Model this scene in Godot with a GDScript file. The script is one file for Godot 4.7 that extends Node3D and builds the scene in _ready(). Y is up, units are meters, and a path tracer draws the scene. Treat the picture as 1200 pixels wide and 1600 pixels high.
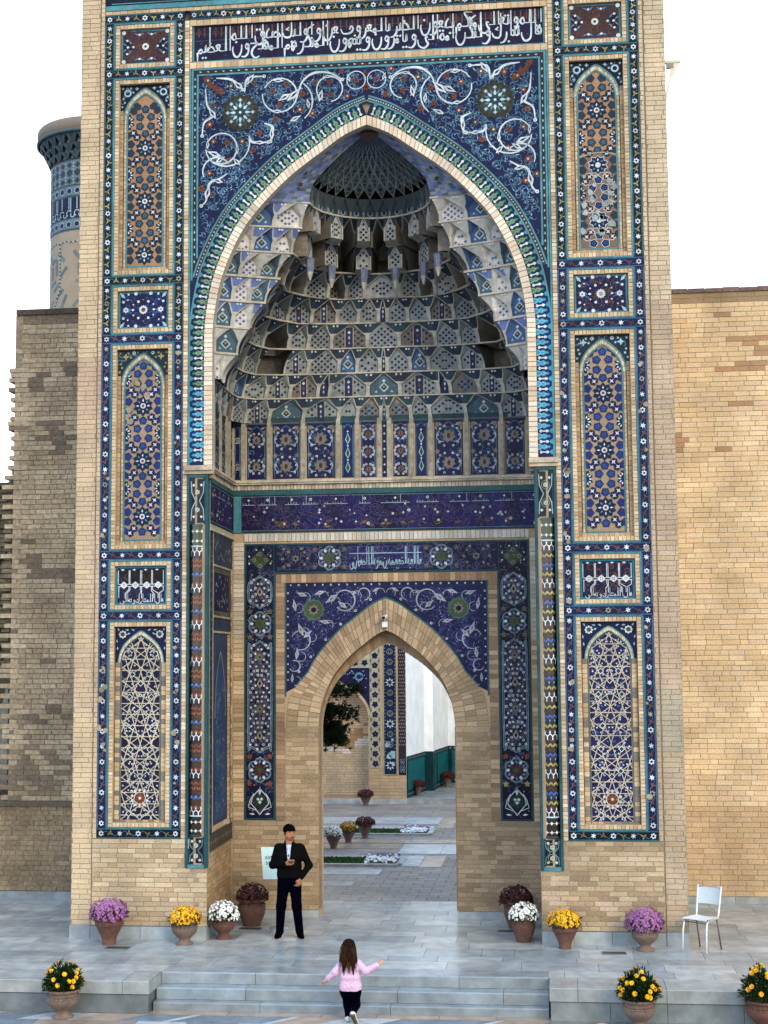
extends Node3D
# Tiled gateway with a stalactite vault, two visitors, flower pots and a courtyard behind.

const FLOOR := 0.05
const GROUND := -0.36
const BACK := -2.1
var rng := RandomNumberGenerator.new()
var taken := {}
var M := {}
var C := {}

func _ready() -> void:
	rng.seed = 4711
	# ---- camera, sky, sun, exposure
	var cam := Camera3D.new()
	cam.name = "camera"
	cam.fov = 37.94
	cam.near = 0.1
	cam.far = 2000.0
	add_child(cam)
	var right := Vector3(0.99350044, -0.00795995, -0.11354963)
	var up := Vector3(0.01920572, 0.99497233, 0.09829147)
	var back := Vector3(0.11219634, -0.09983342, 0.98865832)
	cam.transform = Transform3D(Basis(right, up, back).orthonormalized(), Vector3(2.754, 4.161, 22.297))
	var we := WorldEnvironment.new()
	we.name = "environment"
	var env := Environment.new()
	env.background_mode = Environment.BG_SKY
	var sm := ProceduralSkyMaterial.new()
	sm.sky_top_color = Color(0.74, 0.84, 0.97)
	sm.sky_horizon_color = Color(1.0, 0.99, 0.97)
	sm.sky_curve = 0.16
	sm.ground_horizon_color = Color(0.62, 0.6, 0.57)
	sm.ground_bottom_color = Color(0.42, 0.4, 0.38)
	sm.sun_angle_max = 1.0
	var sky := Sky.new()
	sky.sky_material = sm
	env.sky = sky
	env.background_energy_multiplier = 1.55
	env.tonemap_mode = Environment.TONE_MAPPER_LINEAR
	env.tonemap_exposure = 1.9
	env.sdfgi_enabled = true
	env.ssao_enabled = true
	env.ssil_enabled = true
	we.environment = env
	add_child(we)
	var sun := DirectionalLight3D.new()
	sun.name = "sun"
	sun.light_energy = 0.5
	sun.light_color = Color(1.0, 0.95, 0.87)
	sun.light_angular_distance = 28.0
	sun.shadow_enabled = true
	add_child(sun)
	sun.look_at_from_position(Vector3(9.5, 8.0, 13.0), Vector3.ZERO)
	make_palette()
	make_materials()
	# ---- the large structure
	build_ground()
	build_platform()
	build_flank_walls()
	build_minaret()
	build_court()
	build_portal()
	# ---- the objects
	build_pots()
	build_chair()
	build_small_things()
	build_people()

# ------------------------------------------------------------------ helpers

func lin(hex: String) -> Color:
	return Color(hex).srgb_to_linear()

func make_palette() -> void:
	C = {
		"navy": lin("16202f"), "navy2": lin("1d2448"), "ink": lin("141a2c"), "violet": lin("2a2d50"),
		"turq": lin("56909b"), "turq2": lin("2f9cc0"), "teal": lin("3a6268"), "tealdark": lin("274a52"), "white": lin("d6dee2"), "ice": lin("a9cbd8"),
		"buff": lin("d3bb97"), "buff2": lin("c3a883"), "cream": lin("e2d2b4"), "terra": lin("bd9470"), "brown": lin("6b4c3c"), "rust": lin("84452f"),
		"umber": lin("4a342c"), "olive": lin("a39a5c"), "lime": lin("b7b768"), "green": lin("3c7568"), "moss": lin("42503a"), "blue": lin("3f5fa6"), "sky": lin("6f9fc4"),
		"stone": lin("a39a88"), "greystone": lin("837c70"), "mortar": lin("a8967c"), "marble": lin("a9b3b6"), "plaster": lin("cfc6b2"), "black": lin("0c0b0b"),
	}

func grain(seed_: int, freq: float, lo: float, hi: float, octaves := 4, size := 256, power := 1.0) -> ImageTexture:
	var n := FastNoiseLite.new()
	n.seed = seed_
	n.noise_type = FastNoiseLite.TYPE_SIMPLEX_SMOOTH
	n.frequency = freq
	n.fractal_octaves = octaves
	n.fractal_gain = 0.6
	var im := n.get_seamless_image(size, size)
	im.convert(Image.FORMAT_L8)
	var d := im.get_data()
	var lut := PackedByteArray()
	for i in 256:
		lut.append(int(clampf(lerpf(lo, hi, pow(i / 255.0, power)), 0, 1) * 255.0))
	for i in d.size():
		d[i] = lut[d[i]]
	return ImageTexture.create_from_image(Image.create_from_data(size, size, false, Image.FORMAT_L8, d))

func surface(called: String, rough: float, fine: Texture2D, fine_scale: float, coarse: Texture2D = null, coarse_scale := 0.3, bump := 0.0, bump_tex: Texture2D = null) -> StandardMaterial3D:
	var m := StandardMaterial3D.new()
	m.resource_name = called
	m.vertex_color_use_as_albedo = true
	m.roughness = rough
	m.uv1_triplanar = true
	m.uv1_world_triplanar = true
	m.uv1_scale = Vector3.ONE * fine_scale
	if fine:
		m.albedo_texture = fine
	if coarse:
		m.detail_enabled = true
		m.detail_albedo = coarse
		m.detail_blend_mode = BaseMaterial3D.BLEND_MODE_MUL
		m.detail_uv_layer = BaseMaterial3D.DETAIL_UV_2
		m.uv2_triplanar = true
		m.uv2_world_triplanar = true
		m.uv2_scale = Vector3.ONE * coarse_scale
	if bump != 0.0:
		m.heightmap_enabled = true
		m.heightmap_texture = bump_tex if bump_tex else fine
		m.heightmap_scale = bump
	return m

func make_materials() -> void:
	var fine := grain(1, 0.06, 0.8, 1.0, 5)
	var rough := grain(2, 0.035, 0.72, 1.0, 5)
	var blotch := grain(3, 0.012, 0.82, 1.0, 4)
	var stain := grain(4, 0.018, 0.66, 1.0, 5, 256, 0.6)
	var vein := grain(5, 0.02, 0.76, 1.0, 5)
	M.brick = surface("fired_brick", 0.92, fine, 1.7, blotch, 0.21, 0.6, rough)
	M.old_brick = surface("weathered_brick", 0.95, rough, 1.3, stain, 0.17, 0.8, rough)
	M.tile = surface("glazed_tile", 0.3, grain(6, 0.03, 0.8, 1.0, 4), 1.1, grain(7, 0.014, 0.8, 1.0, 3), 0.33, 0.25, rough)
	M.tile.metallic_specular = 0.22
	M.glaze = surface("shiny_glaze", 0.16, grain(15, 0.03, 0.8, 1.0, 4), 1.1, null, 1.0, 0.4, rough)
	M.dull_tile = surface("worn_tile", 0.6, fine, 1.1, stain, 0.37, 0.5, rough)
	M.dull_tile.metallic_specular = 0.2
	M.plaster = surface("stalactite_plaster", 0.9, rough, 0.9, stain, 0.31, 0.5, fine)
	M.marble = surface("grey_marble", 0.27, vein, 0.5, grain(8, 0.02, 0.85, 1.0, 4), 0.11, 0.15, fine)
	M.paving = surface("court_paving", 0.85, fine, 1.1, blotch, 0.2, 0.4, rough)
	M.white_wall = surface("white_plaster", 0.9, grain(9, 0.02, 0.9, 1.0, 3), 0.3)
	M.clay = surface("terracotta", 0.85, rough, 2.3, grain(10, 0.02, 0.75, 1.1, 4), 1.1, 0.5, fine)
	M.leaf = surface("leaf", 0.9, fine, 6.0)
	M.leaf.metallic_specular = 0.15
	M.leaf.backlight_enabled = true
	M.leaf.backlight = Color(0.12, 0.16, 0.05)
	M.petal = surface("petal", 0.7, null, 1.0)
	M.petal.backlight_enabled = true
	M.petal.backlight = Color(0.2, 0.2, 0.2)
	M.grass = surface("grass", 0.9, fine, 5.0)
	M.paint = surface("white_paint", 0.35, grain(11, 0.05, 0.85, 1.0, 3), 3.0)
	M.cloth = surface("cloth", 0.9, grain(12, 0.08, 0.75, 1.0, 3), 4.0, null, 1.0, 1.1, grain(16, 0.016, 0.0, 1.0, 2))
	M.cloth.metallic_specular = 0.12
	M.skin = surface("skin", 0.55, grain(13, 0.05, 0.9, 1.0, 3), 6.0)
	M.skin.subsurf_scatter_enabled = true
	M.skin.subsurf_scatter_strength = 0.05
	M.hair = surface("hair", 0.7, grain(14, 0.09, 0.5, 1.0, 3), 9.0)
	M.hair.metallic_specular = 0.15
	M.plastic = surface("plastic", 0.3, null, 1.0)
	M.soil = surface("soil", 1.0, rough, 4.0)
	M.bark = surface("bark", 0.95, rough, 3.0)
	M.glass = StandardMaterial3D.new()
	M.glass.resource_name = "sign_glass"
	M.glass.albedo_color = Color(0.75, 0.9, 0.86, 0.35)
	M.glass.transparency = BaseMaterial3D.TRANSPARENCY_ALPHA
	M.glass.roughness = 0.1
	for k in M:
		if M[k].albedo_texture == null and k != "glass":
			M[k].uv1_triplanar = false

func numbered(parent: Node, called: String) -> String:
	var key := str(parent.get_instance_id()) + called
	taken[key] = taken.get(key, -1) + 1
	return called if taken[key] == 0 else "%s_%03d" % [called, taken[key]]

func thing(called: String, label: String, category: String, at := Vector3.ZERO, turn := 0.0, group := "") -> Node3D:
	var o := Node3D.new()
	o.name = numbered(self, called)
	add_child(o)
	o.position = at
	o.rotation.y = turn
	o.set_meta("label", label)
	o.set_meta("category", category)
	if group:
		o.set_meta("group", group)
	return o

func setting(called: String, label := "") -> Node3D:
	var o := Node3D.new()
	o.name = numbered(self, called)
	add_child(o)
	o.set_meta("kind", "structure")
	if label:
		o.set_meta("label", label)
	return o

func put(mesh: Mesh, called: String, parent: Node, at := Transform3D.IDENTITY, kind := "") -> MeshInstance3D:
	var o := MeshInstance3D.new()
	o.name = numbered(parent, called)
	o.mesh = mesh
	o.transform = at
	if kind:
		o.set_meta("kind", kind)
	parent.add_child(o)
	return o

func group_part(called: String, parent: Node) -> Node3D:
	var o := Node3D.new()
	o.name = numbered(parent, called)
	parent.add_child(o)
	return o

# Collects coloured faces laid out on a plane (x right, y up, z out of the surface), which may be bent round an upright axis.
class Pieces:
	var v := PackedVector3Array()
	var n := PackedVector3Array()
	var c := PackedColorArray()
	var uv := PackedVector2Array()
	var xf := Transform3D.IDENTITY
	var shift := Vector3.ZERO
	var mirror := 1.0
	var bend := 0.0
	var jitter := 0.0
	var rng: RandomNumberGenerator

	func p(a: Vector3) -> Vector3:
		var x := a.x * mirror + shift.x
		var y := a.y + shift.y
		var z := a.z + shift.z
		if bend != 0.0:
			var t := x / bend
			return xf * Vector3(sin(t) * (bend + z), y, cos(t) * (bend + z))
		return xf * Vector3(x, y, z)

	# a, b, c run anticlockwise seen from outside
	func tri(a: Vector3, b: Vector3, d: Vector3, col: Color) -> void:
		var pa := p(a)
		var pb := p(b)
		var pd := p(d)
		if mirror < 0.0:
			var s := pb
			pb = pd
			pd = s
		var nn := (pb - pa).cross(pd - pa)
		if nn.length_squared() < 1e-16:
			return
		nn = nn.normalized()
		v.append(pa); v.append(pd); v.append(pb)
		n.append(nn); n.append(nn); n.append(nn)
		c.append(col); c.append(col); c.append(col)
		uv.append(Vector2(a.x, a.y)); uv.append(Vector2(d.x, d.y)); uv.append(Vector2(b.x, b.y))

	func quad(a: Vector3, b: Vector3, d: Vector3, e: Vector3, col: Color) -> void:
		tri(a, b, d, col)
		tri(a, d, e, col)

	func rect(x0: float, y0: float, x1: float, y1: float, z: float, col: Color) -> void:
		var a := minf(x0, x1)
		var b := maxf(x0, x1)
		var d := minf(y0, y1)
		var e := maxf(y0, y1)
		quad(Vector3(a, d, z), Vector3(b, d, z), Vector3(b, e, z), Vector3(a, e, z), col)

	func box(x0: float, y0: float, z0: float, x1: float, y1: float, z1: float, col: Color, with_back := false) -> void:
		var a := minf(x0, x1)
		var b := maxf(x0, x1)
		var d := minf(y0, y1)
		var e := maxf(y0, y1)
		var f := minf(z0, z1)
		var g := maxf(z0, z1)
		quad(Vector3(a, d, g), Vector3(b, d, g), Vector3(b, e, g), Vector3(a, e, g), col)
		quad(Vector3(a, d, f), Vector3(a, d, g), Vector3(a, e, g), Vector3(a, e, f), col)
		quad(Vector3(b, d, g), Vector3(b, d, f), Vector3(b, e, f), Vector3(b, e, g), col)
		quad(Vector3(a, e, g), Vector3(b, e, g), Vector3(b, e, f), Vector3(a, e, f), col)
		quad(Vector3(a, d, f), Vector3(b, d, f), Vector3(b, d, g), Vector3(a, d, g), col)
		if with_back:
			quad(Vector3(b, d, f), Vector3(a, d, f), Vector3(a, e, f), Vector3(b, e, f), col)

	static func area(pts: PackedVector2Array) -> float:
		var s := 0.0
		for i in pts.size():
			s += pts[i].cross(pts[(i + 1) % pts.size()])
		return s

	# A flat piece; with thick its edge goes down that far.
	func poly(points: PackedVector2Array, z: float, col: Color, thick := 0.0) -> void:
		var pts := points.duplicate()
		if area(pts) < 0.0:
			pts.reverse()
		var idx := Geometry2D.triangulate_polygon(pts)
		for i in range(0, idx.size(), 3):
			var a := pts[idx[i]]
			var b := pts[idx[i + 1]]
			var d := pts[idx[i + 2]]
			if (b - a).cross(d - a) < 0.0:
				var s := b
				b = d
				d = s
			tri(Vector3(a.x, a.y, z), Vector3(b.x, b.y, z), Vector3(d.x, d.y, z), col)
		if thick > 0.0:
			for i in pts.size():
				var a := pts[i]
				var b := pts[(i + 1) % pts.size()]
				quad(Vector3(a.x, a.y, z - thick), Vector3(b.x, b.y, z - thick), Vector3(b.x, b.y, z), Vector3(a.x, a.y, z), col)

	func disc(x: float, y: float, r: float, z: float, col: Color, sides := 8, ry := 0.0, rot := 0.0) -> void:
		var h := r if ry == 0.0 else ry
		var last := Vector3.ZERO
		for i in sides + 1:
			var t := TAU * i / sides
			var q := Vector2(cos(t) * r, sin(t) * h).rotated(rot)
			var e := Vector3(x + q.x, y + q.y, z)
			if i > 0:
				tri(Vector3(x, y, z), last, e, col)
			last = e

	func star(x: float, y: float, r0: float, r1: float, points: int, z: float, col: Color, rot := 0.0, thick := 0.0) -> void:
		var pts := PackedVector2Array()
		for i in points * 2:
			var t := rot + PI * i / points
			var r := r0 if i % 2 == 0 else r1
			pts.append(Vector2(x + sin(t) * r, y + cos(t) * r))
		var last := pts[pts.size() - 1]
		for q in pts:
			tri(Vector3(x, y, z), Vector3(q.x, q.y, z), Vector3(last.x, last.y, z), col)
			if thick > 0.0:
				quad(Vector3(last.x, last.y, z), Vector3(q.x, q.y, z), Vector3(q.x, q.y, z - thick), Vector3(last.x, last.y, z - thick), col)
			last = q

	func petals(x: float, y: float, r: float, count: int, z: float, col: Color, rot := 0.0, fat := 0.32) -> void:
		for i in count:
			var t := rot + TAU * i / count
			var d := Vector2(sin(t), cos(t))
			disc(x + d.x * r * 0.58, y + d.y * r * 0.58, r * fat, z, col, 6, r * 0.45, -t)

	func ring(x: float, y: float, r0: float, r1: float, z: float, col: Color, sides := 16) -> void:
		for i in sides:
			var a := Vector3(cos(TAU * i / sides), sin(TAU * i / sides), 0)
			var b := Vector3(cos(TAU * (i + 1) / sides), sin(TAU * (i + 1) / sides), 0)
			var o := Vector3(x, y, z)
			quad(o + a * r0, o + a * r1, o + b * r1, o + b * r0, col)

	# A band along a line; width runs from w0 over w1 in the middle to w2.
	func ribbon(pts: PackedVector2Array, w0: float, z: float, col: Color, w1 := -1.0, w2 := -1.0) -> void:
		if w1 < 0.0:
			w1 = w0
		if w2 < 0.0:
			w2 = w0
		var m := pts.size()
		var la := Vector2.ZERO
		var lb := Vector2.ZERO
		for i in m:
			var d := (pts[mini(i + 1, m - 1)] - pts[maxi(i - 1, 0)]).normalized()
			var t := float(i) / (m - 1)
			var w := lerpf(w0, w1, t * 2.0) if t < 0.5 else lerpf(w1, w2, t * 2.0 - 1.0)
			var s := Vector2(-d.y, d.x) * w * 0.5
			var a := pts[i] + s
			var b := pts[i] - s
			if i > 0:
				quad(Vector3(lb.x, lb.y, z), Vector3(b.x, b.y, z), Vector3(a.x, a.y, z), Vector3(la.x, la.y, z), col)
			la = a
			lb = b

	func arc(x: float, y: float, r: float, from: float, to: float, w: float, z: float, col: Color, r_end := -1.0, w_mid := -1.0, w_end := -1.0) -> void:
		var m := maxi(5, int(absf(to - from) / 0.3))
		var pts := PackedVector2Array()
		for i in m + 1:
			var t := lerpf(from, to, float(i) / m)
			var q := r if r_end < 0.0 else lerpf(r, r_end, float(i) / m)
			pts.append(Vector2(x + cos(t) * q, y + sin(t) * q))
		ribbon(pts, w, z, col, w_mid, w_end)

	func leaf(x: float, y: float, length: float, width: float, angle: float, z: float, col: Color) -> void:
		var d := Vector2(cos(angle), sin(angle))
		var s := Vector2(-d.y, d.x) * width * 0.5
		var o := Vector2(x, y)
		var a := o - d * length * 0.5
		var b := o + d * length * 0.5
		var e := o - d * length * 0.08
		tri(Vector3(a.x, a.y, z), Vector3(e.x - s.x, e.y - s.y, z), Vector3(b.x, b.y, z), col)
		tri(Vector3(a.x, a.y, z), Vector3(b.x, b.y, z), Vector3(e.x + s.x, e.y + s.y, z), col)

	# A tube of round rings along a path.
	func tube(path: PackedVector3Array, radii: PackedFloat32Array, col: Color, sides := 8) -> void:
		var last: Array = []
		var side := Vector3.ZERO
		for i in path.size():
			var d := (path[mini(i + 1, path.size() - 1)] - path[maxi(i - 1, 0)]).normalized()
			if i == 0:
				side = d.cross(Vector3.UP if absf(d.y) < 0.9 else Vector3.RIGHT).normalized()
			side = (side - d * side.dot(d)).normalized()
			var other := d.cross(side)
			var now: Array = []
			for k in sides:
				var t := TAU * k / sides
				now.append(path[i] + (side * cos(t) + other * sin(t)) * radii[mini(i, radii.size() - 1)])
			if i > 0:
				for k in sides:
					var k2 := (k + 1) % sides
					quad(last[k], last[k2], now[k2], now[k], col)
			last = now
			if i == 0 or i == path.size() - 1:
				for k in sides:
					var k2 := (k + 1) % sides
					if i == 0:
						tri(path[i], now[k2], now[k], col)
					else:
						tri(path[i], now[k], now[k2], col)

	func lathe(profile: PackedVector2Array, col: Color, sides := 20, wobble := 0.0) -> void:
		for i in profile.size() - 1:
			for k in sides:
				var a := TAU * k / sides
				var b := TAU * (k + 1) / sides
				var p0 := profile[i]
				var p1 := profile[i + 1]
				var wa := 1.0 + wobble * sin(a * 2.0 + 1.0)
				var wb := 1.0 + wobble * sin(b * 2.0 + 1.0)
				quad(Vector3(sin(a) * p0.x * wa, p0.y, cos(a) * p0.x * wa), Vector3(sin(b) * p0.x * wb, p0.y, cos(b) * p0.x * wb), Vector3(sin(b) * p1.x * wb, p1.y, cos(b) * p1.x * wb), Vector3(sin(a) * p1.x * wa, p1.y, cos(a) * p1.x * wa), col)

	func mesh(mat: Material) -> ArrayMesh:
		var arrays := []
		arrays.resize(Mesh.ARRAY_MAX)
		arrays[Mesh.ARRAY_VERTEX] = v
		arrays[Mesh.ARRAY_NORMAL] = n
		arrays[Mesh.ARRAY_COLOR] = c
		arrays[Mesh.ARRAY_TEX_UV] = uv
		var m := ArrayMesh.new()
		m.add_surface_from_arrays(Mesh.PRIMITIVE_TRIANGLES, arrays)
		m.surface_set_material(0, mat)
		return m

	# The same with normals shared between faces that meet within 50 degrees.
	func smooth_mesh(mat: Material) -> ArrayMesh:
		var sums := {}
		for i in v.size():
			var key := Vector3i((v[i] * 4000.0).round())
			sums[key] = sums.get(key, Vector3.ZERO) + n[i]
		for i in v.size():
			var s: Vector3 = sums[Vector3i((v[i] * 4000.0).round())].normalized()
			if s.dot(n[i]) > 0.6:
				n[i] = s
		return mesh(mat)

func pieces(xf := Transform3D.IDENTITY) -> Pieces:
	var m := Pieces.new()
	m.xf = xf
	m.rng = rng
	return m

func vary(c: Color, amount: float) -> Color:
	var k := 1.0 + rng.randf_range(-amount, amount)
	var w := rng.randf_range(-amount, amount) * 0.25
	return Color(c.r * k * (1.0 + w), c.g * k, c.b * k * (1.0 - w))

# A sheet in the x-y plane of xf at the origin, looking along +z.
func facing(at: Vector3, turn := 0.0) -> Transform3D:
	return Transform3D(Basis(Vector3.UP, turn), at)

# ------------------------------------------------------------------ ornament helpers

# Half outline of the four-centred arch, from its springing to its point, for a half width and a rise of 1.
const ARCH: Array[Vector2] = [Vector2(1, 0), Vector2(0.98, 0.14), Vector2(0.93, 0.30), Vector2(0.82, 0.483), Vector2(0.70, 0.607), Vector2(0.51, 0.752), Vector2(0.303, 0.869), Vector2(0.143, 0.954), Vector2(0, 1)]

func half_arch(half: float, spring: float, apex: float, per := 3) -> PackedVector2Array:
	var out := PackedVector2Array()
	for i in ARCH.size() - 1:
		var before := ARCH[maxi(i - 1, 0)] if i > 0 else Vector2(1, -0.14)
		var after := ARCH[mini(i + 2, ARCH.size() - 1)]
		for k in per:
			var q := ARCH[i].cubic_interpolate(ARCH[i + 1], before, after, float(k) / per)
			out.append(Vector2(q.x * half, spring + q.y * (apex - spring)))
	out.append(Vector2(0, apex))
	return out

# From the left springing over the point to the right springing.
func full_arch(half: float, spring: float, apex: float, cx := 0.0, per := 3) -> PackedVector2Array:
	var right := half_arch(half, spring, apex, per)
	var out := PackedVector2Array()
	for q in right:
		out.append(Vector2(cx - q.x, q.y))
	right.reverse()
	for i in range(1, right.size()):
		out.append(Vector2(cx + right[i].x, right[i].y))
	return out

func spandrel(cx: float, w: float, low: float, top: float, half: float, spring: float, apex: float) -> PackedVector2Array:
	var out := PackedVector2Array([Vector2(cx + w, low), Vector2(cx + w, top), Vector2(cx - w, top), Vector2(cx - w, low)])
	if spring > low:
		out.append(Vector2(cx - half, low))
	out.append_array(full_arch(half, spring, apex, cx))
	if spring > low:
		out.append(Vector2(cx + half, low))
	return out

func flower(pc: Pieces, x: float, y: float, r: float, z: float, kind := 0, col := Color(-1, 0, 0), heart := Color(-1, 0, 0)) -> void:
	var w: Color = C.white if col.r < 0 else col
	if kind == 0:
		pc.petals(x, y, r, 6, z, w, rng.randf() * 0.3)
		pc.disc(x, y, r * 0.42, z + 0.0015, C.ink if heart.r < 0 else heart, 6)
	elif kind == 1:
		pc.star(x, y, r, r * 0.48, 6, z, w, 0.2)
	else:
		pc.star(x, y, r, r * 0.42, 4, z, w, 0.0)

func flower_strip(pc: Pieces, a: Vector2, b: Vector2, w: float, z: float, ground: Color, leaf: Color, liner: Color, spacing := 0.235) -> void:
	var d := (b - a).normalized()
	var s := Vector2(-d.y, d.x)
	var length := a.distance_to(b)
	pc.poly([a - d * w * 0.5 + s * w * 0.5, a - d * w * 0.5 - s * w * 0.5, b + d * w * 0.5 - s * w * 0.5, b + d * w * 0.5 + s * w * 0.5], z, ground, 0.02)
	for k in [-0.43, 0.43]:
		pc.ribbon([a - d * w * 0.43 + s * w * k, b + d * w * 0.43 + s * w * k], w * 0.13, z + 0.002, liner)
	var count := maxi(2, int(round(length / spacing)))
	var wave := PackedVector2Array()
	for i in count * 4 + 1:
		wave.append(a + d * length * i / (count * 4.0) + s * sin(i * PI * 0.5) * w * 0.24)
	pc.ribbon(wave, 0.008, z + 0.002, C.sky * 0.5)
	for i in count + 1:
		var q := a + d * length * i / count
		var r := rng.randf()
		var tone: Color = vary(C.white, 0.12) if r < 0.9 else vary(C.stone, 0.2)
		flower(pc, q.x, q.y, w * rng.randf_range(0.27, 0.31), z + 0.006, i % 2, tone)
		if i < count:
			var m := q + d * length / count * 0.5 + s * w * 0.04 * (1 if i % 4 < 2 else -1)
			var t := d.angle() + (0.0 if i % 4 < 2 else PI)
			var lc := vary(leaf, 0.25)
			for turn in [PI * 0.5, -0.55, PI + 0.55]:
				pc.leaf(m.x + cos(t + turn) * w * 0.17, m.y + sin(t + turn) * w * 0.17, w * 0.42, w * 0.17, t + turn, z + 0.004, lc)

# Thin curling stems with buds, inside a rectangle; keep says where they may lie.
func vines(pc: Pieces, x0: float, y0: float, x1: float, y1: float, count: int, z: float, tone: Color, bud: Color, size := 0.1, keep = null) -> void:
	for i in count:
		var x := rng.randf_range(x0, x1)
		var y := rng.randf_range(y0, y1)
		var a := rng.randf() * TAU
		var turn := rng.randf_range(2.2, 4.4) * (1 if rng.randf() < 0.5 else -1)
		var r := size * rng.randf_range(0.5, 1.0)
		if keep != null and not keep.call(x, y, r * 1.15):
			continue
		pc.arc(x, y, r, a, a + turn, 0.006, z, vary(tone, 0.3), r * 0.5, 0.013, 0.004)
		var e := Vector2(cos(a + turn), sin(a + turn)) * r * 0.5
		var k := rng.randf()
		if k < 0.4:
			pc.leaf(x + e.x, y + e.y, size * 0.5, size * 0.22, a + turn + PI * 0.5, z + 0.001, vary(bud, 0.15))
		elif k < 0.75:
			pc.leaf(x + cos(a) * r, y + sin(a) * r, size * 0.42, size * 0.18, a, z + 0.001, vary(tone, 0.3))

# A symmetric panel of medallions, spirals and small flowers round an upright axis.
func arabesque(pc: Pieces, cx: float, y0: float, w: float, h: float, z: float, o: Dictionary) -> void:
	var ground: Color = o.get("ground", C.navy2)
	var line: Color = o.get("line", C.sky)
	var medal: Color = o.get("medal", C.brown)
	var white: Color = o.get("white", C.white)
	pc.rect(cx - w * 0.5, y0, cx + w * 0.5, y0 + h, z, ground)
	var step: float = o.get("step", w * 1.35)
	var m := maxi(1, int(round(h / step)))
	step = h / m
	for i in m:
		var y := y0 + step * (i + 0.5)
		pc.star(cx, y, w * 0.27, w * 0.2, 8, z + 0.002, medal, 0.2)
		pc.star(cx, y, w * 0.15, w * 0.08, 8, z + 0.004, white)
		pc.disc(cx, y, w * 0.06, z + 0.005, C.moss, 8)
		for s in [-1.0, 1.0]:
			pc.arc(cx + s * w * 0.27, y + step * 0.25, w * 0.17, PI * 0.5 - s * 1.5, PI * 0.5 + s * 3.4, w * 0.03, z + 0.002, line, w * 0.09, w * 0.045, w * 0.02)
			pc.arc(cx + s * w * 0.27, y - step * 0.25, w * 0.17, -PI * 0.5 + s * 1.5, -PI * 0.5 - s * 3.4, w * 0.03, z + 0.002, line, w * 0.09, w * 0.045, w * 0.02)
			for k in [[0.3, 0.08], [0.3, -0.08], [0.22, 0.27], [0.22, -0.27], [0.36, 0.42], [0.1, 0.44]]:
				flower(pc, cx + s * w * k[0], y + step * k[1], w * 0.055, z + 0.005, rng.randi() % 2, vary(white, 0.1))
			for k in [[0.16, 0.36, 0.9], [0.16, -0.36, -0.9], [0.4, 0.18, 1.6], [0.4, -0.2, -1.6]]:
				pc.leaf(cx + s * w * k[0], y + step * k[1], w * 0.2, w * 0.07, k[2] if s > 0 else PI - k[2], z + 0.003, vary(medal if rng.randf() < 0.5 else line, 0.2))
	vines(pc, cx - w * 0.45, y0 + w * 0.05, cx + w * 0.45, y0 + h - w * 0.05, int(h / w * 8), z + 0.0015, line * 0.6, medal, w * 0.1)

# ------------------------------------------------------------------ writing (joined letters drawn with a broad pen)

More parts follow.
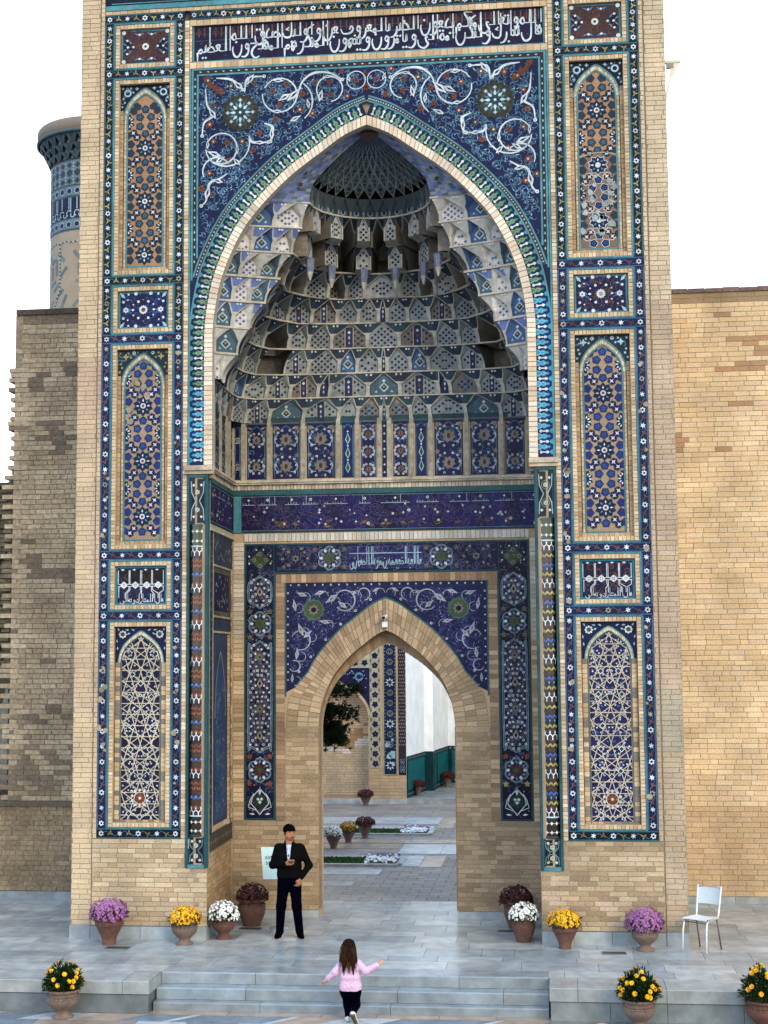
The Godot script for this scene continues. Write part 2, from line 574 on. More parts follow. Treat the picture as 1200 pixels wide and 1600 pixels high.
const LETTER := {
	"A": [0.17, [[0, 0, 0, 1]]], "L": [0.2, [[0, 1, 0, 0, -0.2, 0]]], "l": [0.4, [[0, 1, 0, 0, -0.1, -0.2, -0.26, -0.22, -0.36, -0.04, -0.36, 0.08]]],
	"b": [0.15, [[0, 0, -0.01, 0.24, -0.04, 0, -0.15, 0]]], "B": [0.5, [[0, 0.2, -0.03, 0.02, -0.2, -0.05, -0.4, -0.02, -0.47, 0.16]]],
	"n": [0.4, [[0, 0.2, -0.02, -0.05, -0.13, -0.24, -0.28, -0.22, -0.36, 0.0, -0.34, 0.14]]], "y": [0.42, [[0, 0.08, -0.1, 0.1, -0.06, -0.06, 0.0, -0.16, -0.16, -0.3, -0.36, -0.2, -0.4, 0.02]]],
	"r": [0.22, [[0, 0.14, -0.02, -0.08, -0.12, -0.23, -0.26, -0.26]]], "d": [0.24, [[-0.04, 0.32, -0.14, 0.16, -0.14, 0, 0, 0, -0.22, 0]]],
	"w": [0.28, [[-0.14, 0.1, -0.08, 0.22, 0, 0.14, -0.06, 0.02, -0.14, 0.1], [0, 0.14, -0.02, -0.1, -0.14, -0.25, -0.3, -0.24]]],
	"f": [0.22, [[0, 0, -0.04, 0.02, -0.15, 0.12, -0.09, 0.26, -0.01, 0.14, -0.04, 0, -0.22, 0]]], "q": [0.42, [[-0.14, 0.1, -0.08, 0.24, 0, 0.14, -0.06, 0.02, -0.14, 0.1], [0, 0.14, -0.03, -0.12, -0.18, -0.26, -0.33, -0.16, -0.36, 0.08]]],
	"F": [0.52, [[-0.14, 0.1, -0.08, 0.24, 0, 0.14, -0.06, 0.02, -0.2, -0.04, -0.4, -0.02, -0.48, 0.14]]],
	"m": [0.17, [[0, 0, -0.05, 0.1, -0.12, 0.02, -0.06, -0.05, 0, 0, -0.17, 0]]], "M": [0.24, [[0, 0, -0.06, 0.1, -0.14, 0.02, -0.08, -0.06, 0, 0], [-0.1, 0, -0.2, -0.04, -0.2, -0.34]]],
	"h": [0.26, [[0, 0, -0.04, 0.2, -0.18, 0.12, -0.1, 0, -0.04, 0.1, -0.14, -0.14, -0.2, 0.02, -0.26, 0]]], "H": [0.2, [[0, 0, -0.06, 0.2, -0.17, 0.06, -0.08, -0.04, 0.0, 0.02]]],
	"j": [0.3, [[-0.24, 0.24, -0.08, 0.2, 0, 0, -0.3, 0]]], "J": [0.36, [[-0.3, 0.22, -0.02, 0.2, -0.2, 0.02, -0.24, -0.18, -0.1, -0.32, 0.06, -0.26]]],
	"3": [0.24, [[0, 0, -0.1, 0.06, -0.18, 0.2, -0.04, 0.22, -0.1, 0.06, -0.24, 0]]], "s": [0.36, [[0, 0, -0.02, 0.18, -0.05, 0, -0.11, 0, -0.13, 0.18, -0.16, 0, -0.22, 0, -0.24, 0.2, -0.27, 0, -0.36, 0]]],
	"S": [0.42, [[0, 0, -0.12, 0.16, -0.26, 0.14, -0.28, 0, 0, 0], [-0.28, 0, -0.32, 0.2, -0.34, 0, -0.42, 0]]], "t": [0.34, [[0, 0, -0.1, 0.16, -0.24, 0.14, -0.26, 0, 0, 0, -0.34, 0], [-0.2, 1, -0.2, 0.1]]],
	"k": [0.26, [[0.16, 0.86, -0.14, 0.56, 0.02, 0.2, -0.02, 0, -0.26, 0]]], "K": [0.36, [[0, 0.9, -0.02, 0, -0.26, -0.04, -0.34, 0.12], [-0.1, 0.32, -0.2, 0.24, -0.1, 0.2]]],
}
const DOTS := {":": [2, 1], ".": [1, 1], ";": [2, -1], ",": [1, -1]}

# Words run from right to left; every second word sits higher when stacked.
func write(pc: Pieces, text: String, right: float, left: float, base: float, height: float, z: float, pen: float, col: Color, stacked := true) -> void:
	var words := text.split(" ")
	var widths := []
	for w in words:
		var sum := 0.06
		for ch in w:
			if LETTER.has(ch):
				sum += LETTER[ch][0]
		widths.append(sum)
	# stacked words go into whichever of two rows is the shorter
	var rows := [0.0, 0.0]
	var put_in := []
	for i in words.size():
		var r := 0 if not stacked or rows[0] <= rows[1] + 0.05 else 1
		put_in.append([r, rows[r]])
		rows[r] += widths[i]
	var total: float = maxf(rows[0], rows[1])
	var sx := (right - left) / total
	for n in words.size():
		var high: bool = put_in[n][0] == 1
		var lift := 0.34 if high else 0.0
		var squash := 0.8 if stacked else 0.7
		var x: float = put_in[n][1]
		var last := 0.0
		for ch in words[n]:
			if DOTS.has(ch):
				var spec: Array = DOTS[ch]
				for k in spec[0]:
					var dx: float = right - (x - last * 0.45) * sx + (k - 0.5 * (spec[0] - 1)) * pen * 1.5
					pc.disc(dx, base + height * (0.28 + lift + (0.22 if spec[1] > 0 else -0.2)), pen * 0.7, z, col, 4)
				continue
			if not LETTER.has(ch):
				continue
			for stroke in LETTER[ch][1]:
				var pts := PackedVector2Array()
				for i in range(0, stroke.size(), 2):
					var yy: float = stroke[i + 1]
					var y: float = base + height * (0.26 + lift + yy * squash if yy < 0.6 else lerpf(0.26 + lift + 0.6 * squash, 0.99, (yy - 0.6) / 0.4))
					pts.append(Vector2(right - (x - stroke[i]) * sx, minf(y, base + height)))
				if pts.size() > 3:
					pts = smooth(Array(pts), 3)
				pc.ribbon(pts, pen * 0.6, z, col, pen * 1.1, pen * 0.5)
			last = LETTER[ch][0]
			x += last

# ------------------------------------------------------------------ bricks

# Lays courses; gives back the whole bricks as [x0, y0, x1, y1, z, colour] and builds the cut ones into pc.
func courses(pc: Pieces, x0: float, x1: float, y0: float, y1: float, z: float, course: float, length: float, tone: Callable, proud := 0.01, joint := 0.009, keep = null) -> Array:
	var whole := []
	pc.rect(x0, y0, x1, y1, z, C.mortar)
	var rows := maxi(1, int(round((y1 - y0) / course)))
	course = (y1 - y0) / rows
	for r in rows:
		var y := y0 + r * course
		var x := x0 - (length * (0.5 if r % 2 else 0.0)) + rng.randf_range(-0.08, 0.08) * length
		while x < x1 - joint:
			var l := length * (rng.randf_range(0.92, 1.08) if rng.randf() < 0.85 else 0.5)
			var a := maxf(x, x0)
			var b := minf(x + l, x1)
			if b - a > 0.025 and (not keep != null or keep.call((a + b) * 0.5, y + course * 0.5)):
				var jy := joint * rng.randf_range(0.8, 1.3)
				var e := [a + joint * 0.5, y + jy * 0.5, b - joint * 0.5, y + course - jy * 0.5, z + proud * rng.randf_range(0.5, 1.0), tone.call((a + b) * 0.5, y)]
				if b - a > length * 0.8:
					whole.append(e)
				else:
					pc.box(e[0], e[1], z, e[2], e[3], e[4], e[5])
			x += l
	return whole

# Of the whole bricks the first 300 become parts, the rest goes into pc.
func lay(parent: Node, pc: Pieces, whole: Array, mat: Material, most := 300, called := "brick") -> void:
	var meshes := {}
	for i in whole.size():
		var k := rng.randi_range(i, whole.size() - 1)
		var s = whole[i]
		whole[i] = whole[k]
		whole[k] = s
	for i in whole.size():
		var e: Array = whole[i]
		if i < most:
			var size := Vector2(snappedf(e[2] - e[0], 0.012), snappedf(e[3] - e[1], 0.004))
			var tone: Color = e[5]
			var key := "%d %d %d" % [roundi(size.x * 1000), roundi(size.y * 1000), roundi((tone.r + tone.g) * 12)]
			if not meshes.has(key):
				var m := pieces()
				m.box(-size.x * 0.5, -size.y * 0.5, -0.012, size.x * 0.5, size.y * 0.5, 0.0, tone)
				meshes[key] = m.mesh(mat)
			put(meshes[key], called, parent, pc.xf * Transform3D(Basis.IDENTITY, Vector3((e[0] + e[2]) * 0.5 * pc.mirror + pc.shift.x, (e[1] + e[3]) * 0.5 + pc.shift.y, e[4] + pc.shift.z)))
		else:
			pc.box(e[0], e[1], e[4] - 0.012, e[2], e[3], e[4], e[5])

func tone_of(list: Array, amount := 0.13) -> Callable:
	return func(_x, _y): return vary(list[rng.randi() % list.size()], amount * 0.6)

# A row of small bricks set on end, along x or along y.
func header_row(pc: Pieces, x0: float, y0: float, x1: float, y1: float, z: float, tones: Array, pitch := 0.055, proud := 0.012) -> void:
	pc.rect(x0, y0, x1, y1, z, C.mortar)
	var wide := absf(x1 - x0) > absf(y1 - y0)
	var length := absf(x1 - x0) if wide else absf(y1 - y0)
	var count := maxi(1, int(length / pitch))
	for i in count:
		var a := length * i / count + 0.004
		var b := length * (i + 1) / count - 0.004
		var up := z + proud * rng.randf_range(0.4, 1.0)
		var col := vary(tones[rng.randi() % tones.size()], 0.12)
		var ax := minf(x0, x1)
		var ay := minf(y0, y1)
		if wide:
			pc.box(ax + a, ay + 0.003, z, ax + b, maxf(y0, y1) - 0.003, up, col)
		else:
			pc.box(ax + 0.003, ay + a, z, maxf(x0, x1) - 0.003, ay + b, up, col)

# Bricks set across an arch between two outlines that match point by point.
func voussoirs(pc: Pieces, inner: PackedVector2Array, outer: PackedVector2Array, z0: float, z1: float, pitch: float, tones: Array) -> void:
	for i in inner.size() - 1:
		var length := outer[i].distance_to(outer[i + 1])
		var count := maxi(1, int(round(length / pitch)))
		for k in count:
			var a := (k + 0.06) / count
			var b := (k + 0.94) / count
			var col := vary(tones[rng.randi() % tones.size()], 0.14)
			var up := z1 - rng.randf() * 0.006
			var q := [inner[i].lerp(inner[i + 1], a), inner[i].lerp(inner[i + 1], b), outer[i].lerp(outer[i + 1], b), outer[i].lerp(outer[i + 1], a)]
			pc.poly(PackedVector2Array(q), up, col, up - z0)

func solid(pc: Pieces, points: PackedVector2Array, z_front: float, z_back: float, col: Color) -> void:
	pc.poly(points, z_front, col, z_front - z_back)

# ------------------------------------------------------------------ the gateway

func build_portal() -> void:
	var g := thing("gateway", "tall tiled brick gateway with pointed niche, stalactite vault and open doorway", "gateway")
	var core := pieces()
	var mc: Color = C.mortar
	# solid masonry: two piers, what lies over the arch, the rear wall with the doorway
	for s in [-1.0, 1.0]:
		core.box(s * 2.62, 0.0, -0.11, s * 4.26, 15.9, -3.9, mc, true)
		core.box(s * 4.26, 0.0, -0.05, s * 4.59, 15.9, -3.9, mc, true)
	core.box(-2.62, 12.7, -0.11, 2.62, 15.9, -3.9, mc, true)
	var plate := PackedVector2Array([Vector2(2.62, 0), Vector2(2.62, 8.1), Vector2(-2.62, 8.1), Vector2(-2.62, 0), Vector2(-1.12, 0)])
	plate.append_array(full_arch(1.12, 3.1, 4.67))
	plate.append(Vector2(1.12, 0))
	solid(core, plate, BACK - 0.015, BACK - 0.26, C.buff2)
	var rear := PackedVector2Array([Vector2(2.62, 0), Vector2(2.62, 8.1), Vector2(-2.62, 8.1), Vector2(-2.62, 0), Vector2(-1.115, 0)])
	rear.append_array(full_arch(1.115, 3.1, 4.47))
	rear.append(Vector2(1.115, 0))
	solid(core, rear, BACK - 0.26, BACK - 0.42, C.buff2)
	# behind the doorway the passage widens
	core.box(-2.62, 5.3, -3.9, 2.62, 8.1, BACK - 0.43, mc, true)
	core.box(-2.62, 8.1, -3.9, 2.62, 12.7, BACK - 0.6, mc, true)
	for s in [-1.0, 1.0]:
		core.box(s * 2.0, 0.0, -3.9, s * 2.62, 5.3, BACK - 0.43, C.buff2, true)
	# plate over the arch, behind the tiles
	var over := PackedVector2Array([Vector2(2.62, 7.0), Vector2(2.62, 15.9), Vector2(-2.62, 15.9), Vector2(-2.62, 7.0), Vector2(-2.43, 7.0)])
	over.append_array(full_arch(2.43, 9.25, 12.47))
	over.append(Vector2(2.43, 7.0))
	solid(core, over, -0.055, -0.13, mc)
	put(core.mesh(M.brick), "masonry_core", g)
	front_bricks(g)
	front_borders(g)
	for s in [-1.0, 1.0]:
		corner_column(g, s)
		small_panel(g, s, 13.575, 14.335, "medallion")
		star_panel(g, s, 10.215, 13.425, true)
		small_panel(g, s, 9.285, 10.065, "rosette")
		star_panel(g, s, 5.895, 9.135, false)
		small_panel(g, s, 4.965, 5.745, "angular")
		strap_panel(g, s, 1.675, 4.815)
	main_arch(g)
	inscription(g)
	main_spandrel(g)
	rear_wall(g)
	jambs(g)
	vault(g)

func edge_tone(x: float, y: float) -> Color:
	var t: Color = C.buff
	if x < 0:
		t = C.buff.lerp(C.cream, 0.25) if y > 8.9 else lin("cbb096") if y > 7.9 else lin("d0b99c") if y > 3.4 else C.buff.lerp(C.cream, 0.2)
	else:
		t = C.cream.lerp(C.buff, 0.45) if y > 9.5 else lin("c9b299") if y > 3.7 else lin("b6ad95") if y > 2.75 else lin("c4b194")
	return vary(t * 0.93, 0.065)

func front_bricks(g: Node3D) -> void:
	var pc := pieces()
	var holder := group_part("brickwork", g)
	var whole := []
	for s in [-1.0, 1.0]:
		whole += courses(pc, minf(s * 4.285, s * 4.6), maxf(s * 4.285, s * 4.6), 0.24, 15.9, -0.045, 0.0755, 0.27, edge_tone)
		# outer strip beside the tile border
		courses(pc, minf(s * 4.205, s * 4.27), maxf(s * 4.205, s * 4.27), 1.53, 15.9, -0.012, 0.0755, 0.3, func(x, y): return edge_tone(x, y) * 0.97)
	# foot of each pier
	var low := tone_of([lin("cbb696"), lin("c4ad8a"), lin("d2bf9f"), lin("b9a282")], 0.12)
	var dark := tone_of([lin("b8a384"), lin("ab9576"), lin("c2ad8e"), lin("9e876b")], 0.14)
	var feet := []
	feet += courses(pc, -4.27, -2.49, 0.24, 1.525, -0.012, 0.072, 0.27, low, 0.01, 0.01, func(x, y): return x < -2.86 or y < 1.06)
	feet += courses(pc, 2.49, 4.27, 0.24, 1.525, -0.012, 0.072, 0.27, dark, 0.01, 0.01, func(x, y): return x > 2.86 or y < 1.06)
	lay(holder, pc, feet + whole, M.brick, 300)
	# upright rows of small bricks beside the columns and round the big frame
	for s in [-1.0, 1.0]:
		header_row(pc, s * 2.825, 1.53, s * 2.9, 14.33, -0.012, [C.buff, C.cream, C.buff2], 0.06)
		header_row(pc, s * 2.782, 13.64, s * 2.82, 14.23, -0.012, [C.buff, C.cream], 0.06)
	header_row(pc, -2.82, 13.53, 2.82, 13.635, -0.012, [C.buff, C.buff2, C.buff], 0.11)
	header_row(pc, -2.82, 14.235, 2.82, 14.332, -0.012, [C.buff, C.buff2], 0.11)
	header_row(pc, -4.2, 14.49, 4.2, 14.552, -0.012, [C.buff2, C.buff], 0.12)
	put(pc.mesh(M.brick), "small_brickwork", g, Transform3D.IDENTITY, "stuff")
	# marble foot
	var foot := pieces()
	for s in [-1.0, 1.0]:
		var cuts := [2.49, 2.95, 3.5, 3.95, 4.275]
		for i in 4:
			foot.box(s * (cuts[i] + 0.003), FLOOR - 0.02, -0.1, s * (cuts[i + 1] - 0.003), 0.235, 0.03, vary(C.marble, 0.1))
		foot.box(s * 4.282, FLOOR - 0.02, -0.3, s * 4.6, 0.24, 0.02, vary(C.marble, 0.1))
		foot.box(s * 1.125, FLOOR - 0.02, BACK - 0.4, s * 2.5, 0.16, BACK + 0.05, vary(C.marble, 0.1))
		foot.box(s * 2.49, FLOOR - 0.02, BACK, s * 2.53, 0.2, -0.1, vary(C.marble, 0.1))
	put(foot.mesh(M.marble), "marble_plinth", g, Transform3D.IDENTITY, "stuff")
func border_tones(y: float, s: float) -> Array:
	if y > 9.3 if s < 0 else y > 10.2:
		return [C.navy, C.olive, C.teal]
	return [C.navy2, C.brown, C.teal.lerp(C.blue, 0.4)] if y > 2.9 else [C.navy.lerp(C.ink, 0.5), C.brown.lerp(C.olive, 0.4), C.teal]

func front_borders(g: Node3D) -> void:
	var rows := [1.605, 4.89, 5.82, 9.21, 10.14, 13.5, 14.41]
	for s in [-1.0, 1.0]:
		var pc := pieces()
		for i in rows.size():
			var t := border_tones(rows[i], s)
			flower_strip(pc, Vector2(s * 2.975, rows[i]), Vector2(s * 4.125, rows[i]), 0.15, 0.0, t[0], t[1], t[2], 0.285)
		for x in [2.975, 4.125]:
			for i in rows.size() - 1:
				var t := border_tones((rows[i] + rows[i + 1]) * 0.5, s)
				flower_strip(pc, Vector2(s * x, rows[i] + 0.152), Vector2(s * x, rows[i + 1] - 0.152), 0.15, 0.0, t[0], t[1], t[2])
		# chips where the glaze has gone
		for i in 26:
			var x = (2.975 if rng.randf() < 0.5 else 4.125) * s + rng.randf_range(-0.05, 0.05)
			var y := rng.randf_range(2.0, 9.0)
			chip(pc, x, y, rng.randf_range(0.02, 0.06), 0.0085, C.stone)
		put(pc.mesh(M.tile), "tile_border", g, Transform3D.IDENTITY, "stuff")
	var top := pieces()
	flower_strip(top, Vector2(-2.75, 14.41), Vector2(2.75, 14.41), 0.15, 0.0, C.navy, C.olive, C.teal)
	top.box(-4.2, 14.555, -0.02, 4.2, 14.635, 0.008, C.turq)
	top.rect(-4.2, 14.637, 4.2, 15.6, 0.0, C.navy)
	top.rect(-4.1, 14.66, 4.1, 14.675, 0.003, C.turq)
	for i in 34:
		var x := -4.05 + i * 0.245
		top.arc(x, 14.78, 0.1, 0.3, 2.8, 0.012, 0.003, C.turq)
		top.leaf(x + 0.12, 14.76, 0.1, 0.04, 0.5, 0.004, C.sky)
		top.ribbon([Vector2(x, 14.9), Vector2(x, 15.5)], 0.05, 0.004, C.white)
	put(top.mesh(M.tile), "top_border", g, Transform3D.IDENTITY, "stuff")

func chip(pc: Pieces, x: float, y: float, r: float, z: float, col: Color) -> void:
	var pts := PackedVector2Array()
	for i in 7:
		var t := TAU * i / 7.0
		pts.append(Vector2(x, y) + Vector2(cos(t), sin(t)) * r * rng.randf_range(0.5, 1.1))
	pc.poly(pts, z, vary(col, 0.15))

# brick frame round a sunk panel; gives back nothing, builds the frame and the steps down to the floor of the panel
func frame(pc: Pieces, tile: Pieces, s: float, y0: float, y1: float, deep: float, liner: Color, tones: Array) -> void:
	var x0 := 3.05
	var x1 := 4.05
	# turquoise hairline
	for e in [[x0, y0, x0 + 0.02, y1], [x1 - 0.02, y0, x1, y1], [x0 + 0.02, y0, x1 - 0.02, y0 + 0.02], [x0 + 0.02, y1 - 0.02, x1 - 0.02, y1]]:
		tile.box(s * e[0], e[1], -0.02, s * e[2], e[3], 0.004, liner)
	var a := x0 + 0.022
	var b := x1 - 0.022
	header_row(pc, s * a, y0 + 0.022, s * (a + 0.068), y1 - 0.022, -0.012, tones)
	header_row(pc, s * (b - 0.068), y0 + 0.022, s * b, y1 - 0.022, -0.012, tones)
	header_row(pc, s * (a + 0.07), y0 + 0.022, s * (b - 0.07), y0 + 0.09, -0.012, tones)
	header_row(pc, s * (a + 0.07), y1 - 0.09, s * (b - 0.07), y1 - 0.022, -0.012, tones)
	# walls of the recess
	var wall: Color = C.buff2
	var i0 := a + 0.068
	var i1 := b - 0.068
	var j0 := y0 + 0.09
	var j1 := y1 - 0.09
	pc.box(s * (i0 - 0.01), j0, -deep - 0.02, s * i0, j1, -0.006, wall)
	pc.box(s * i1, j0, -deep - 0.02, s * (i1 + 0.01), j1, -0.006, wall)
	pc.box(s * i0, j0 - 0.01, -deep - 0.02, s * i1, j0, -0.006, wall)
	pc.box(s * i0, j1, -deep - 0.02, s * i1, j1 + 0.01, -0.006, wall)

func star_mesh(r: float, ground: Color, rim: Color, heart: Color) -> ArrayMesh:
	var m := pieces()
	m.star(0, 0, r * 1.04, r * 0.8, 10, 0.004, rim, 0.0, 0.012)
	m.star(0, 0, r * 0.96, r * 0.73, 10, 0.006, ground)
	for i in 8:
		var t := TAU * i / 8.0
		m.leaf(sin(t) * r * 0.55, cos(t) * r * 0.55, r * 0.34, r * 0.17, PI * 0.5 - t, 0.008, C.white if i % 2 == 0 else C.turq)
	m.ring(0, 0, r * 0.13, r * 0.27, 0.009, C.white, 12)
	m.disc(0, 0, r * 0.14, 0.009, heart, 8)
	return m.mesh(M.tile)

func pentagon_mesh(r: float, ground: Color, rim: Color, line: Color) -> ArrayMesh:
	var m := pieces()
	var pts := PackedVector2Array()
	var inner := PackedVector2Array()
	for i in 5:
		pts.append(Vector2(sin(TAU * i / 5.0), cos(TAU * i / 5.0)) * r)
		inner.append(pts[i] * 0.86)
	m.poly(pts, 0.004, rim, 0.014)
	m.poly(inner, 0.0055, ground)
	m.star(0, 0, r * 0.72, r * 0.2, 5, 0.007, line)
	m.disc(0, 0, r * 0.16, 0.009, ground, 5)
	return m.mesh(M.tile)

func hourglass_points(k: float) -> PackedVector2Array:
	var out := PackedVector2Array()
	for q in [[-0.42, 1], [0.42, 1], [0.72, 0.45], [0.4, 0], [0.72, -0.45], [0.42, -1], [-0.42, -1], [-0.72, -0.45], [-0.4, 0], [-0.72, 0.45]]:
		out.append(Vector2(q[0], q[1]) * k)
	return out

func hourglass_mesh(k: float, ground: Color, rim: Color) -> ArrayMesh:
	var m := pieces()
	m.poly(hourglass_points(k), 0.004, rim, 0.014)
	m.poly(hourglass_points(k * 0.88), 0.0055, ground)
	for y in [-0.48, 0.48]:
		m.star(0, y * k, k * 0.42, k * 0.14, 4, 0.008, C.white)
	return m.mesh(M.tile)

# Tall sunk panel with stars, pentagons and hourglass tiles set into bare clay.
func star_panel(g: Node3D, s: float, y0: float, y1: float, upper: bool) -> void:
	var p := group_part("star_tile_panel", g)
	var bricks := pieces()
	var tile := pieces()
	var deep := 0.075
	var liner: Color = C.turq if upper else C.turq.lerp(C.teal, 0.4)
	var tones := [C.buff, C.cream.lerp(C.buff, 0.5), C.buff2]
	frame(bricks, tile, s, y0, y1, deep, liner, tones)
	var i0 := 3.14
	var i1 := 3.96
	var cx := s * 3.55
	# second, lower frame of cut brick
	header_row(bricks, s * i0, y0 + 0.09, s * (i0 + 0.055), y1 - 0.5, -deep + 0.004, [C.buff2, C.buff2 * 0.85, C.brown.lerp(C.buff, 0.5)], 0.075)
	header_row(bricks, s * (i1 - 0.055), y0 + 0.09, s * i1, y1 - 0.5, -deep + 0.004, [C.buff2, C.buff2 * 0.85, C.brown.lerp(C.buff, 0.5)], 0.075)
	header_row(bricks, s * (i0 + 0.055), y0 + 0.09, s * (i1 - 0.055), y0 + 0.15, -deep + 0.004, [C.buff2, C.buff2 * 0.85], 0.075)
	var top := y1 - 0.09
	var spring := y1 - 0.66
	var apex := y1 - 0.14
	var sp := spandrel(cx, 0.405, spring, top, 0.36, spring + 0.001, apex)
	tile.poly(sp, -deep + 0.004, C.navy if upper else C.ink.lerp(C.tealdark, 0.4))
	var blossom: Color = C.olive if not upper and s < 0 else C.ice
	for k in [-1.0, 1.0]:
		if upper:
			tile.ring(cx + k * 0.29, top - 0.13, 0.035, 0.062, -deep + 0.008, C.ice, 12)
			flower(tile, cx + k * 0.14, top - 0.06, 0.035, -deep + 0.008, 2, C.ice)
		else:
			flower(tile, cx + k * 0.28, top - 0.11, 0.06, -deep + 0.008, 2, blossom)
			flower(tile, cx + k * 0.15, top - 0.05, 0.03, -deep + 0.008, 0, C.white)
		for q in [[0.36, 0.22], [0.38, 0.35], [0.2, 0.12], [0.37, 0.05], [0.24, 0.05], [0.34, 0.28]]:
			flower(tile, cx + k * q[0], top - q[1], 0.024, -deep + 0.008, 1, C.ice if upper else blossom)
	vines(tile, cx - 0.38, top - 0.3, cx + 0.38, top - 0.03, 30, -deep + 0.006, C.sky * 0.7, C.ice, 0.06, func(x, y, _r): return absf(x - cx) > 0.34 - (y - top + 0.3) * 0.4 + 0.02 or y > top - 0.05)
	# arch band: turquoise, brick, turquoise
	var o1 := full_arch(0.36, spring, apex, cx)
	var o2 := full_arch(0.34, spring, apex - 0.025, cx)
	var o3 := full_arch(0.305, spring, apex - 0.085, cx)
	var o4 := full_arch(0.28, spring, apex - 0.115, cx)
	band(tile, o1, o2, -deep + 0.018, liner)
	band(tile, o3, o4, -deep + 0.014, liner)
	voussoirs(bricks, o3, o2, -deep, -deep + 0.016, 0.06, [C.buff, C.cream, C.buff2])
	for k in [-1.0, 1.0]:
		tile.box(cx + k * 0.28, y0 + 0.15, -deep, cx + k * 0.305, spring, -deep + 0.014, liner)
		header_row(bricks, cx + k * 0.306, y0 + 0.15, cx + k * 0.342, spring, -deep + 0.002, [C.buff2, C.buff], 0.07)
	tile.box(cx - 0.28, y0 + 0.15, -deep, cx + 0.28, y0 + 0.172, -deep + 0.014, liner)
	# bare clay field
	var field := PackedVector2Array([Vector2(cx + 0.28, y0 + 0.172), Vector2(cx + 0.28, spring)])
	var inner := full_arch(0.28, spring, apex - 0.115, cx)
	inner.reverse()
	field.append_array(inner)
	field.append(Vector2(cx - 0.28, y0 + 0.172))
	var clay: Color = lin("a8815e") if upper else lin("a08a70")
	bricks.poly(field, -deep + 0.001, clay)
	var broken := y0 + 1.62 if upper and s > 0 else -1.0
	var blue: Color = lin("22283f") if upper else C.navy2
	var penta: Color = lin("2b3a4a") if upper else lin("2a3470")
	var line: Color = C.sky * 0.55 if upper else C.blue
	var star := star_mesh(0.16, blue, C.tealdark, C.rust)
	var pent := pentagon_mesh(0.074, penta, C.tealdark, line)
	var glass := hourglass_mesh(0.1, lin("2d2a3a") if upper else lin("2a2650"), C.tealdark)
	var bright_star := star_mesh(0.155, C.navy2, C.white, C.white)
	var bright := pentagon_mesh(0.074, C.navy2, C.white, C.blue)
	var bright_glass := hourglass_mesh(0.1, C.umber, C.white)
	var period := 0.867
	var mid := y1 - 1.13 if upper else y1 - 0.98
	if s > 0 and upper:
		mid += 0.44 - 0.18
	if broken > 0:
		bricks.poly(PackedVector2Array([Vector2(cx - 0.28, y0 + 0.173), Vector2(cx + 0.28, y0 + 0.173), Vector2(cx + 0.28, broken + 0.02), Vector2(cx + 0.1, broken + 0.05), Vector2(cx - 0.1, broken + 0.04), Vector2(cx - 0.28, broken)]), -deep + 0.0035, lin("7d6453"))
		bricks.ribbon([Vector2(cx - 0.28, broken - 0.02), Vector2(cx - 0.1, broken + 0.04), Vector2(cx + 0.1, broken + 0.05), Vector2(cx + 0.28, broken + 0.01)], 0.02, -deep + 0.008, C.stone)
	for row in range(-3, 8):
		var y: float = mid - row * period * 0.5
		var off := row % 2 != 0
		var spots := []
		if not off:
			spots.append(["star_tile", 0.0, y, 0.0])
			spots.append(["pentagon_tile", 0.0, y + 0.233, PI])
			spots.append(["pentagon_tile", 0.0, y - 0.233, 0.0])
			for k in [-1.0, 1.0]:
				spots.append(["hourglass_tile", k * 0.163, y + 0.217, -k * 0.72])
				spots.append(["hourglass_tile", k * 0.163, y - 0.217, k * 0.72])
				spots.append(["pentagon_tile", k * 0.237, y + 0.073, 0.3 * k])
				spots.append(["pentagon_tile", k * 0.237, y - 0.073, PI - 0.3 * k])
		else:
			for k in [-1.0, 1.0]:
				spots.append(["star_tile", k * 0.33, y, 0.0])
				spots.append(["pentagon_tile", k * 0.09, y + 0.076, 0.3 * k])
				spots.append(["pentagon_tile", k * 0.09, y - 0.076, PI - 0.3 * k])
				spots.append(["pentagon_tile", k * 0.295, y + 0.22, 0.0])
				spots.append(["pentagon_tile", k * 0.295, y - 0.22, PI])
		for q in spots:
			var at := Vector2(cx + q[1], q[2])
			var size := 0.165 if q[0] == "star_tile" else 0.077 if q[0] == "pentagon_tile" else 0.1
			if at.y > apex - 0.14 or at.y < y0 + 0.19:
				continue
			var in_bad: bool = at.y < broken
			var mesh: ArrayMesh = (bright_star if in_bad else star) if q[0] == "star_tile" else (bright if in_bad else pent) if q[0] == "pentagon_tile" else (bright_glass if in_bad else glass)
			var outline := PackedVector2Array()
			if q[0] == "hourglass_tile":
				for w in hourglass_points(0.1):
					outline.append(w.rotated(q[3]) + at)
			else:
				var m := 20 if q[0] == "star_tile" else 5
				for i in m:
					var r := size * (1.0 if i % 2 == 0 or m == 5 else 0.77) * 0.96
					outline.append(Vector2(sin(TAU * i / m), cos(TAU * i / m)).rotated(q[3]) * r + at)
			var cut := Geometry2D.clip_polygons(outline, field)
			if cut.is_empty():
				put(mesh, q[0], p, Transform3D(Basis(Vector3.BACK, q[3]), Vector3(at.x, at.y, -deep)))
			else:
				for part in Geometry2D.intersect_polygons(outline, field):
					if absf(Pieces.area(part)) < 0.002:
						continue
					var m := pieces()
					m.poly(part, -deep + 0.0055, blue if q[0] == "star_tile" else penta, 0.006)
					if q[0] == "star_tile":
						var side := -1.0 if at.x > cx else 1.0
						for i in 5:
							var t := (i - 2) * 0.62
							m.leaf(cx - side * 0.275 + side * cos(t) * 0.06, at.y + sin(t) * 0.075, 0.05, 0.025, t if side > 0 else PI - t, -deep + 0.008, C.white)
					put(m.mesh(M.tile), q[0], p)
	var rub := pieces()
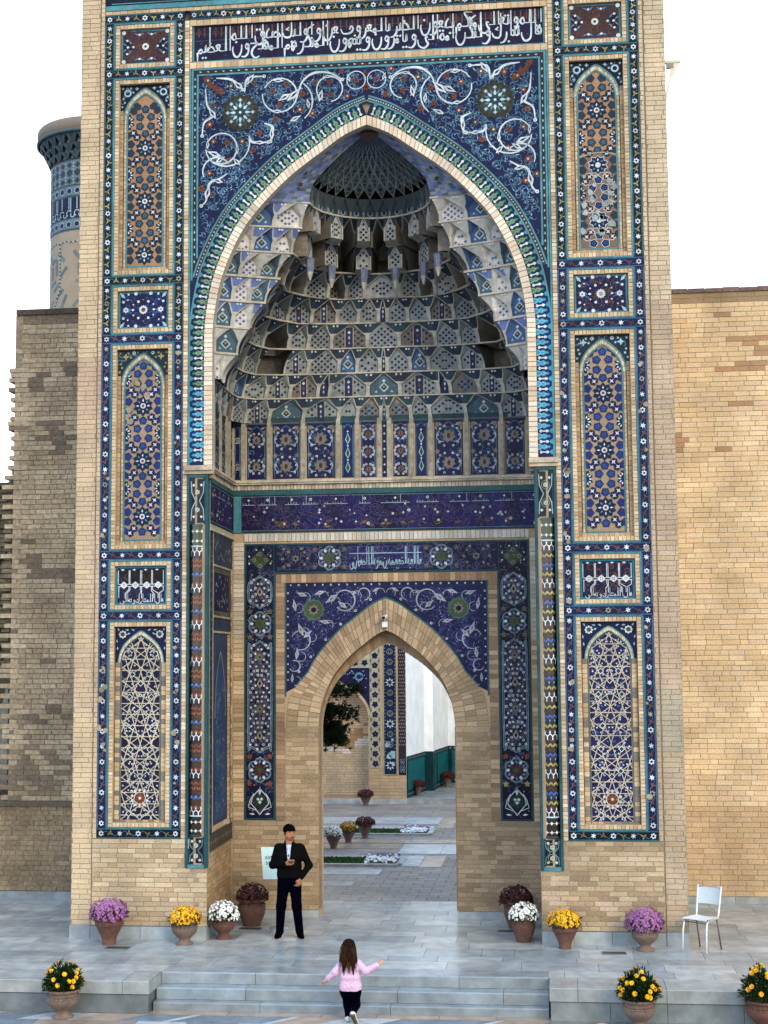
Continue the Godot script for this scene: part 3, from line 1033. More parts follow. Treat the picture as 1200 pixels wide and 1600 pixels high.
	if broken > 0:
		for i in 22:
			chip(rub, cx + rng.randf_range(-0.24, 0.24), rng.randf_range(y0 + 0.3, broken - 0.05), rng.randf_range(0.03, 0.075), -deep + 0.011, C.stone.lerp(C.ice, 0.4))
	elif s < 0 and not upper:
		for q in [[0.0, 2.55], [0.06, 2.42], [-0.1, 2.62], [-0.24, 2.1], [-0.2, 2.02], [-0.23, 2.2]]:
			chip(rub, cx + q[0], y0 + q[1], 0.07, -deep + 0.011, C.stone)
	if rub.v.size():
		put(rub.mesh(M.dull_tile), "bare_patch", p, Transform3D.IDENTITY, "stuff")
	put(bricks.mesh(M.brick), "brick_frame", p, Transform3D.IDENTITY, "stuff")
	put(tile.mesh(M.tile), "tile_arch", p, Transform3D.IDENTITY, "stuff")

func band(pc: Pieces, outer: PackedVector2Array, inner: PackedVector2Array, z: float, col: Color) -> void:
	for i in outer.size() - 1:
		pc.quad(Vector3(inner[i].x, inner[i].y, z), Vector3(inner[i + 1].x, inner[i + 1].y, z), Vector3(outer[i + 1].x, outer[i + 1].y, z), Vector3(outer[i].x, outer[i].y, z), col)
		pc.quad(Vector3(inner[i].x, inner[i].y, z - 0.02), Vector3(inner[i + 1].x, inner[i + 1].y, z - 0.02), Vector3(inner[i + 1].x, inner[i + 1].y, z), Vector3(inner[i].x, inner[i].y, z), col)

# Tall sunk panel whose dark tiles are divided by raised clay straps.
func strap_panel(g: Node3D, s: float, y0: float, y1: float) -> void:
	var p := group_part("strapwork_panel", g)
	var bricks := pieces()
	var tile := pieces()
	var deep := 0.075
	frame(bricks, tile, s, y0, y1, deep, C.turq.lerp(C.teal, 0.5), [C.buff, C.cream.lerp(C.buff, 0.5), C.buff2])
	var cx := s * 3.55
	var top := y1 - 0.09
	var spring := y1 - 0.64
	var apex := y1 - 0.15
	tile.poly(spandrel(cx, 0.405, spring, top, 0.365, spring + 0.001, apex), -deep + 0.004, C.navy2)
	for k in [-1.0, 1.0]:
		tile.petals(cx + k * 0.29, top - 0.12, 0.062, 8, -deep + 0.007, C.white)
		tile.disc(cx + k * 0.29, top - 0.12, 0.034, -deep + 0.009, C.moss, 8)
		for q in [[0.13, 0.05, 0.4], [0.2, 0.11, -0.5], [0.36, 0.04, 0.9], [0.38, 0.22, 1.4], [0.37, 0.33, 1.5], [0.22, 0.05, 0.1]]:
			tile.leaf(cx + k * q[0], top - q[1], 0.06, 0.026, q[2] if k > 0 else PI - q[2], -deep + 0.007, C.ice)
	var o1 := full_arch(0.365, spring, apex, cx)
	var o2 := full_arch(0.35, spring, apex - 0.02, cx)
	var o3 := full_arch(0.32, spring, apex - 0.07, cx)
	var o4 := full_arch(0.295, spring, apex - 0.1, cx)
	band(tile, o1, o2, -deep + 0.016, C.turq)
	voussoirs(bricks, o3, o2, -deep, -deep + 0.018, 0.06, [C.buff, C.cream])
	band(tile, o3, o4, -deep + 0.012, C.teal)
	for k in [-1.0, 1.0]:
		header_row(bricks, cx + k * 0.322, y0 + 0.13, cx + k * 0.4, spring, -deep + 0.004, [C.buff2, C.buff, C.greystone], 0.07)
		tile.box(cx + k * 0.295, y0 + 0.13, -deep, cx + k * 0.32, spring, -deep + 0.012, C.teal.lerp(C.greystone, 0.5))
	header_row(bricks, cx - 0.4, y0 + 0.09, cx + 0.4, y0 + 0.128, -deep + 0.004, [C.greystone, C.buff2], 0.08)
	var field := PackedVector2Array([Vector2(cx + 0.295, y0 + 0.13), Vector2(cx + 0.295, spring)])
	var inner := full_arch(0.295, spring, apex - 0.1, cx)
	inner.reverse()
	field.append_array(inner)
	field.append(Vector2(cx - 0.295, y0 + 0.13))
	tile.poly(field, -deep + 0.002, lin("25233f") if s < 0 else lin("2a2857"))
	# straps run in five directions
	var straps := pieces()
	var mid := y0 + 0.45
	var pitch := 0.168
	for k in 5:
		var a := PI * k / 5.0
		var d := Vector2(cos(a), sin(a))
		var nrm := Vector2(-d.y, d.x)
		for i in range(-15, 16):
			var o := Vector2(cx, mid) + nrm * (i + 0.5) * pitch
			var lines := Geometry2D.intersect_polyline_with_polygon(PackedVector2Array([o - d * 5.0, o + d * 5.0]), field)
			for l in lines:
				if l.size() < 2 or l[0].distance_to(l[1]) < 0.05:
					continue
				# every third run is broken off, as the weave turns there
				var count := maxi(1, int(l[0].distance_to(l[1]) / 0.36))
				for q in count:
					if count > 1 and rng.randf() < 0.05:
						continue
					var e0 := l[0].lerp(l[1], float(q) / count)
					var e1 := l[0].lerp(l[1], float(q + 1) / count)
					var w := Vector2(-d.y, d.x) * 0.0058
					straps.poly(PackedVector2Array([e0 + w, e0 - w, e1 - w, e1 + w]), -deep + 0.014 + k * 0.0006, vary(lin("cdc2ad") if s < 0 else lin("c4b8a4"), 0.12), 0.012)
	put(straps.mesh(M.brick), "strap", p, Transform3D.IDENTITY, "stuff")
	# small blossoms in the gaps, mirrored about the axis
	for i in 230:
		var x := rng.randf_range(0.02, 0.27)
		var y := rng.randf_range(y0 + 0.16, apex - 0.2)
		for k in [-1.0, 1.0]:
			var q := Vector2(cx + k * x, y)
			if Geometry2D.is_point_in_polygon(q, field):
				if i % 3 == 0:
					tile.leaf(q.x, q.y, 0.05, 0.02, 0.7 * k, -deep + 0.006, C.sky * 0.6)
				else:
					tile.star(q.x, q.y, 0.017, 0.009, 5, -deep + 0.007, vary(C.white, 0.1))
	# framed drops and the red-hearted rosettes
	for q in [[0.0, 0.45, 1], [0.0, 2.0, 0], [0.17, 0.22, 2], [0.0, 0.17, 2], [0.12, 1.52, 2], [0.17, 1.98, 2], [0.13, 2.32, 2], [0.0, 2.18, 2], [0.13, 0.86, 2], [0.0, 0.78, 2], [0.15, 1.18, 2]]:
		for k in ([-1.0, 1.0] if q[0] > 0 else [1.0]):
			var x: float = cx + k * q[0]
			var y: float = y0 + q[1]
			if q[2] == 1:
				tile.star(x, y, 0.085, 0.06, 10, -deep + 0.008, C.rust)
				tile.disc(x, y, 0.022, -deep + 0.01, C.white, 8)
				for i in 10:
					var t := TAU * i / 10.0
					tile.disc(x + sin(t) * 0.125, y + cos(t) * 0.125, 0.02, -deep + 0.016, C.white, 6)
			elif q[2] == 2:
				tile.star(x, y, 0.05, 0.034, 4, -deep + 0.0165, C.white)
				tile.star(x, y, 0.034, 0.024, 4, -deep + 0.0175, C.navy)
				tile.disc(x, y, 0.013, -deep + 0.0185, C.moss, 6)
			else:
				flower(tile, x, y, 0.03, -deep + 0.0165, 0)
	put(bricks.mesh(M.brick), "brick_frame", p, Transform3D.IDENTITY, "stuff")
	put(tile.mesh(M.tile), "tile_arch", p, Transform3D.IDENTITY, "stuff")

func small_panel(g: Node3D, s: float, y0: float, y1: float, style: String) -> void:
	var p := group_part("square_tile_panel", g)
	var bricks := pieces()
	var tile := pieces()
	var deep := 0.05
	frame(bricks, tile, s, y0, y1, deep, C.turq.lerp(C.teal, 0.3), [C.buff, C.cream.lerp(C.buff, 0.5), C.buff2])
	var cx := s * 3.55
	var cy := (y0 + y1) * 0.5
	var w := 0.4
	var h := (y1 - y0) * 0.5 - 0.095
	var z := -deep
	tile.rect(cx - w, cy - h, cx + w, cy + h, z, C.turq if not (style == "angular") else C.turq2 * 0.8)
	var ground: Color = lin("463438") if style == "medallion" else lin("20234a")
	tile.box(cx - w + 0.03, cy - h + 0.03, z, cx + w - 0.03, cy + h - 0.03, z + 0.006, ground)
	var zz := z + 0.009
	if style == "medallion":
		tile.ring(cx, cy, 0.022, 0.055, zz + 0.003, C.white, 14)
		tile.star(cx, cy, 0.16, 0.1, 10, zz, C.umber)
		for kx in [-1.0, 1.0]:
			tile.poly([Vector2(cx + kx * 0.19, cy), Vector2(cx + kx * 0.31, cy + 0.15), Vector2(cx + kx * 0.35, cy + 0.06), Vector2(cx + kx * 0.35, cy - 0.06), Vector2(cx + kx * 0.31, cy - 0.15)], zz, C.ink)
			for q in [[0.2, 0.0], [0.29, 0.0], [0.3, 0.11], [0.3, -0.11], [0.1, 0.2], [0.1, -0.2]]:
				tile.leaf(cx + kx * q[0], cy + q[1], 0.05, 0.045, 0.4 * kx + (0.0 if kx > 0 else PI), zz + 0.003, C.white)
			for q in [[0.25, 0.08, 0.9], [0.25, -0.08, -0.9], [0.34, 0.05, 0.7], [0.34, -0.05, -0.7], [0.15, 0.21, 0.4], [0.15, -0.21, -0.4], [0.06, 0.21, 2.6], [0.06, -0.21, -2.6]]:
				tile.leaf(cx + kx * q[0], cy + q[1], 0.09, 0.025, q[2] if kx > 0 else PI - q[2], zz + 0.002, C.sky * 0.8)
			for ky in [-1.0, 1.0]:
				tile.disc(cx + kx * (w - 0.045), cy + ky * (h - 0.045), 0.035, zz + 0.003, C.white, 8)
		vines(tile, cx - 0.34, cy - h + 0.05, cx + 0.34, cy + h - 0.05, 50, zz + 0.001, C.brown, C.rust, 0.06)
	elif style == "rosette":
		tile.star(cx, cy, 0.075, 0.058, 12, zz + 0.004, C.white)
		tile.disc(cx, cy, 0.034, zz + 0.006, C.rust if s < 0 else C.stone, 10)
		for i in 8:
			var t := TAU * (i + 0.5) / 8.0
			tile.petals(cx + cos(t) * 0.2, cy + sin(t) * 0.17, 0.09, 6, zz, lin("262347"))
		for kx in [-1.0, 1.0]:
			tile.star(cx + kx * 0.28, cy, 0.05, 0.035, 6, zz + 0.004, C.white)
			tile.disc(cx + kx * 0.28, cy, 0.016, zz + 0.006, C.turq, 6)
			tile.leaf(cx + kx * 0.17, cy, 0.055, 0.04, 0.0 if kx > 0 else PI, zz + 0.004, C.white)
			tile.leaf(cx + kx * 0.23, cy, 0.06, 0.03, 0.0 if kx > 0 else PI, zz + 0.003, C.turq)
			for ky in [-1.0, 1.0]:
				for q in [[0.08, 0.13, 0.022], [0.0, 0.17, 0.014], [0.16, 0.085, 0.014], [0.25, 0.16, 0.014], [0.32, 0.13, 0.022], [0.12, 0.26, 0.03], [0.24, 0.25, 0.018]]:
					if q[1] < h - 0.02:
						tile.disc(cx + kx * q[0], cy + ky * q[1], q[2], zz + 0.005, C.white if q[2] > 0.015 else C.cream, 7)
				tile.arc(cx + kx * 0.24, cy + ky * 0.1, 0.07, 0.4, 2.6, 0.012, zz + 0.003, C.blue, -1.0, 0.022)
				tile.arc(cx + kx * 0.1, cy + ky * 0.2, 0.07, 0.6 * ky, 2.4 * ky, 0.012, zz + 0.003, C.blue, -1.0, 0.022)
				tile.leaf(cx + kx * (w - 0.06), cy + ky * (h - 0.055), 0.13, 0.05, (0.7 if kx * ky < 0 else -0.7) + PI * 0.5, zz + 0.004, C.ice)
		vines(tile, cx - 0.34, cy - h + 0.05, cx + 0.34, cy + h - 0.05, 60, zz + 0.001, C.brown if s > 0 else C.blue * 0.7, C.blue, 0.06)
	else:
		var wh: Color = C.white
		var dark: Color = lin("241f3c") if s > 0 else lin("201f22")
		tile.rect(cx - w + 0.035, cy, cx + w - 0.035, cy + h - 0.035, zz, dark)
		vines(tile, cx - 0.34, cy - h + 0.05, cx + 0.34, cy + h - 0.05, 55, zz + 0.001, C.brown if s > 0 else C.umber, C.blue, 0.07)
		for i in 4:
			var x := cx - 0.27 + i * 0.18
			tile.star(x, cy + 0.005, 0.056, 0.045, 4, zz + 0.006, wh)
			for q in [[-0.013, 0.013], [0.013, 0.013], [-0.013, -0.013], [0.013, -0.013]]:
				tile.disc(x + q[0], cy + 0.005 + q[1], 0.009, zz + 0.008, C.moss, 4)
			tile.leaf(x - 0.02, cy + h - 0.055, 0.03, 0.06, -PI * 0.5, zz + 0.005, wh)
		for x in [-0.36, -0.19, -0.175, -0.01, 0.01, 0.165, 0.18, 0.35]:
			tile.ribbon([Vector2(cx + x, cy + 0.02), Vector2(cx + x, cy + h - 0.06)], 0.011, zz + 0.004, wh)
		for y in [0.018, -0.014]:
			tile.ribbon([Vector2(cx - 0.36, cy + y), Vector2(cx + 0.36, cy + y)], 0.01, zz + 0.003, wh)
		for q in [[[-0.35, -0.014, -0.35, -0.19]], [[-0.19, -0.014, -0.19, -0.06, -0.25, -0.12, -0.25, -0.2]], [[-0.175, -0.014, -0.175, -0.07, -0.235, -0.13, -0.235, -0.2]], [[-0.01, -0.014, -0.01, -0.07, 0.0, -0.1, -0.03, -0.14]], [[0.01, -0.014, 0.01, -0.2]], [[0.165, -0.014, 0.165, -0.09, 0.2, -0.12, 0.2, -0.2]], [[0.18, -0.014, 0.18, -0.07, 0.27, -0.12, 0.27, -0.2]], [[0.35, -0.014, 0.35, -0.08, 0.29, -0.12, 0.29, -0.2]]]:
			var pts := PackedVector2Array()
			for i in range(0, q[0].size(), 2):
				pts.append(Vector2(cx + q[0][i], cy + q[0][i + 1]))
			tile.ribbon(pts, 0.011, zz + 0.004, wh)
		write(tile, "f:Al A LLH b:bA,rK w b:3ALy", cx + 0.35, cx - 0.34, cy - h + 0.0, 0.17, zz + 0.006, 0.013, wh, false)
	put(bricks.mesh(M.brick), "brick_frame", p, Transform3D.IDENTITY, "stuff")
	put(tile.mesh(M.tile), "tile_field", p, Transform3D.IDENTITY, "stuff")

# ------------------------------------------------------------------ the big arch

func offset_path(half: float, spring: float, apex: float, low: float) -> Array:
	var pts := PackedVector2Array([Vector2(half, low)])
	for i in 12:
		pts.append(Vector2(half, lerpf(low, spring, (i + 1) / 13.0)))
	pts.append_array(half_arch(half, spring, apex, 6))
	var nrm := PackedVector2Array()
	var at := PackedFloat32Array()
	var s := 0.0
	for i in pts.size():
		var d := (pts[mini(i + 1, pts.size() - 1)] - pts[maxi(i - 1, 0)]).normalized()
		nrm.append(Vector2(d.y, -d.x))
		if i > 0:
			s += pts[i].distance_to(pts[i - 1])
		at.append(s)
	return [pts, nrm, at]

func on_path(path: Array, s: float, t: float) -> Vector2:
	var at: PackedFloat32Array = path[2]
	var i := clampi(at.bsearch(s) - 1, 0, at.size() - 2)
	var k := clampf((s - at[i]) / maxf(at[i + 1] - at[i], 1e-6), 0.0, 1.0)
	var q: Vector2 = path[0][i].lerp(path[0][i + 1], k) + path[1][i].lerp(path[1][i + 1], k) * t
	return Vector2(maxf(q.x, 0.0), q.y)

func main_arch(g: Node3D) -> void:
	# rim of pale bricks on edge
	var rim := pieces()
	var inner := PackedVector2Array([Vector2(2.43, 7.19), Vector2(2.43, 8.2)])
	var outer := PackedVector2Array([Vector2(2.56, 7.19), Vector2(2.56, 8.2)])
	inner.append_array(half_arch(2.43, 9.25, 12.47))
	outer.append_array(half_arch(2.56, 9.25, 12.62))
	for k in [1.0, -1.0]:
		rim.mirror = k
		voussoirs(rim, inner, outer, -0.1, 0.03, 0.075, [lin("efe2ce"), lin("ead9c2"), lin("ecdfcb"), lin("e2cdb2")])
		for i in inner.size() - 1:
			var q0 := inner[i] - Vector2(0.004, 0.004)
			var q1 := inner[i + 1] - Vector2(0.004, 0.004)
			rim.quad(Vector3(q0.x, q0.y, 0.012), Vector3(q0.x, q0.y, -0.14), Vector3(q1.x, q1.y, -0.14), Vector3(q1.x, q1.y, 0.012), C.plaster * 0.8)
			rim.quad(Vector3(inner[i].x, inner[i].y, 0.012), Vector3(outer[i].x, outer[i].y, 0.012), Vector3(outer[i + 1].x, outer[i + 1].y, 0.012), Vector3(inner[i + 1].x, inner[i + 1].y, 0.012), C.mortar)
	put(rim.mesh(M.brick), "arch_rim_bricks", g, Transform3D.IDENTITY, "stuff")
	# the band of bone-shaped tiles
	var pc := pieces()
	var path := offset_path(2.565, 9.25, 12.63, 7.19)
	var total: float = path[2][path[2].size() - 1]
	var wide := 0.225
	var pitch := 0.158
	var count := int(total / pitch)
	pitch = total / count
	for k in [1.0, -1.0]:
		pc.mirror = k
		for i in count * 4:
			var s0 := total * i / (count * 4.0)
			var s1 := total * (i + 1) / (count * 4.0)
			var low: bool = on_path(path, s0, 0).y < (8.4 if k < 0 else 9.6)
			var a := on_path(path, s0, 0)
			var b := on_path(path, s1, 0)
			var d := on_path(path, s1, wide)
			var e := on_path(path, s0, wide)
			pc.quad(Vector3(a.x, a.y, 0), Vector3(e.x, e.y, 0), Vector3(d.x, d.y, 0), Vector3(b.x, b.y, 0), lin("232a5a") if low else lin("1a2740"))
		for i in count + 1:
			var s := i * pitch
			var here := on_path(path, s, 0)
			var low := here.y < (8.4 if k < 0 else 9.6)
			var green: Color = C.turq2 if low else lin("3f7d7a")
			var edge: Color = C.ice if low else C.lime
			var map := func(q: Array) -> PackedVector2Array:
				var out := PackedVector2Array()
				for e in q:
					out.append(on_path(path, clampf(s + e[0], 0.0, total), e[1]))
				return out
			if i < count:
				# outer triangle, then the white bone
				var o: Array = [[pitch * 0.5 - 0.045, wide], [pitch * 0.5 - 0.02, wide - 0.045], [pitch * 0.5, wide - 0.055], [pitch * 0.5 + 0.02, wide - 0.045], [pitch * 0.5 + 0.045, wide]]
				flat(pc, map.call(o), 0.003, C.turq if not low else C.turq2)
				var m := pitch * 0.5
				flat(pc, map.call([[m - 0.02, 0.03], [m - 0.026, 0.045], [m - 0.01, 0.06], [m - 0.01, 0.115], [m - 0.024, 0.13], [m - 0.014, 0.155], [m, 0.165], [m + 0.014, 0.155], [m + 0.024, 0.13], [m + 0.01, 0.115], [m + 0.01, 0.06], [m + 0.026, 0.045], [m + 0.02, 0.03], [m, 0.02]]), 0.006, C.white)
			if i > 0 and i < count:
				var finger := [[-0.05, 0.0], [-0.044, 0.04], [-0.026, 0.06], [-0.044, 0.09], [-0.036, 0.12], [-0.016, 0.14], [-0.02, 0.17], [0.0, 0.19], [0.02, 0.17], [0.016, 0.14], [0.036, 0.12], [0.044, 0.09], [0.026, 0.06], [0.044, 0.04], [0.05, 0.0]]
				flat(pc, map.call(finger), 0.003, green)
				var line := [[-0.04, 0.004], [-0.028, 0.035], [-0.008, 0.06], [-0.022, 0.09], [-0.008, 0.12], [0, 0.15], [0.008, 0.12], [0.022, 0.09], [0.008, 0.06], [0.028, 0.035], [0.04, 0.004]]
				pc.ribbon(map.call(line), 0.009, 0.005, edge)
	put(pc.mesh(M.tile), "bone_tile_band", g, Transform3D.IDENTITY, "stuff")
	# two turquoise lines with a dotted strip between them
	var tw := pieces()
	var out2 := offset_path(2.79, 9.25, 12.855, 7.19)
	var mid := PackedVector2Array()
	var far := PackedVector2Array()
	var near := PackedVector2Array()
	for i in out2[0].size():
		near.append(on_path(out2, out2[2][i], 0.01))
		mid.append(on_path(out2, out2[2][i], 0.05))
		far.append(on_path(out2, out2[2][i], 0.09))
	for k in [1.0, -1.0]:
		tw.mirror = k
		var upper := 14
		var n2 := near.slice(upper)
		var m2 := mid.slice(upper)
		var f2 := far.slice(upper)
		tw.ribbon(near, 0.024, 0.006, C.turq)
		var cut := 0
		while cut < m2.size() and m2[cut].x > 2.72:
			cut += 1
		tw.ribbon(m2.slice(cut), 0.06, 0.002, C.brown.lerp(C.navy, 0.5))
		tw.ribbon(f2.slice(cut), 0.024, 0.006, C.turq)
		for i in m2.size() - 1:
			for q in 2:
				var e := m2[i].lerp(m2[i + 1], q * 0.5)
				if e.x < 2.7:
					tw.disc(e.x, e.y, 0.014, 0.006, C.ice, 4)
		# outer upright frame
		tw.box(2.795, 7.19, -0.02, 2.82, 13.53, 0.004, C.turq)
	put(tw.mesh(M.tile), "turquoise_arch_line", g, Transform3D.IDENTITY, "stuff")

func flat(pc: Pieces, pts: PackedVector2Array, z: float, col: Color) -> void:
	var clean := PackedVector2Array()
	for q in pts:
		if clean.is_empty() or clean[clean.size() - 1].distance_to(q) > 0.001:
			clean.append(q)
	if clean.size() > 2:
		pc.poly(clean, z, col)

func inscription(g: Node3D) -> void:
	var pc := pieces()
	var deep := 0.04
	pc.rect(-2.78, 13.635, 2.78, 14.235, -deep, lin("231f38"))
	pc.box(-2.78, 13.635, -deep, 2.78, 13.66, -deep + 0.01, C.turq)
	for s in [-1.0, 1.0]:
		pc.box(s * 2.755, 13.66, -deep, s * 2.78, 14.235, -deep + 0.01, C.turq)
	# pale upright letters of the second line, high up
	for i in 60:
		var x := -2.68 + i * 0.091
		pc.ribbon([Vector2(x, 14.05), Vector2(x, 14.2)], 0.02, -deep + 0.003, C.brown)
		if i % 3 == 0:
			pc.arc(x, 14.12, 0.035, 0, 4.5, 0.016, -deep + 0.003, C.rust * 0.7)
	for y in [13.99, 14.1]:
		pc.rect(-2.74, y, 2.74, y + 0.006, -deep + 0.0025, C.greystone * 0.6)
	vines(pc, -2.7, 13.7, 2.7, 14.0, 120, -deep + 0.002, C.navy2 * 1.4, C.blue, 0.07)
	put(pc.mesh(M.tile), "inscription_ground", g, Transform3D.IDENTITY, "stuff")
	var lt := pieces()
	write(lt, "f:Al A LLH b:bA,rK w b:3ALy w Lb:kn. mb.kM AmH: b;d3wn. ALy ALj.b;r w b;Amrwn. b,ALm3rwF w b;b.hwn. 3n. ALmb.kr w AwLb;K hM ALmf.LJwn. Sdq: A LLH AL3t.b;M", 2.73, -2.74, 13.665, 0.55, -deep + 0.009, 0.032, C.white.lerp(C.ice, 0.15))
	put(lt.mesh(M.tile), "lettering", g, Transform3D.IDENTITY, "stuff")

func in_spandrel(x: float, y: float, r: float) -> bool:
	if absf(x) + r > 2.68 or y + r > 13.43 or y < 10.4:
		return false
	# outside the arch with room to spare
	for i in ARCH.size() - 1:
		var a := Vector2(ARCH[i].x * 2.81, 9.25 + ARCH[i].y * 3.67)
		var b := Vector2(ARCH[i + 1].x * 2.81, 9.25 + ARCH[i + 1].y * 3.67)
		var q := Geometry2D.get_closest_point_to_segment(Vector2(absf(x), y), a, b)
		if q.distance_to(Vector2(absf(x), y)) < r + 0.06:
			return false
		if y >= a.y and y <= b.y and absf(x) < lerpf(a.x, b.x, (y - a.y) / maxf(b.y - a.y, 0.001)):
			return false
	return true

func V(x: float, y: float) -> Vector2:
	return Vector2(x, y)

func smooth(pts: Array, per := 5) -> PackedVector2Array:
	var out := PackedVector2Array()
	for i in pts.size() - 1:
		var a: Vector2 = pts[i]
		var b: Vector2 = pts[i + 1]
		for k in per:
			out.append(a.cubic_interpolate(b, pts[maxi(i - 1, 0)], pts[mini(i + 2, pts.size() - 1)], float(k) / per))
	out.append(pts[pts.size() - 1])
	return out

func main_spandrel(g: Node3D) -> void:
	var p := group_part("spandrel", g)
	var pc := pieces()
	var ground := spandrel(0, 2.795, 9.3, 13.53, 2.79, 9.31, 12.86)
	pc.poly(ground, -0.004, lin("1d2648"))
	# turquoise frame with a dotted strip
	for k in [1.0, -1.0]:
		pc.mirror = k
		pc.ribbon([V(2.685, 10.45), V(2.685, 13.43)], 0.03, 0.004, C.turq)
		pc.ribbon([V(2.77, 10.1), V(2.77, 13.51)], 0.03, 0.004, C.turq)
		pc.ribbon([V(2.728, 10.3), V(2.728, 13.47)], 0.056, 0.001, C.umber.lerp(C.navy, 0.5))
		for i in 26:
			pc.leaf(2.728, 10.4 + i * 0.118, 0.05, 0.024, PI * 0.5, 0.004, C.ice)
		pc.ribbon([V(0, 13.415), V(2.7, 13.415)], 0.03, 0.0042, C.turq)
		pc.ribbon([V(0, 13.51), V(2.785, 13.51)], 0.03, 0.0042, C.turq)
		pc.ribbon([V(0, 13.463), V(2.74, 13.463)], 0.062, 0.0012, C.umber.lerp(C.navy, 0.5))
		for i in 22:
			pc.leaf(0.06 + i * 0.123, 13.463, 0.05, 0.024, 0.2, 0.0045, C.ice)
	pc.mirror = 1.0
	vines(pc, -2.66, 10.6, 2.66, 13.4, 3800, 0.002, C.sky * 0.62, C.ice * 0.9, 0.068, in_spandrel)
	put(pc.mesh(M.tile), "spandrel_ground", p, Transform3D.IDENTITY, "stuff")
	var scroll := pieces()
	var w: Color = C.white.lerp(C.ice, 0.15)
	for k in [-1.0, 1.0]:
		scroll.mirror = k
		var z := 0.007
		scroll.arc(1.37, 13.02, 0.275, 0.5, 0.5 + TAU * 0.94, 0.016, z, w, -1.0, 0.027)
		scroll.arc(1.21, 12.9, 0.362, 2.2, -2.4 + TAU * 1.02, 0.016, z, w, 0.362, 0.027)
		scroll.arc(0.58, 13.08, 0.205, -1.0, 4.6, 0.016, z, w, -1.0, 0.027)
		scroll.arc(0.16, 13.2, 0.145, 0, TAU, 0.014, z, w)
		scroll.arc(2.3, 12.2, 0.25, 0.3, 0.3 + TAU * 0.95, 0.016, z, w, -1.0, 0.027)
		scroll.arc(2.22, 12.28, 0.37, 2.9, 5.6, 0.016, z, w, -1.0, 0.026)
		scroll.arc(2.38, 11.84, 0.22, -0.4, 2.6, 0.016, z, w, -1.0, 0.026)
		for line in [[V(2.56, 13.18), V(2.53, 12.91), V(2.43, 12.75), V(2.58, 12.63), V(2.61, 12.42)], [V(2.39, 13.35), V(2.14, 13.31), V(1.96, 13.14)], [V(1.93, 13.10), V(1.88, 13.32), V(1.62, 13.34)], [V(1.62, 12.58), V(1.48, 12.50), V(1.52, 12.28)], [V(1.86, 12.39), V(1.80, 12.28), V(1.55, 12.27)], [V(2.21, 11.79), V(2.34, 11.71), V(2.49, 11.64), V(2.54, 11.38), V(2.62, 11.29)], [V(1.09, 12.99), V(1.01, 13.22), V(0.83, 13.35), V(0.58, 13.34), V(0.38, 13.22)]]:
			scroll.ribbon(smooth(line), 0.014, z, w, 0.042, 0.014)
			var e: Vector2 = line[line.size() - 1]
			scroll.ring(e.x, e.y, 0.012, 0.03, z + 0.001, w, 10)
		# cut leaves swelling from the stems
		for q in [[1.14, 13.02, 0.3, 0.1, 2.4], [1.3, 12.98, 0.22, 0.09, -0.5], [1.42, 12.76, 0.18, 0.06, 0.1], [1.12, 12.63, 0.2, 0.07, 2.7], [0.92, 12.86, 0.16, 0.06, 1.4], [0.72, 12.98, 0.2, 0.08, 1.8], [0.62, 13.28, 0.14, 0.05, 0.0], [2.05, 12.18, 0.16, 0.05, 1.5], [2.42, 12.12, 0.24, 0.09, 0.4], [2.32, 12.02, 0.18, 0.07, 2.6], [2.06, 11.98, 0.17, 0.07, 0.8], [2.52, 11.5, 0.24, 0.09, 1.8], [2.36, 11.68, 0.18, 0.07, 0.3], [2.45, 12.78, 0.22, 0.09, 1.0], [2.04, 13.22, 0.22, 0.09, 0.7], [1.84, 13.3, 0.2, 0.08, -1.0], [1.5, 12.4, 0.2, 0.07, 1.5], [1.7, 12.27, 0.18, 0.06, 0.1], [1.4, 13.26, 0.18, 0.06, 0.1], [0.28, 13.24, 0.13, 0.05, 1.2], [2.52, 12.28, 0.15, 0.05, 1.6]]:
			scroll.leaf(q[0], q[1], q[2] * 1.05, q[3] * 1.05, q[4], z + 0.002, w)
			scroll.leaf(q[0], q[1], q[2] * 0.55, q[3] * 0.36, q[4], z + 0.004, C.navy2)
		# red-brown blossoms
		for q in [V(2.52, 13.32), V(2.15, 13.21), V(2.35, 13.14), V(1.79, 13.24), V(1.26, 13.20), V(1.48, 13.09), V(1.01, 13.02), V(1.37, 12.87), V(1.05, 12.77), V(0.85, 12.70), V(1.44, 12.63), V(0.81, 13.20), V(0.58, 13.19), V(0.57, 12.99), V(2.44, 12.91), V(2.49, 12.60), V(2.43, 12.32), V(2.21, 12.29), V(1.97, 12.30), V(1.69, 12.43), V(2.19, 12.00), V(2.49, 11.81), V(2.62, 11.57), V(1.79, 12.15), V(2.45, 11.47), V(0.39, 13.36), V(0.30, 12.95), V(0.16, 13.2), V(0.0, 13.28), V(0.0, 13.08)]:
			var rr := rng.randf_range(0.042, 0.055)
			scroll.petals(q.x, q.y, rr, 6, 0.006, vary(C.rust if rng.randf() < 0.6 else C.brown, 0.15), rng.randf(), 0.36)
			scroll.disc(q.x, q.y, rr * 0.32, 0.009, C.umber if rng.randf() < 0.7 else C.cream, 6)
		for q in [V(2.55, 13.35), V(2.4, 13.2), V(2.31, 13.12), V(2.48, 13.24)]:
			scroll.star(q.x, q.y, 0.07, 0.035, 5, 0.0055, C.rust.lerp(C.umber, 0.4), q.x * 3)
	put(scroll.mesh(M.tile), "leaf_scroll", p, Transform3D.IDENTITY, "stuff")
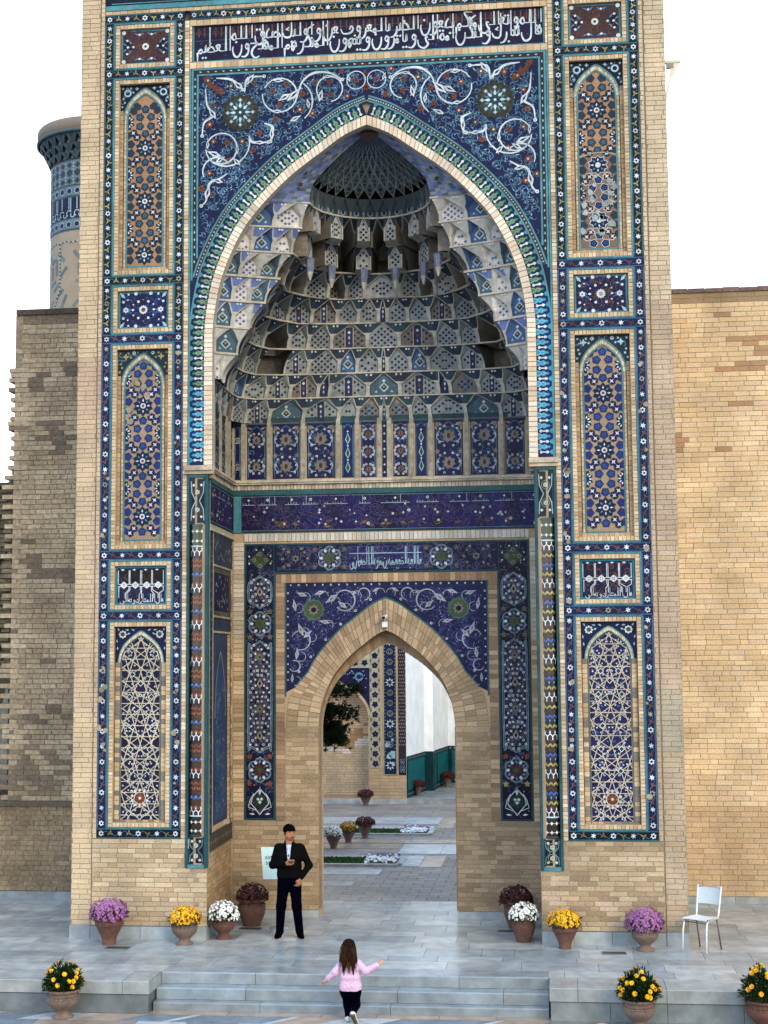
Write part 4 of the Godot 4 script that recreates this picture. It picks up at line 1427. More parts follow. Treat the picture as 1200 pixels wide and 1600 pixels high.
	for k in [-1.0, 1.0]:
		var ro := pieces()
		ro.star(0, 0, 0.31, 0.27, 16, 0.006, lin("38332d"), 0.0, 0.006)
		ro.star(0, 0, 0.27, 0.21, 16, 0.008, lin("46433a"))
		for i in 16:
			var t := TAU * i / 16.0
			ro.arc(sin(t) * 0.25, cos(t) * 0.25, 0.04, -t, PI - t, 0.01, 0.01, C.moss)
		ro.star(0, 0, 0.2, 0.15, 8, 0.01, C.tealdark)
		for i in 8:
			var t := TAU * i / 8.0
			ro.leaf(sin(t) * 0.115, cos(t) * 0.115, 0.11, 0.05, PI * 0.5 - t, 0.013, C.white)
			ro.star(sin(t) * 0.2, cos(t) * 0.2, 0.034, 0.02, 4, 0.014, C.ice)
			ro.leaf(sin(t + 0.39) * 0.14, cos(t + 0.39) * 0.14, 0.09, 0.03, PI * 0.5 - t - 0.39, 0.012, C.turq)
			ro.disc(sin(t) * 0.06, cos(t) * 0.06, 0.02, 0.015, C.tealdark, 5)
		ro.disc(0, 0, 0.022, 0.016, C.white, 8)
		put(ro.mesh(M.tile), "rosette", p, Transform3D(Basis.IDENTITY, Vector3(k * 2.0, 12.77, 0)))

# ------------------------------------------------------------------ corner columns

func corner_column(g: Node3D, s: float) -> void:
	var p := group_part("corner_column", g)
	var cx := s * 2.66
	var fr := pieces()
	# upright turquoise frame round a niche for the shaft
	for e in [[-0.165, 1.1, -0.125, 7.05], [0.125, 1.1, 0.165, 7.05]]:
		fr.box(cx + e[0], e[1], -0.16, cx + e[2], e[3], 0.012, lin("335860"))
	fr.box(cx - 0.125, 1.1, -0.1, cx + 0.125, 1.15, 0.012, C.turq)
	fr.box(cx - 0.125, 7.0, -0.1, cx + 0.125, 7.05, 0.012, C.teal)
	fr.rect(cx - 0.125, 1.1, cx + 0.125, 7.0, -0.105, C.ink)
	put(fr.mesh(M.tile), "column_frame", p)
	# square foot and head with patterned faces
	for e in [[1.15, 1.56, C.ink], [6.28, 7.0, C.moss]]:
		var b := pieces()
		b.box(cx - 0.122, e[0], -0.1, cx + 0.122, e[1], -0.008, C.tealdark)
		b.rect(cx - 0.1, e[0] + 0.02, cx + 0.1, e[1] - 0.02, -0.005, lin("231f2a") if e[0] < 2 else lin("30353a"))
		var h: float = e[1] - e[0]
		var m = e[0] + h * 0.5
		var lt: Color = C.turq if e[0] < 2 else C.ice * 0.8
		for k in [-1.0, 1.0]:
			b.ribbon([V(cx + k * 0.1, e[0] + h * 0.08), V(cx + k * 0.09, m - h * 0.18), V(cx + k * 0.03, m), V(cx + k * 0.09, m + h * 0.18), V(cx + k * 0.1, e[1] - h * 0.08)], 0.014, -0.002, lt)
			b.poly([V(cx + k * 0.098, m - h * 0.14), V(cx + k * 0.045, m), V(cx + k * 0.098, m + h * 0.14)], -0.003, C.navy)
			for y in [0.16, 0.84]:
				flower(b, cx + k * 0.06, e[0] + h * y, 0.022, 0.0, 0, C.white, C.cream)
		for y in [0.31, 0.69]:
			b.star(cx, e[0] + h * y, 0.04, 0.028, 6, -0.001, C.ice)
			b.star(cx, e[0] + h * y, 0.02, 0.012, 4, 0.001, C.olive)
			b.arc(cx, e[0] + h * y, 0.06, 0, TAU, 0.007, -0.001, C.olive if s > 0 else C.rust)
		put(b.mesh(M.tile), "column_foot" if e[0] < 2 else "column_head", p)
	# round shaft
	var sh := pieces(Transform3D(Basis.IDENTITY, Vector3(cx, 0, -0.1)))
	var r := 0.118
	sh.bend = r
	var n := 14
	for i in n:
		var x0 := lerpf(-1.5, 1.5, float(i) / n) * r
		var x1 := lerpf(-1.5, 1.5, float(i + 1) / n) * r
		sh.rect(x0, 1.56, x1, 6.28, 0.0, lin("3a2c26") if s < 0 else lin("2c2a2a"))
		for ring_ in [[1.57, 0.012], [1.86, 0.01], [5.93, 0.01], [6.25, 0.012]]:
			sh.box(x0, ring_[0], 0.0, x1, ring_[0] + 0.02, ring_[1], C.ice if ring_[1] < 0.011 else C.tealdark)
		sh.rect(x0, 1.59, x1, 1.86, 0.002, C.black.lerp(C.umber, 0.3))
		sh.rect(x0, 5.95, x1, 6.25, 0.002, C.moss * 0.7)
	for i in 5:
		var x := (i - 2) * 0.075
		for y in [1.65, 1.78, 6.02, 6.17]:
			sh.star(x, y, 0.03, 0.014, 4, 0.004, C.white)
			sh.disc(x + 0.037, y, 0.008, 0.004, C.olive, 5)
	var cols: Array = [C.white, C.rust, C.umber, C.blue, C.umber, lin("9a5a3a"), C.rust, C.navy] if s < 0 else [C.white, C.umber, C.olive, C.navy, C.blue, C.umber, C.olive, C.umber]
	var row := 0
	var y := 1.9
	while y < 5.9:
		var col: Color = cols[row % cols.size()]
		for i in 5:
			var x := (i - 2) * 0.075
			var cc := vary(col, 0.15)
			if row % 8 == 0:
				sh.ribbon([V(x - 0.037, y), V(x - 0.033, y + 0.03), V(x, y + 0.06), V(x + 0.033, y + 0.03), V(x + 0.037, y)], 0.013, 0.005, cc)
				sh.leaf(x, y + 0.085, 0.06, 0.022, PI * 0.5, 0.005, cc)
				sh.leaf(x + 0.037, y - 0.01, 0.05, 0.018, PI * 0.5, 0.005, cc)
			else:
				var h := 0.034
				sh.poly([V(x - 0.034, y), V(x - 0.034, y + h), V(x, y + h * 2), V(x, y + h)], 0.003, cc)
				sh.poly([V(x, y + h), V(x, y + h * 2), V(x + 0.034, y + h), V(x + 0.034, y)], 0.003, cc * 0.9)
				if row % 8 == 3 or row % 8 == 5:
					sh.leaf(x, y + 0.045, 0.05, 0.02, PI * 0.5, 0.005, C.sky if row % 8 == 3 else C.umber)
		row += 1
		y += 0.07
	put(sh.mesh(M.glaze), "column_shaft", p)
	# pale coping over the column
	var cap := pieces()
	cap.box(cx - 0.2 if s < 0 else cx - 0.24, 7.055, -0.1, cx + 0.24 if s < 0 else cx + 0.2, 7.11, 0.03, lin("cdbba0"))
	cap.box(cx - 0.2 if s < 0 else cx - 0.24, 7.11, -0.1, cx + 0.24 if s < 0 else cx + 0.2, 7.185, 0.055, lin("d8c9b0"))
	put(cap.mesh(M.plaster), "coping", p)

# ------------------------------------------------------------------ the rear wall of the niche, with the doorway

func rear_wall(g: Node3D) -> void:
	var xf := facing(Vector3(0, 0, BACK))
	var br := pieces(xf)
	var lowtone := tone_of([lin("b59d7d"), lin("a99172"), lin("bca585"), lin("9e886a")], 0.14)
	var holder := group_part("doorway_brickwork", g)
	var whole := []
	for s in [-1.0, 1.0]:
		var shade := lowtone
		whole += courses(br, minf(s * 1.125, s * 2.56), maxf(s * 1.125, s * 2.56), 0.16, 1.575, -0.012, 0.074, 0.25, shade, 0.009, 0.009)
		# plain brick jambs of the doorway
		whole += courses(br, minf(s * 1.125, s * 1.685), maxf(s * 1.125, s * 1.685), 1.58, 3.08, -0.012, 0.074, 0.25, shade, 0.009, 0.009)
		# flat arch of set-back bricks follows the doorway; beside it a brown frame of small bricks
		header_row(br, s * 1.688, 1.58, s * 1.835, 5.47, -0.012, [lin("a5866a"), lin("9a7c62"), C.buff2], 0.075)
		# pale bricks of the corner
		header_row(br, s * 2.375, 4.55, s * 2.555, 6.16, -0.012, [lin("cfc3ae"), lin("d6cbb8"), lin("bfb29c")], 0.075, 0.02)
		header_row(br, s * 2.375, 1.58, s * 2.555, 4.55, -0.012, [C.buff2, C.buff, lin("a68d69")], 0.075, 0.016)
	header_row(br, -1.835, 5.472, 1.835, 5.615, -0.012, [lin("a5866a"), lin("9a7c62"), C.buff2], 0.085)
	header_row(br, -2.37, 6.165, 2.37, 6.3, -0.012, [lin("d4cec2"), lin("c7c0b2"), lin("dcd6ca")], 0.072, 0.025)
	header_row(br, -2.55, 7.03, 2.55, 7.115, -0.012, [lin("c9bca6"), lin("b9ab94"), lin("d3c8b4")], 0.06, 0.03)
	lay(holder, br, whole, M.brick, 280)
	# the pointed arch of the doorway
	var inner := full_arch(1.12, 3.1, 4.67)
	var outer := door_back()
	var arch_tones := [lin("bfa686"), lin("b39a79"), lin("c7b08f"), lin("aa9172")]
	for ring_ in 3:
		voussoirs(br, between(inner, outer, ring_ / 3.0 + 0.008), between(inner, outer, (ring_ + 1) / 3.0 - 0.008), -0.014, 0.004, 0.076 + 0.004 * ring_, arch_tones)
	# bricks under the arch and on the reveal
	var depth := 0.25
	for i in inner.size() - 1:
		var m := 2
		for k in m:
			var z0 := -depth * k / m - 0.006
			var z1 := -depth * (k + 1) / m + 0.006
			var col := vary(lin("a08665"), 0.14)
			var a := inner[i].lerp(inner[i + 1], 0.04)
			var b := inner[i].lerp(inner[i + 1], 0.96)
			br.quad(Vector3(a.x, a.y - 0.004, z0), Vector3(a.x, a.y - 0.004, z1), Vector3(b.x, b.y - 0.004, z1), Vector3(b.x, b.y - 0.004, z0), col)
	for s in [-1.0, 1.0]:
		for r in 39:
			for k in 2:
				var y := 0.17 + r * 0.075
				br.box(s * 1.125, y + 0.005, -depth * k / 2.0 - 0.006, s * 1.112, y + 0.07, -depth * (k + 1) / 2.0 + 0.006, vary(lin("a08665"), 0.14))
	# second, deeper order of the arch
	br.shift = Vector3(0, 0, -0.262)
	voussoirs(br, full_arch(1.115, 3.1, 4.46), full_arch(1.25, 3.1, 4.72), 0.0, 0.012, 0.1, [lin("a58b6c"), lin("9a8062"), lin("b09676")])
	br.shift = Vector3.ZERO
	put(br.mesh(M.brick), "small_brickwork", g, Transform3D.IDENTITY, "stuff")
	var t := pieces(xf)
	# spandrel over the door
	var out_line := PackedVector2Array()
	for q in outer:
		if q.y > 3.64:
			out_line.append(q + Vector2(0, 0.012))
	var field := PackedVector2Array([V(1.685, 3.66), V(1.685, 5.47), V(-1.685, 5.47), V(-1.685, 3.66)])
	field.append_array(out_line)
	t.poly(field, -0.008, lin("20224a"))
	t.ribbon(out_line, 0.03, -0.004, C.teal)
	for s in [-1.0, 1.0]:
		t.mirror = s
		t.box(1.66, 3.6, -0.008, 1.685, 5.47, -0.003, C.teal)
		t.ribbon([V(0, 5.4), V(1.6, 5.4), V(1.6, 3.8)], 0.01, -0.005, C.violet * 1.6)
		for i in 12:
			flower(t, 0.1 + i * 0.135, 5.433, 0.018, -0.004, i % 2)
			flower(t, 1.632, 5.3 - i * 0.13, 0.018, -0.004, i % 2)
		for q in [0.25, 0.5, 0.75, 1.0, 1.25, 1.45]:
			var y := 5.2 - 1.5 * pow(q / 1.62, 1.4)
			flower(t, q, y + 0.09, 0.024, -0.004, 0)
		t.star(1.2, 5.02, 0.2, 0.17, 12, -0.004, C.moss * 1.2)
		t.star(1.2, 5.02, 0.1, 0.06, 8, -0.002, C.greystone)
		t.disc(1.2, 5.02, 0.045, 0.0, C.ink, 8)
		t.ring(1.2, 5.02, 0.15, 0.162, -0.002, C.turq * 0.7, 16)
		var w: Color = lin("a9acb8")
		t.arc(0.68, 5.17, 0.17, 0.2, 5.6, 0.012, -0.004, w, -1, 0.025)
		t.arc(0.36, 5.27, 0.1, 0.0, 4.6, 0.012, -0.004, w, -1, 0.02)
		t.arc(1.42, 4.52, 0.16, 0.4, 5.2, 0.012, -0.004, w, -1, 0.025)
		t.arc(1.52, 4.1, 0.09, 1.2, 5.8, 0.012, -0.004, w, -1, 0.02)
		for q in [[0.9, 5.2, 0.26, 0.1, -0.6], [0.72, 5.1, 0.2, 0.08, 0.7], [1.02, 4.82, 0.2, 0.07, 0.2], [1.42, 4.7, 0.24, 0.09, 1.2], [1.3, 4.62, 0.2, 0.07, 2.4], [1.48, 4.3, 0.2, 0.07, 1.7], [1.52, 5.1, 0.22, 0.07, 1.4], [1.4, 5.28, 0.2, 0.07, 0.3], [1.1, 5.3, 0.2, 0.07, -0.3], [1.56, 3.9, 0.16, 0.05, 1.6], [0.16, 5.34, 0.14, 0.05, -0.5], [0.55, 5.3, 0.16, 0.05, 0.2]]:
			t.leaf(q[0], q[1], q[2], q[3], q[4], -0.003, w)
			t.leaf(q[0], q[1], q[2] * 0.3, q[3] * 0.2, q[4], -0.002, C.navy2)
			t.arc(q[0] - 0.07, q[1] - 0.05, 0.075, q[4], q[4] + 3.6, 0.009, -0.0035, w)
	t.mirror = 1.0
	vines(t, -1.6, 3.7, 1.6, 5.4, 1500, -0.006, lin("4a4c86"), lin("8f93b4"), 0.07, func(x, y, r): return y - r > 5.26 - 1.62 * pow(absf(x) / 1.66, 1.35) and y + r < 5.4 and absf(x) + r < 1.6)
	put(t.mesh(M.tile), "door_spandrel", g, Transform3D.IDENTITY, "stuff")
	# tile strip round the door
	var d := pieces(xf)
	var ink: Color = lin("1c1e38")
	for s in [-1.0, 1.0]:
		d.mirror = s
		d.box(1.84, 1.59, -0.012, 2.365, 6.13, -0.002, C.tealdark)
		d.rect(1.875, 1.625, 2.33, 6.1, 0.0, ink if s < 0 else lin("17182c"))
		var cx := 2.103
		for y in [4.8, 2.4]:
			lobed(d, cx, y, C.moss * 1.15 if y > 3 else C.umber)
		cartouche(d, cx, 5.05, 5.6, 0.2)
		cartouche(d, cx, 2.68, 4.52, 0.2)
		for k in [-1.0, 1.0]:
			for y in [5.0, 4.58, 2.62, 2.18]:
				d.star(cx + k * 0.17, y, 0.055, 0.03, 5, 0.004, (C.olive if y < 2.3 and s > 0 else C.rust if y < 3 else C.greystone * 0.6))
		arabesque_light(d, cx, 2.75, 4.46, 0.19, s)
		arabesque_light(d, cx, 5.1, 5.56, 0.19, s)
		vines(d, cx - 0.21, 1.66, cx + 0.21, 6.08, 330, 0.0025, lin("565878"), lin("6f6a78"), 0.05)
		for i in 90:
			flower(d, cx + rng.randf_range(-0.2, 0.2), rng.randf_range(1.7, 6.05), 0.016, 0.0032, 1, vary(C.stone, 0.25))
		# palmette at the foot
		d.star(cx, 1.9, 0.14, 0.1, 8, 0.003, lin("22382f"))
		d.leaf(cx, 2.06, 0.14, 0.05, PI * 0.5, 0.005, C.white)
		for k in [-1.0, 1.0]:
			d.ribbon([V(cx, 2.1), V(cx + k * 0.12, 1.97), V(cx + k * 0.15, 1.86), V(cx + k * 0.06, 1.76), V(cx, 1.68)], 0.014, 0.005, C.white)
			d.ribbon([V(cx + k * 0.1, 2.02), V(cx + k * 0.16, 1.92), V(cx + k * 0.19, 1.8), V(cx + k * 0.06, 1.75)], 0.012, 0.005, C.white)
			d.leaf(cx + k * 0.13, 1.69, 0.1, 0.03, 0.1 * k, 0.005, C.white)
			d.star(cx + k * 0.03, 1.93, 0.03, 0.018, 4, 0.006, C.white)
		d.star(cx, 1.88, 0.035, 0.02, 4, 0.006, C.white)
		# corner field with a green lozenge
		d.star(cx, 5.86, 0.17, 0.12, 4, 0.003, C.moss)
		for q in [[0, 0.1], [0, -0.1], [0.1, 0], [-0.1, 0]]:
			flower(d, cx + q[0], 5.86 + q[1], 0.038, 0.005, 0, C.greystone)
		for q in [[0.18, 0.06], [-0.18, 0.06], [0.18, -0.06], [-0.18, -0.06], [0.06, 0.17], [-0.06, 0.17]]:
			flower(d, cx + q[0], 5.86 + q[1], 0.02, 0.005, 1)
	d.mirror = 1.0
	d.box(-1.838, 5.62, -0.012, 1.838, 6.13, -0.002, C.tealdark)
	d.rect(-1.86, 5.655, 1.86, 6.1, 0.001, ink)
	for s in [-1.0, 1.0]:
		d.mirror = s
		lobed(d, 0.93, 5.875, C.moss * 1.15)
		for y in [5.73, 6.02]:
			d.star(0.68, y, 0.05, 0.028, 5, 0.004, C.greystone * 0.6)
			d.star(1.18, y, 0.05, 0.028, 5, 0.004, C.greystone * 0.6)
		d.ribbon([V(1.28, 6.07), V(1.82, 6.07)], 0.01, 0.004, C.violet * 2.4)
		d.ribbon([V(1.28, 5.69), V(1.78, 5.69)], 0.01, 0.004, C.violet * 2.4)
		d.ribbon(smooth([V(1.3, 6.07), V(1.22, 5.99), V(1.16, 5.88), V(1.22, 5.77), V(1.3, 5.69)]), 0.01, 0.004, C.violet * 2.4)
		flower(d, 1.5, 5.875, 0.06, 0.005, 0, C.greystone)
		for q in [[1.35, 0.1], [1.35, -0.1], [1.62, 0.11], [1.62, -0.11], [1.72, 0.0], [1.4, 0.16], [1.7, 0.16], [1.7, -0.14], [1.3, 0.0]]:
			flower(d, q[0], 5.875 + q[1], 0.026, 0.005, rng.randi() % 2, vary(C.stone, 0.2))
	d.mirror = 1.0
	d.rect(-0.63, 5.7, 0.63, 6.06, 0.003, lin("23265c"))
	d.ribbon([V(-0.63, 5.7), V(0.63, 5.7), V(0.66, 5.88), V(0.63, 6.06), V(-0.63, 6.06), V(-0.66, 5.88), V(-0.63, 5.7)], 0.01, 0.005, C.violet * 2.4)
	vines(d, -1.8, 5.68, 1.8, 6.08, 520, 0.0035, lin("55547c"), lin("77707c"), 0.06)
	d.ribbon([V(-0.6, 5.945), V(0.6, 5.945)], 0.012, 0.006, C.ice)
	write(d, "3mL AL3b,d ALS.3b;f mHmd b,n. mHmwd ALb.A ASfhAn.y", 0.6, -0.6, 5.66, 0.4, 0.0065, 0.016, C.ice, false)
	put(d.mesh(M.tile), "door_tile_strip", g, Transform3D.IDENTITY, "stuff")
	# the dark band that runs round the niche
	var b := pieces(xf)
	navy_band(b, -2.56, 2.56)
	b.box(-2.55, 6.32, -0.012, -2.42, 6.93, 0.006, C.turq)
	b.box(-2.56, 6.945, -0.02, 2.56, 7.025, 0.012, C.teal)
	put(b.mesh(M.tile), "dark_tile_band", g, Transform3D.IDENTITY, "stuff")
	# pale moulding under the panels
	var mo := pieces(xf)
	mo.box(-2.56, 7.118, -0.02, 2.56, 7.15, 0.05, lin("cfc4ae"))
	mo.box(-2.56, 7.15, -0.02, 2.56, 7.19, 0.065, lin("d9cfba"))
	put(mo.mesh(M.plaster), "moulding", g)
	# upright panels above it
	var edges := [0.0, 0.045, 0.12, 0.42, 0.49, 0.74, 0.81, 1.335, 1.405, 1.915, 1.98, 2.35, 2.42, 2.56]
	var up := pieces(xf)
	up.rect(-2.56, 7.19, 2.56, 8.25, -0.02, C.tealdark)
	for s in [-1.0, 1.0]:
		for i in range(0, edges.size() - 1):
			var a: float = edges[i]
			var e: float = edges[i + 1]
			if i % 2 == 1:
				up.box(s * a, 7.19, -0.02, s * e, 8.2, 0.02, lin("b7b19f"))
			else:
				if i == 0 and s < 0:
					continue
				var m := pieces(xf)
				var cx = s * (a + e) * 0.5 if i > 0 else 0.0
				var w := (e - a) if i > 0 else e * 2.0
				upright_panel(m, cx, 7.19, w, 0.98, i / 2, s > 0)
				put(m.mesh(M.tile), "upright_tile_panel", g)
	put(up.mesh(M.plaster), "panel_rib", g, Transform3D.IDENTITY, "stuff")

func door_back() -> PackedVector2Array:
	var out := PackedVector2Array()
	for q in full_arch(1.5, 3.1, 5.2):
		out.append(Vector2(q.x + signf(q.x) * 0.17 * clampf((4.0 - q.y) / 0.36, 0.0, 1.0), q.y))
	return out

func between(a: PackedVector2Array, b: PackedVector2Array, k: float) -> PackedVector2Array:
	var out := PackedVector2Array()
	for i in a.size():
		out.append(a[i].lerp(b[i], k))
	return out

func upright_panel(m: Pieces, cx: float, y0: float, w: float, h: float, kind: int, dull: bool) -> void:
	m.rect(cx - w * 0.5, y0, cx + w * 0.5, y0 + h, -0.016, C.teal if kind == 2 or kind == 0 else C.greystone.lerp(C.tealdark, 0.5))
	var iw := w - 0.05
	if iw < 0.06:
		m.rect(cx - w * 0.4, y0 + 0.02, cx + w * 0.4, y0 + h - 0.02, -0.012, C.navy2)
		for i in 7:
			m.star(cx, y0 + 0.1 + i * 0.13, 0.022, 0.012, 4, -0.009, C.ice)
		return
	var ground: Color = lin("1f2c5a") if kind == 2 else lin("25234c")
	m.rect(cx - iw * 0.5, y0 + 0.025, cx + iw * 0.5, y0 + h - 0.025, -0.012, ground)
	# cusped outline
	var rim: Color = lin("3f6f9c") if not dull else lin("4d6474")
	var top := y0 + h - 0.06
	for s in [-1.0, 1.0]:
		m.ribbon(smooth([V(cx + s * iw * 0.43, y0 + 0.05), V(cx + s * iw * 0.43, top - iw * 0.42), V(cx + s * iw * 0.36, top - iw * 0.3), V(cx + s * iw * 0.26, top - iw * 0.25), V(cx + s * iw * 0.16, top - iw * 0.1), V(cx, top)]), 0.016, -0.009, rim)
		m.leaf(cx + s * iw * 0.34, top - 0.03, iw * 0.28, iw * 0.1, 0.4 * s + (PI if s < 0 else 0.0), -0.009, C.stone)
		m.leaf(cx + s * iw * 0.44, top - 0.1, iw * 0.2, iw * 0.07, 1.2 * s, -0.009, C.stone)
	var grey: Color = lin("7b7872") if kind >= 3 else lin("6a4b4e")
	if kind == 2:
		for i in 3:
			var y := y0 + 0.2 + i * 0.24
			m.leaf(cx, y, 0.2, 0.09, PI * 0.5, -0.008, C.ice)
			m.leaf(cx, y, 0.15, 0.06, PI * 0.5, -0.006, C.moss)
			m.star(cx, y + 0.12, 0.022, 0.012, 4, -0.006, C.white)
		return
	var rows := 2 if kind >= 3 else 3
	for i in rows:
		var y := y0 + h * (0.24 + 0.46 * i) * (1.0 if rows == 2 else 0.66)
		m.star(cx, y, iw * 0.25, iw * 0.18, 8, -0.008, grey, 0.2)
		m.disc(cx, y, iw * 0.07, -0.005, C.umber, 8, iw * 0.1)
		m.star(cx, y, iw * 0.12, iw * 0.07, 6, -0.006, C.stone)
		for s in [-1.0, 1.0]:
			m.arc(cx + s * iw * 0.22, y, iw * 0.2, PI * 0.5 - s * 0.5, PI * 0.5 - s * 3.4, 0.012, -0.007, C.ice * 0.8, -1.0, 0.018)
			for q in [[0.3, 0.26], [0.32, -0.22], [0.38, 0.04], [0.14, 0.34], [0.16, -0.34]]:
				flower(m, cx + s * iw * q[0], y + iw * q[1], 0.022, -0.004, 0, vary(C.white, 0.1))
			m.star(cx + s * iw * 0.4, y + iw * 0.4, iw * 0.1, iw * 0.06, 5, -0.008, grey)
	vines(m, cx - iw * 0.4, y0 + 0.06, cx + iw * 0.4, top - 0.1, int(iw * 60), -0.0085, C.sky * 0.5, grey, 0.05)

func lobed(d: Pieces, x: float, y: float, heart: Color) -> void:
	for i in 6:
		var t := TAU * i / 6.0
		var c := V(x + sin(t) * 0.115, y + cos(t) * 0.115)
		d.arc(c.x, c.y, 0.085, PI * 0.5 - t - 1.9, PI * 0.5 - t + 1.9, 0.008, 0.005, C.ice * 0.75)
		d.arc(c.x, c.y, 0.068, PI * 0.5 - t - 1.9, PI * 0.5 - t + 1.9, 0.006, 0.005, C.ice * 0.6)
		d.leaf(c.x + sin(t) * 0.02, c.y + cos(t) * 0.02, 0.08, 0.03, PI * 0.5 - t + 0.4, 0.006, lin("8c8fb4"))
		d.leaf(x + sin(t + 0.52) * 0.14, y + cos(t + 0.52) * 0.14, 0.075, 0.05, PI * 0.5 - t - 0.52, 0.006, C.white)
	d.star(x, y, 0.125, 0.07, 6, 0.007, heart, 0.0)
	d.star(x, y, 0.05, 0.03, 6, 0.009, C.moss)

func cartouche(d: Pieces, cx: float, y0: float, y1: float, half: float) -> void:
	for k in [0.0, 0.022]:
		var w = half - k
		for s in [-1.0, 1.0]:
			d.ribbon(smooth([V(cx, y0 + k), V(cx + s * w * 0.4, y0 + 0.05 + k), V(cx + s * w * 0.8, y0 + 0.09 + k), V(cx + s * w, y0 + 0.16), V(cx + s * w, y1 - 0.16), V(cx + s * w * 0.8, y1 - 0.09 - k), V(cx + s * w * 0.4, y1 - 0.05 - k), V(cx, y1 - k)]), 0.008, 0.005, C.ice * 0.7)

func arabesque_light(d: Pieces, cx: float, y0: float, y1: float, half: float, s: float) -> void:
	var tone: Color = lin("5a4a52") if s < 0 else lin("514c5c")
	var m := maxi(1, int((y1 - y0) / 0.42))
	for i in m:
		var y := lerpf(y0, y1, (i + 0.5) / m)
		if i % 2 == 1:
			d.star(cx, y, 0.12, 0.07, 6, 0.003, C.moss.lerp(C.greystone, 0.3))
			flower(d, cx, y, 0.05, 0.006, 0, C.greystone)
		else:
			d.leaf(cx, y, 0.16, 0.1, PI * 0.5, 0.005, C.stone)
			d.leaf(cx, y, 0.09, 0.05, PI * 0.5, 0.007, C.ink)
		for k in [-1.0, 1.0]:
			d.arc(cx + k * 0.09, y + 0.1, 0.08, PI * 0.5 - k * 1.4, PI * 0.5 + k * 2.4, 0.008, 0.004, tone)
			d.arc(cx + k * 0.09, y - 0.1, 0.08, -PI * 0.5 + k * 1.4, -PI * 0.5 - k * 2.4, 0.008, 0.004, tone)
			for q in [[0.075, 0.06], [0.12, -0.08], [0.15, 0.03], [0.06, -0.15], [0.14, 0.15], [0.03, 0.13], [0.16, -0.15], [0.07, -0.04], [0.1, 0.2], [0.04, -0.22]]:
				flower(d, cx + k * q[0], y + q[1], 0.024, 0.006, rng.randi() % 2, vary(C.white, 0.2))
	vines(d, cx - half * 0.8, y0 + 0.06, cx + half * 0.8, y1 - 0.06, int((y1 - y0) * 150), 0.0035, lin("5c5a78"), lin("77707c"), 0.045)

func navy_band(b: Pieces, x0: float, x1: float) -> void:
	b.box(x0, 6.312, -0.012, x1, 6.945, -0.002, C.tealdark)
	b.rect(x0, 6.335, x1, 6.93, 0.0, lin("221f4a"))
	var length := x1 - x0
	# cut tile slabs of unlike tone
	var x := x0 + 0.1
	while x < x1 - 0.2:
		var w := rng.randf_range(0.2, 0.6)
		b.rect(x, 6.34, minf(x + w, x1), 6.925, 0.0012, vary(lin("24215a") if rng.randf() < 0.6 else lin("201c3c"), 0.2))
		x += w + rng.randf_range(0.0, 0.3)
	b.rect(x0, 6.345, x1, 6.353, 0.003, C.ice * 0.5)
	b.rect(x0, 6.915, x1, 6.922, 0.003, C.ice * 0.5)
	vines(b, x0 + 0.1, 6.4, x1 - 0.1, 6.9, int(length * 120), 0.002, lin("4a4674"), C.brown, 0.085)
	for i in int(length * 4):
		var px := rng.randf_range(x0 + 0.1, x1 - 0.1)
		b.leaf(px, rng.randf_range(6.4, 6.5), 0.14, 0.05, rng.randf_range(-0.4, 0.4), 0.003, C.brown.lerp(C.olive, rng.randf() * 0.4))
	for i in int(length * 9):
		flower(b, rng.randf_range(x0 + 0.08, x1 - 0.08), rng.randf_range(6.42, 6.78), rng.randf_range(0.018, 0.03), 0.005, rng.randi() % 3, vary(C.white, 0.15))
	# narrow angular writing along the top
	var e := x0 + 0.16
	while e < x1 - 0.3:
		var w := rng.randf_range(0.14, 0.5)
		b.rect(e, 6.775, e + w, 6.785, 0.004, C.ice * 0.8)
		for k in int(w / 0.045):
			var hx := e + 0.01 + k * 0.045
			var hh := 0.13 if rng.randf() < 0.16 else 0.028 if rng.randf() < 0.6 else 0.0
			if hh > 0:
				b.rect(hx, 6.785, hx + 0.009, 6.785 + hh, 0.004, C.ice * 0.8)
		flower(b, e + w * 0.5, 6.86, 0.026, 0.005, rng.randi() % 2)
		e += w + rng.randf_range(0.02, 0.2)

# ------------------------------------------------------------------ the two sides of the niche

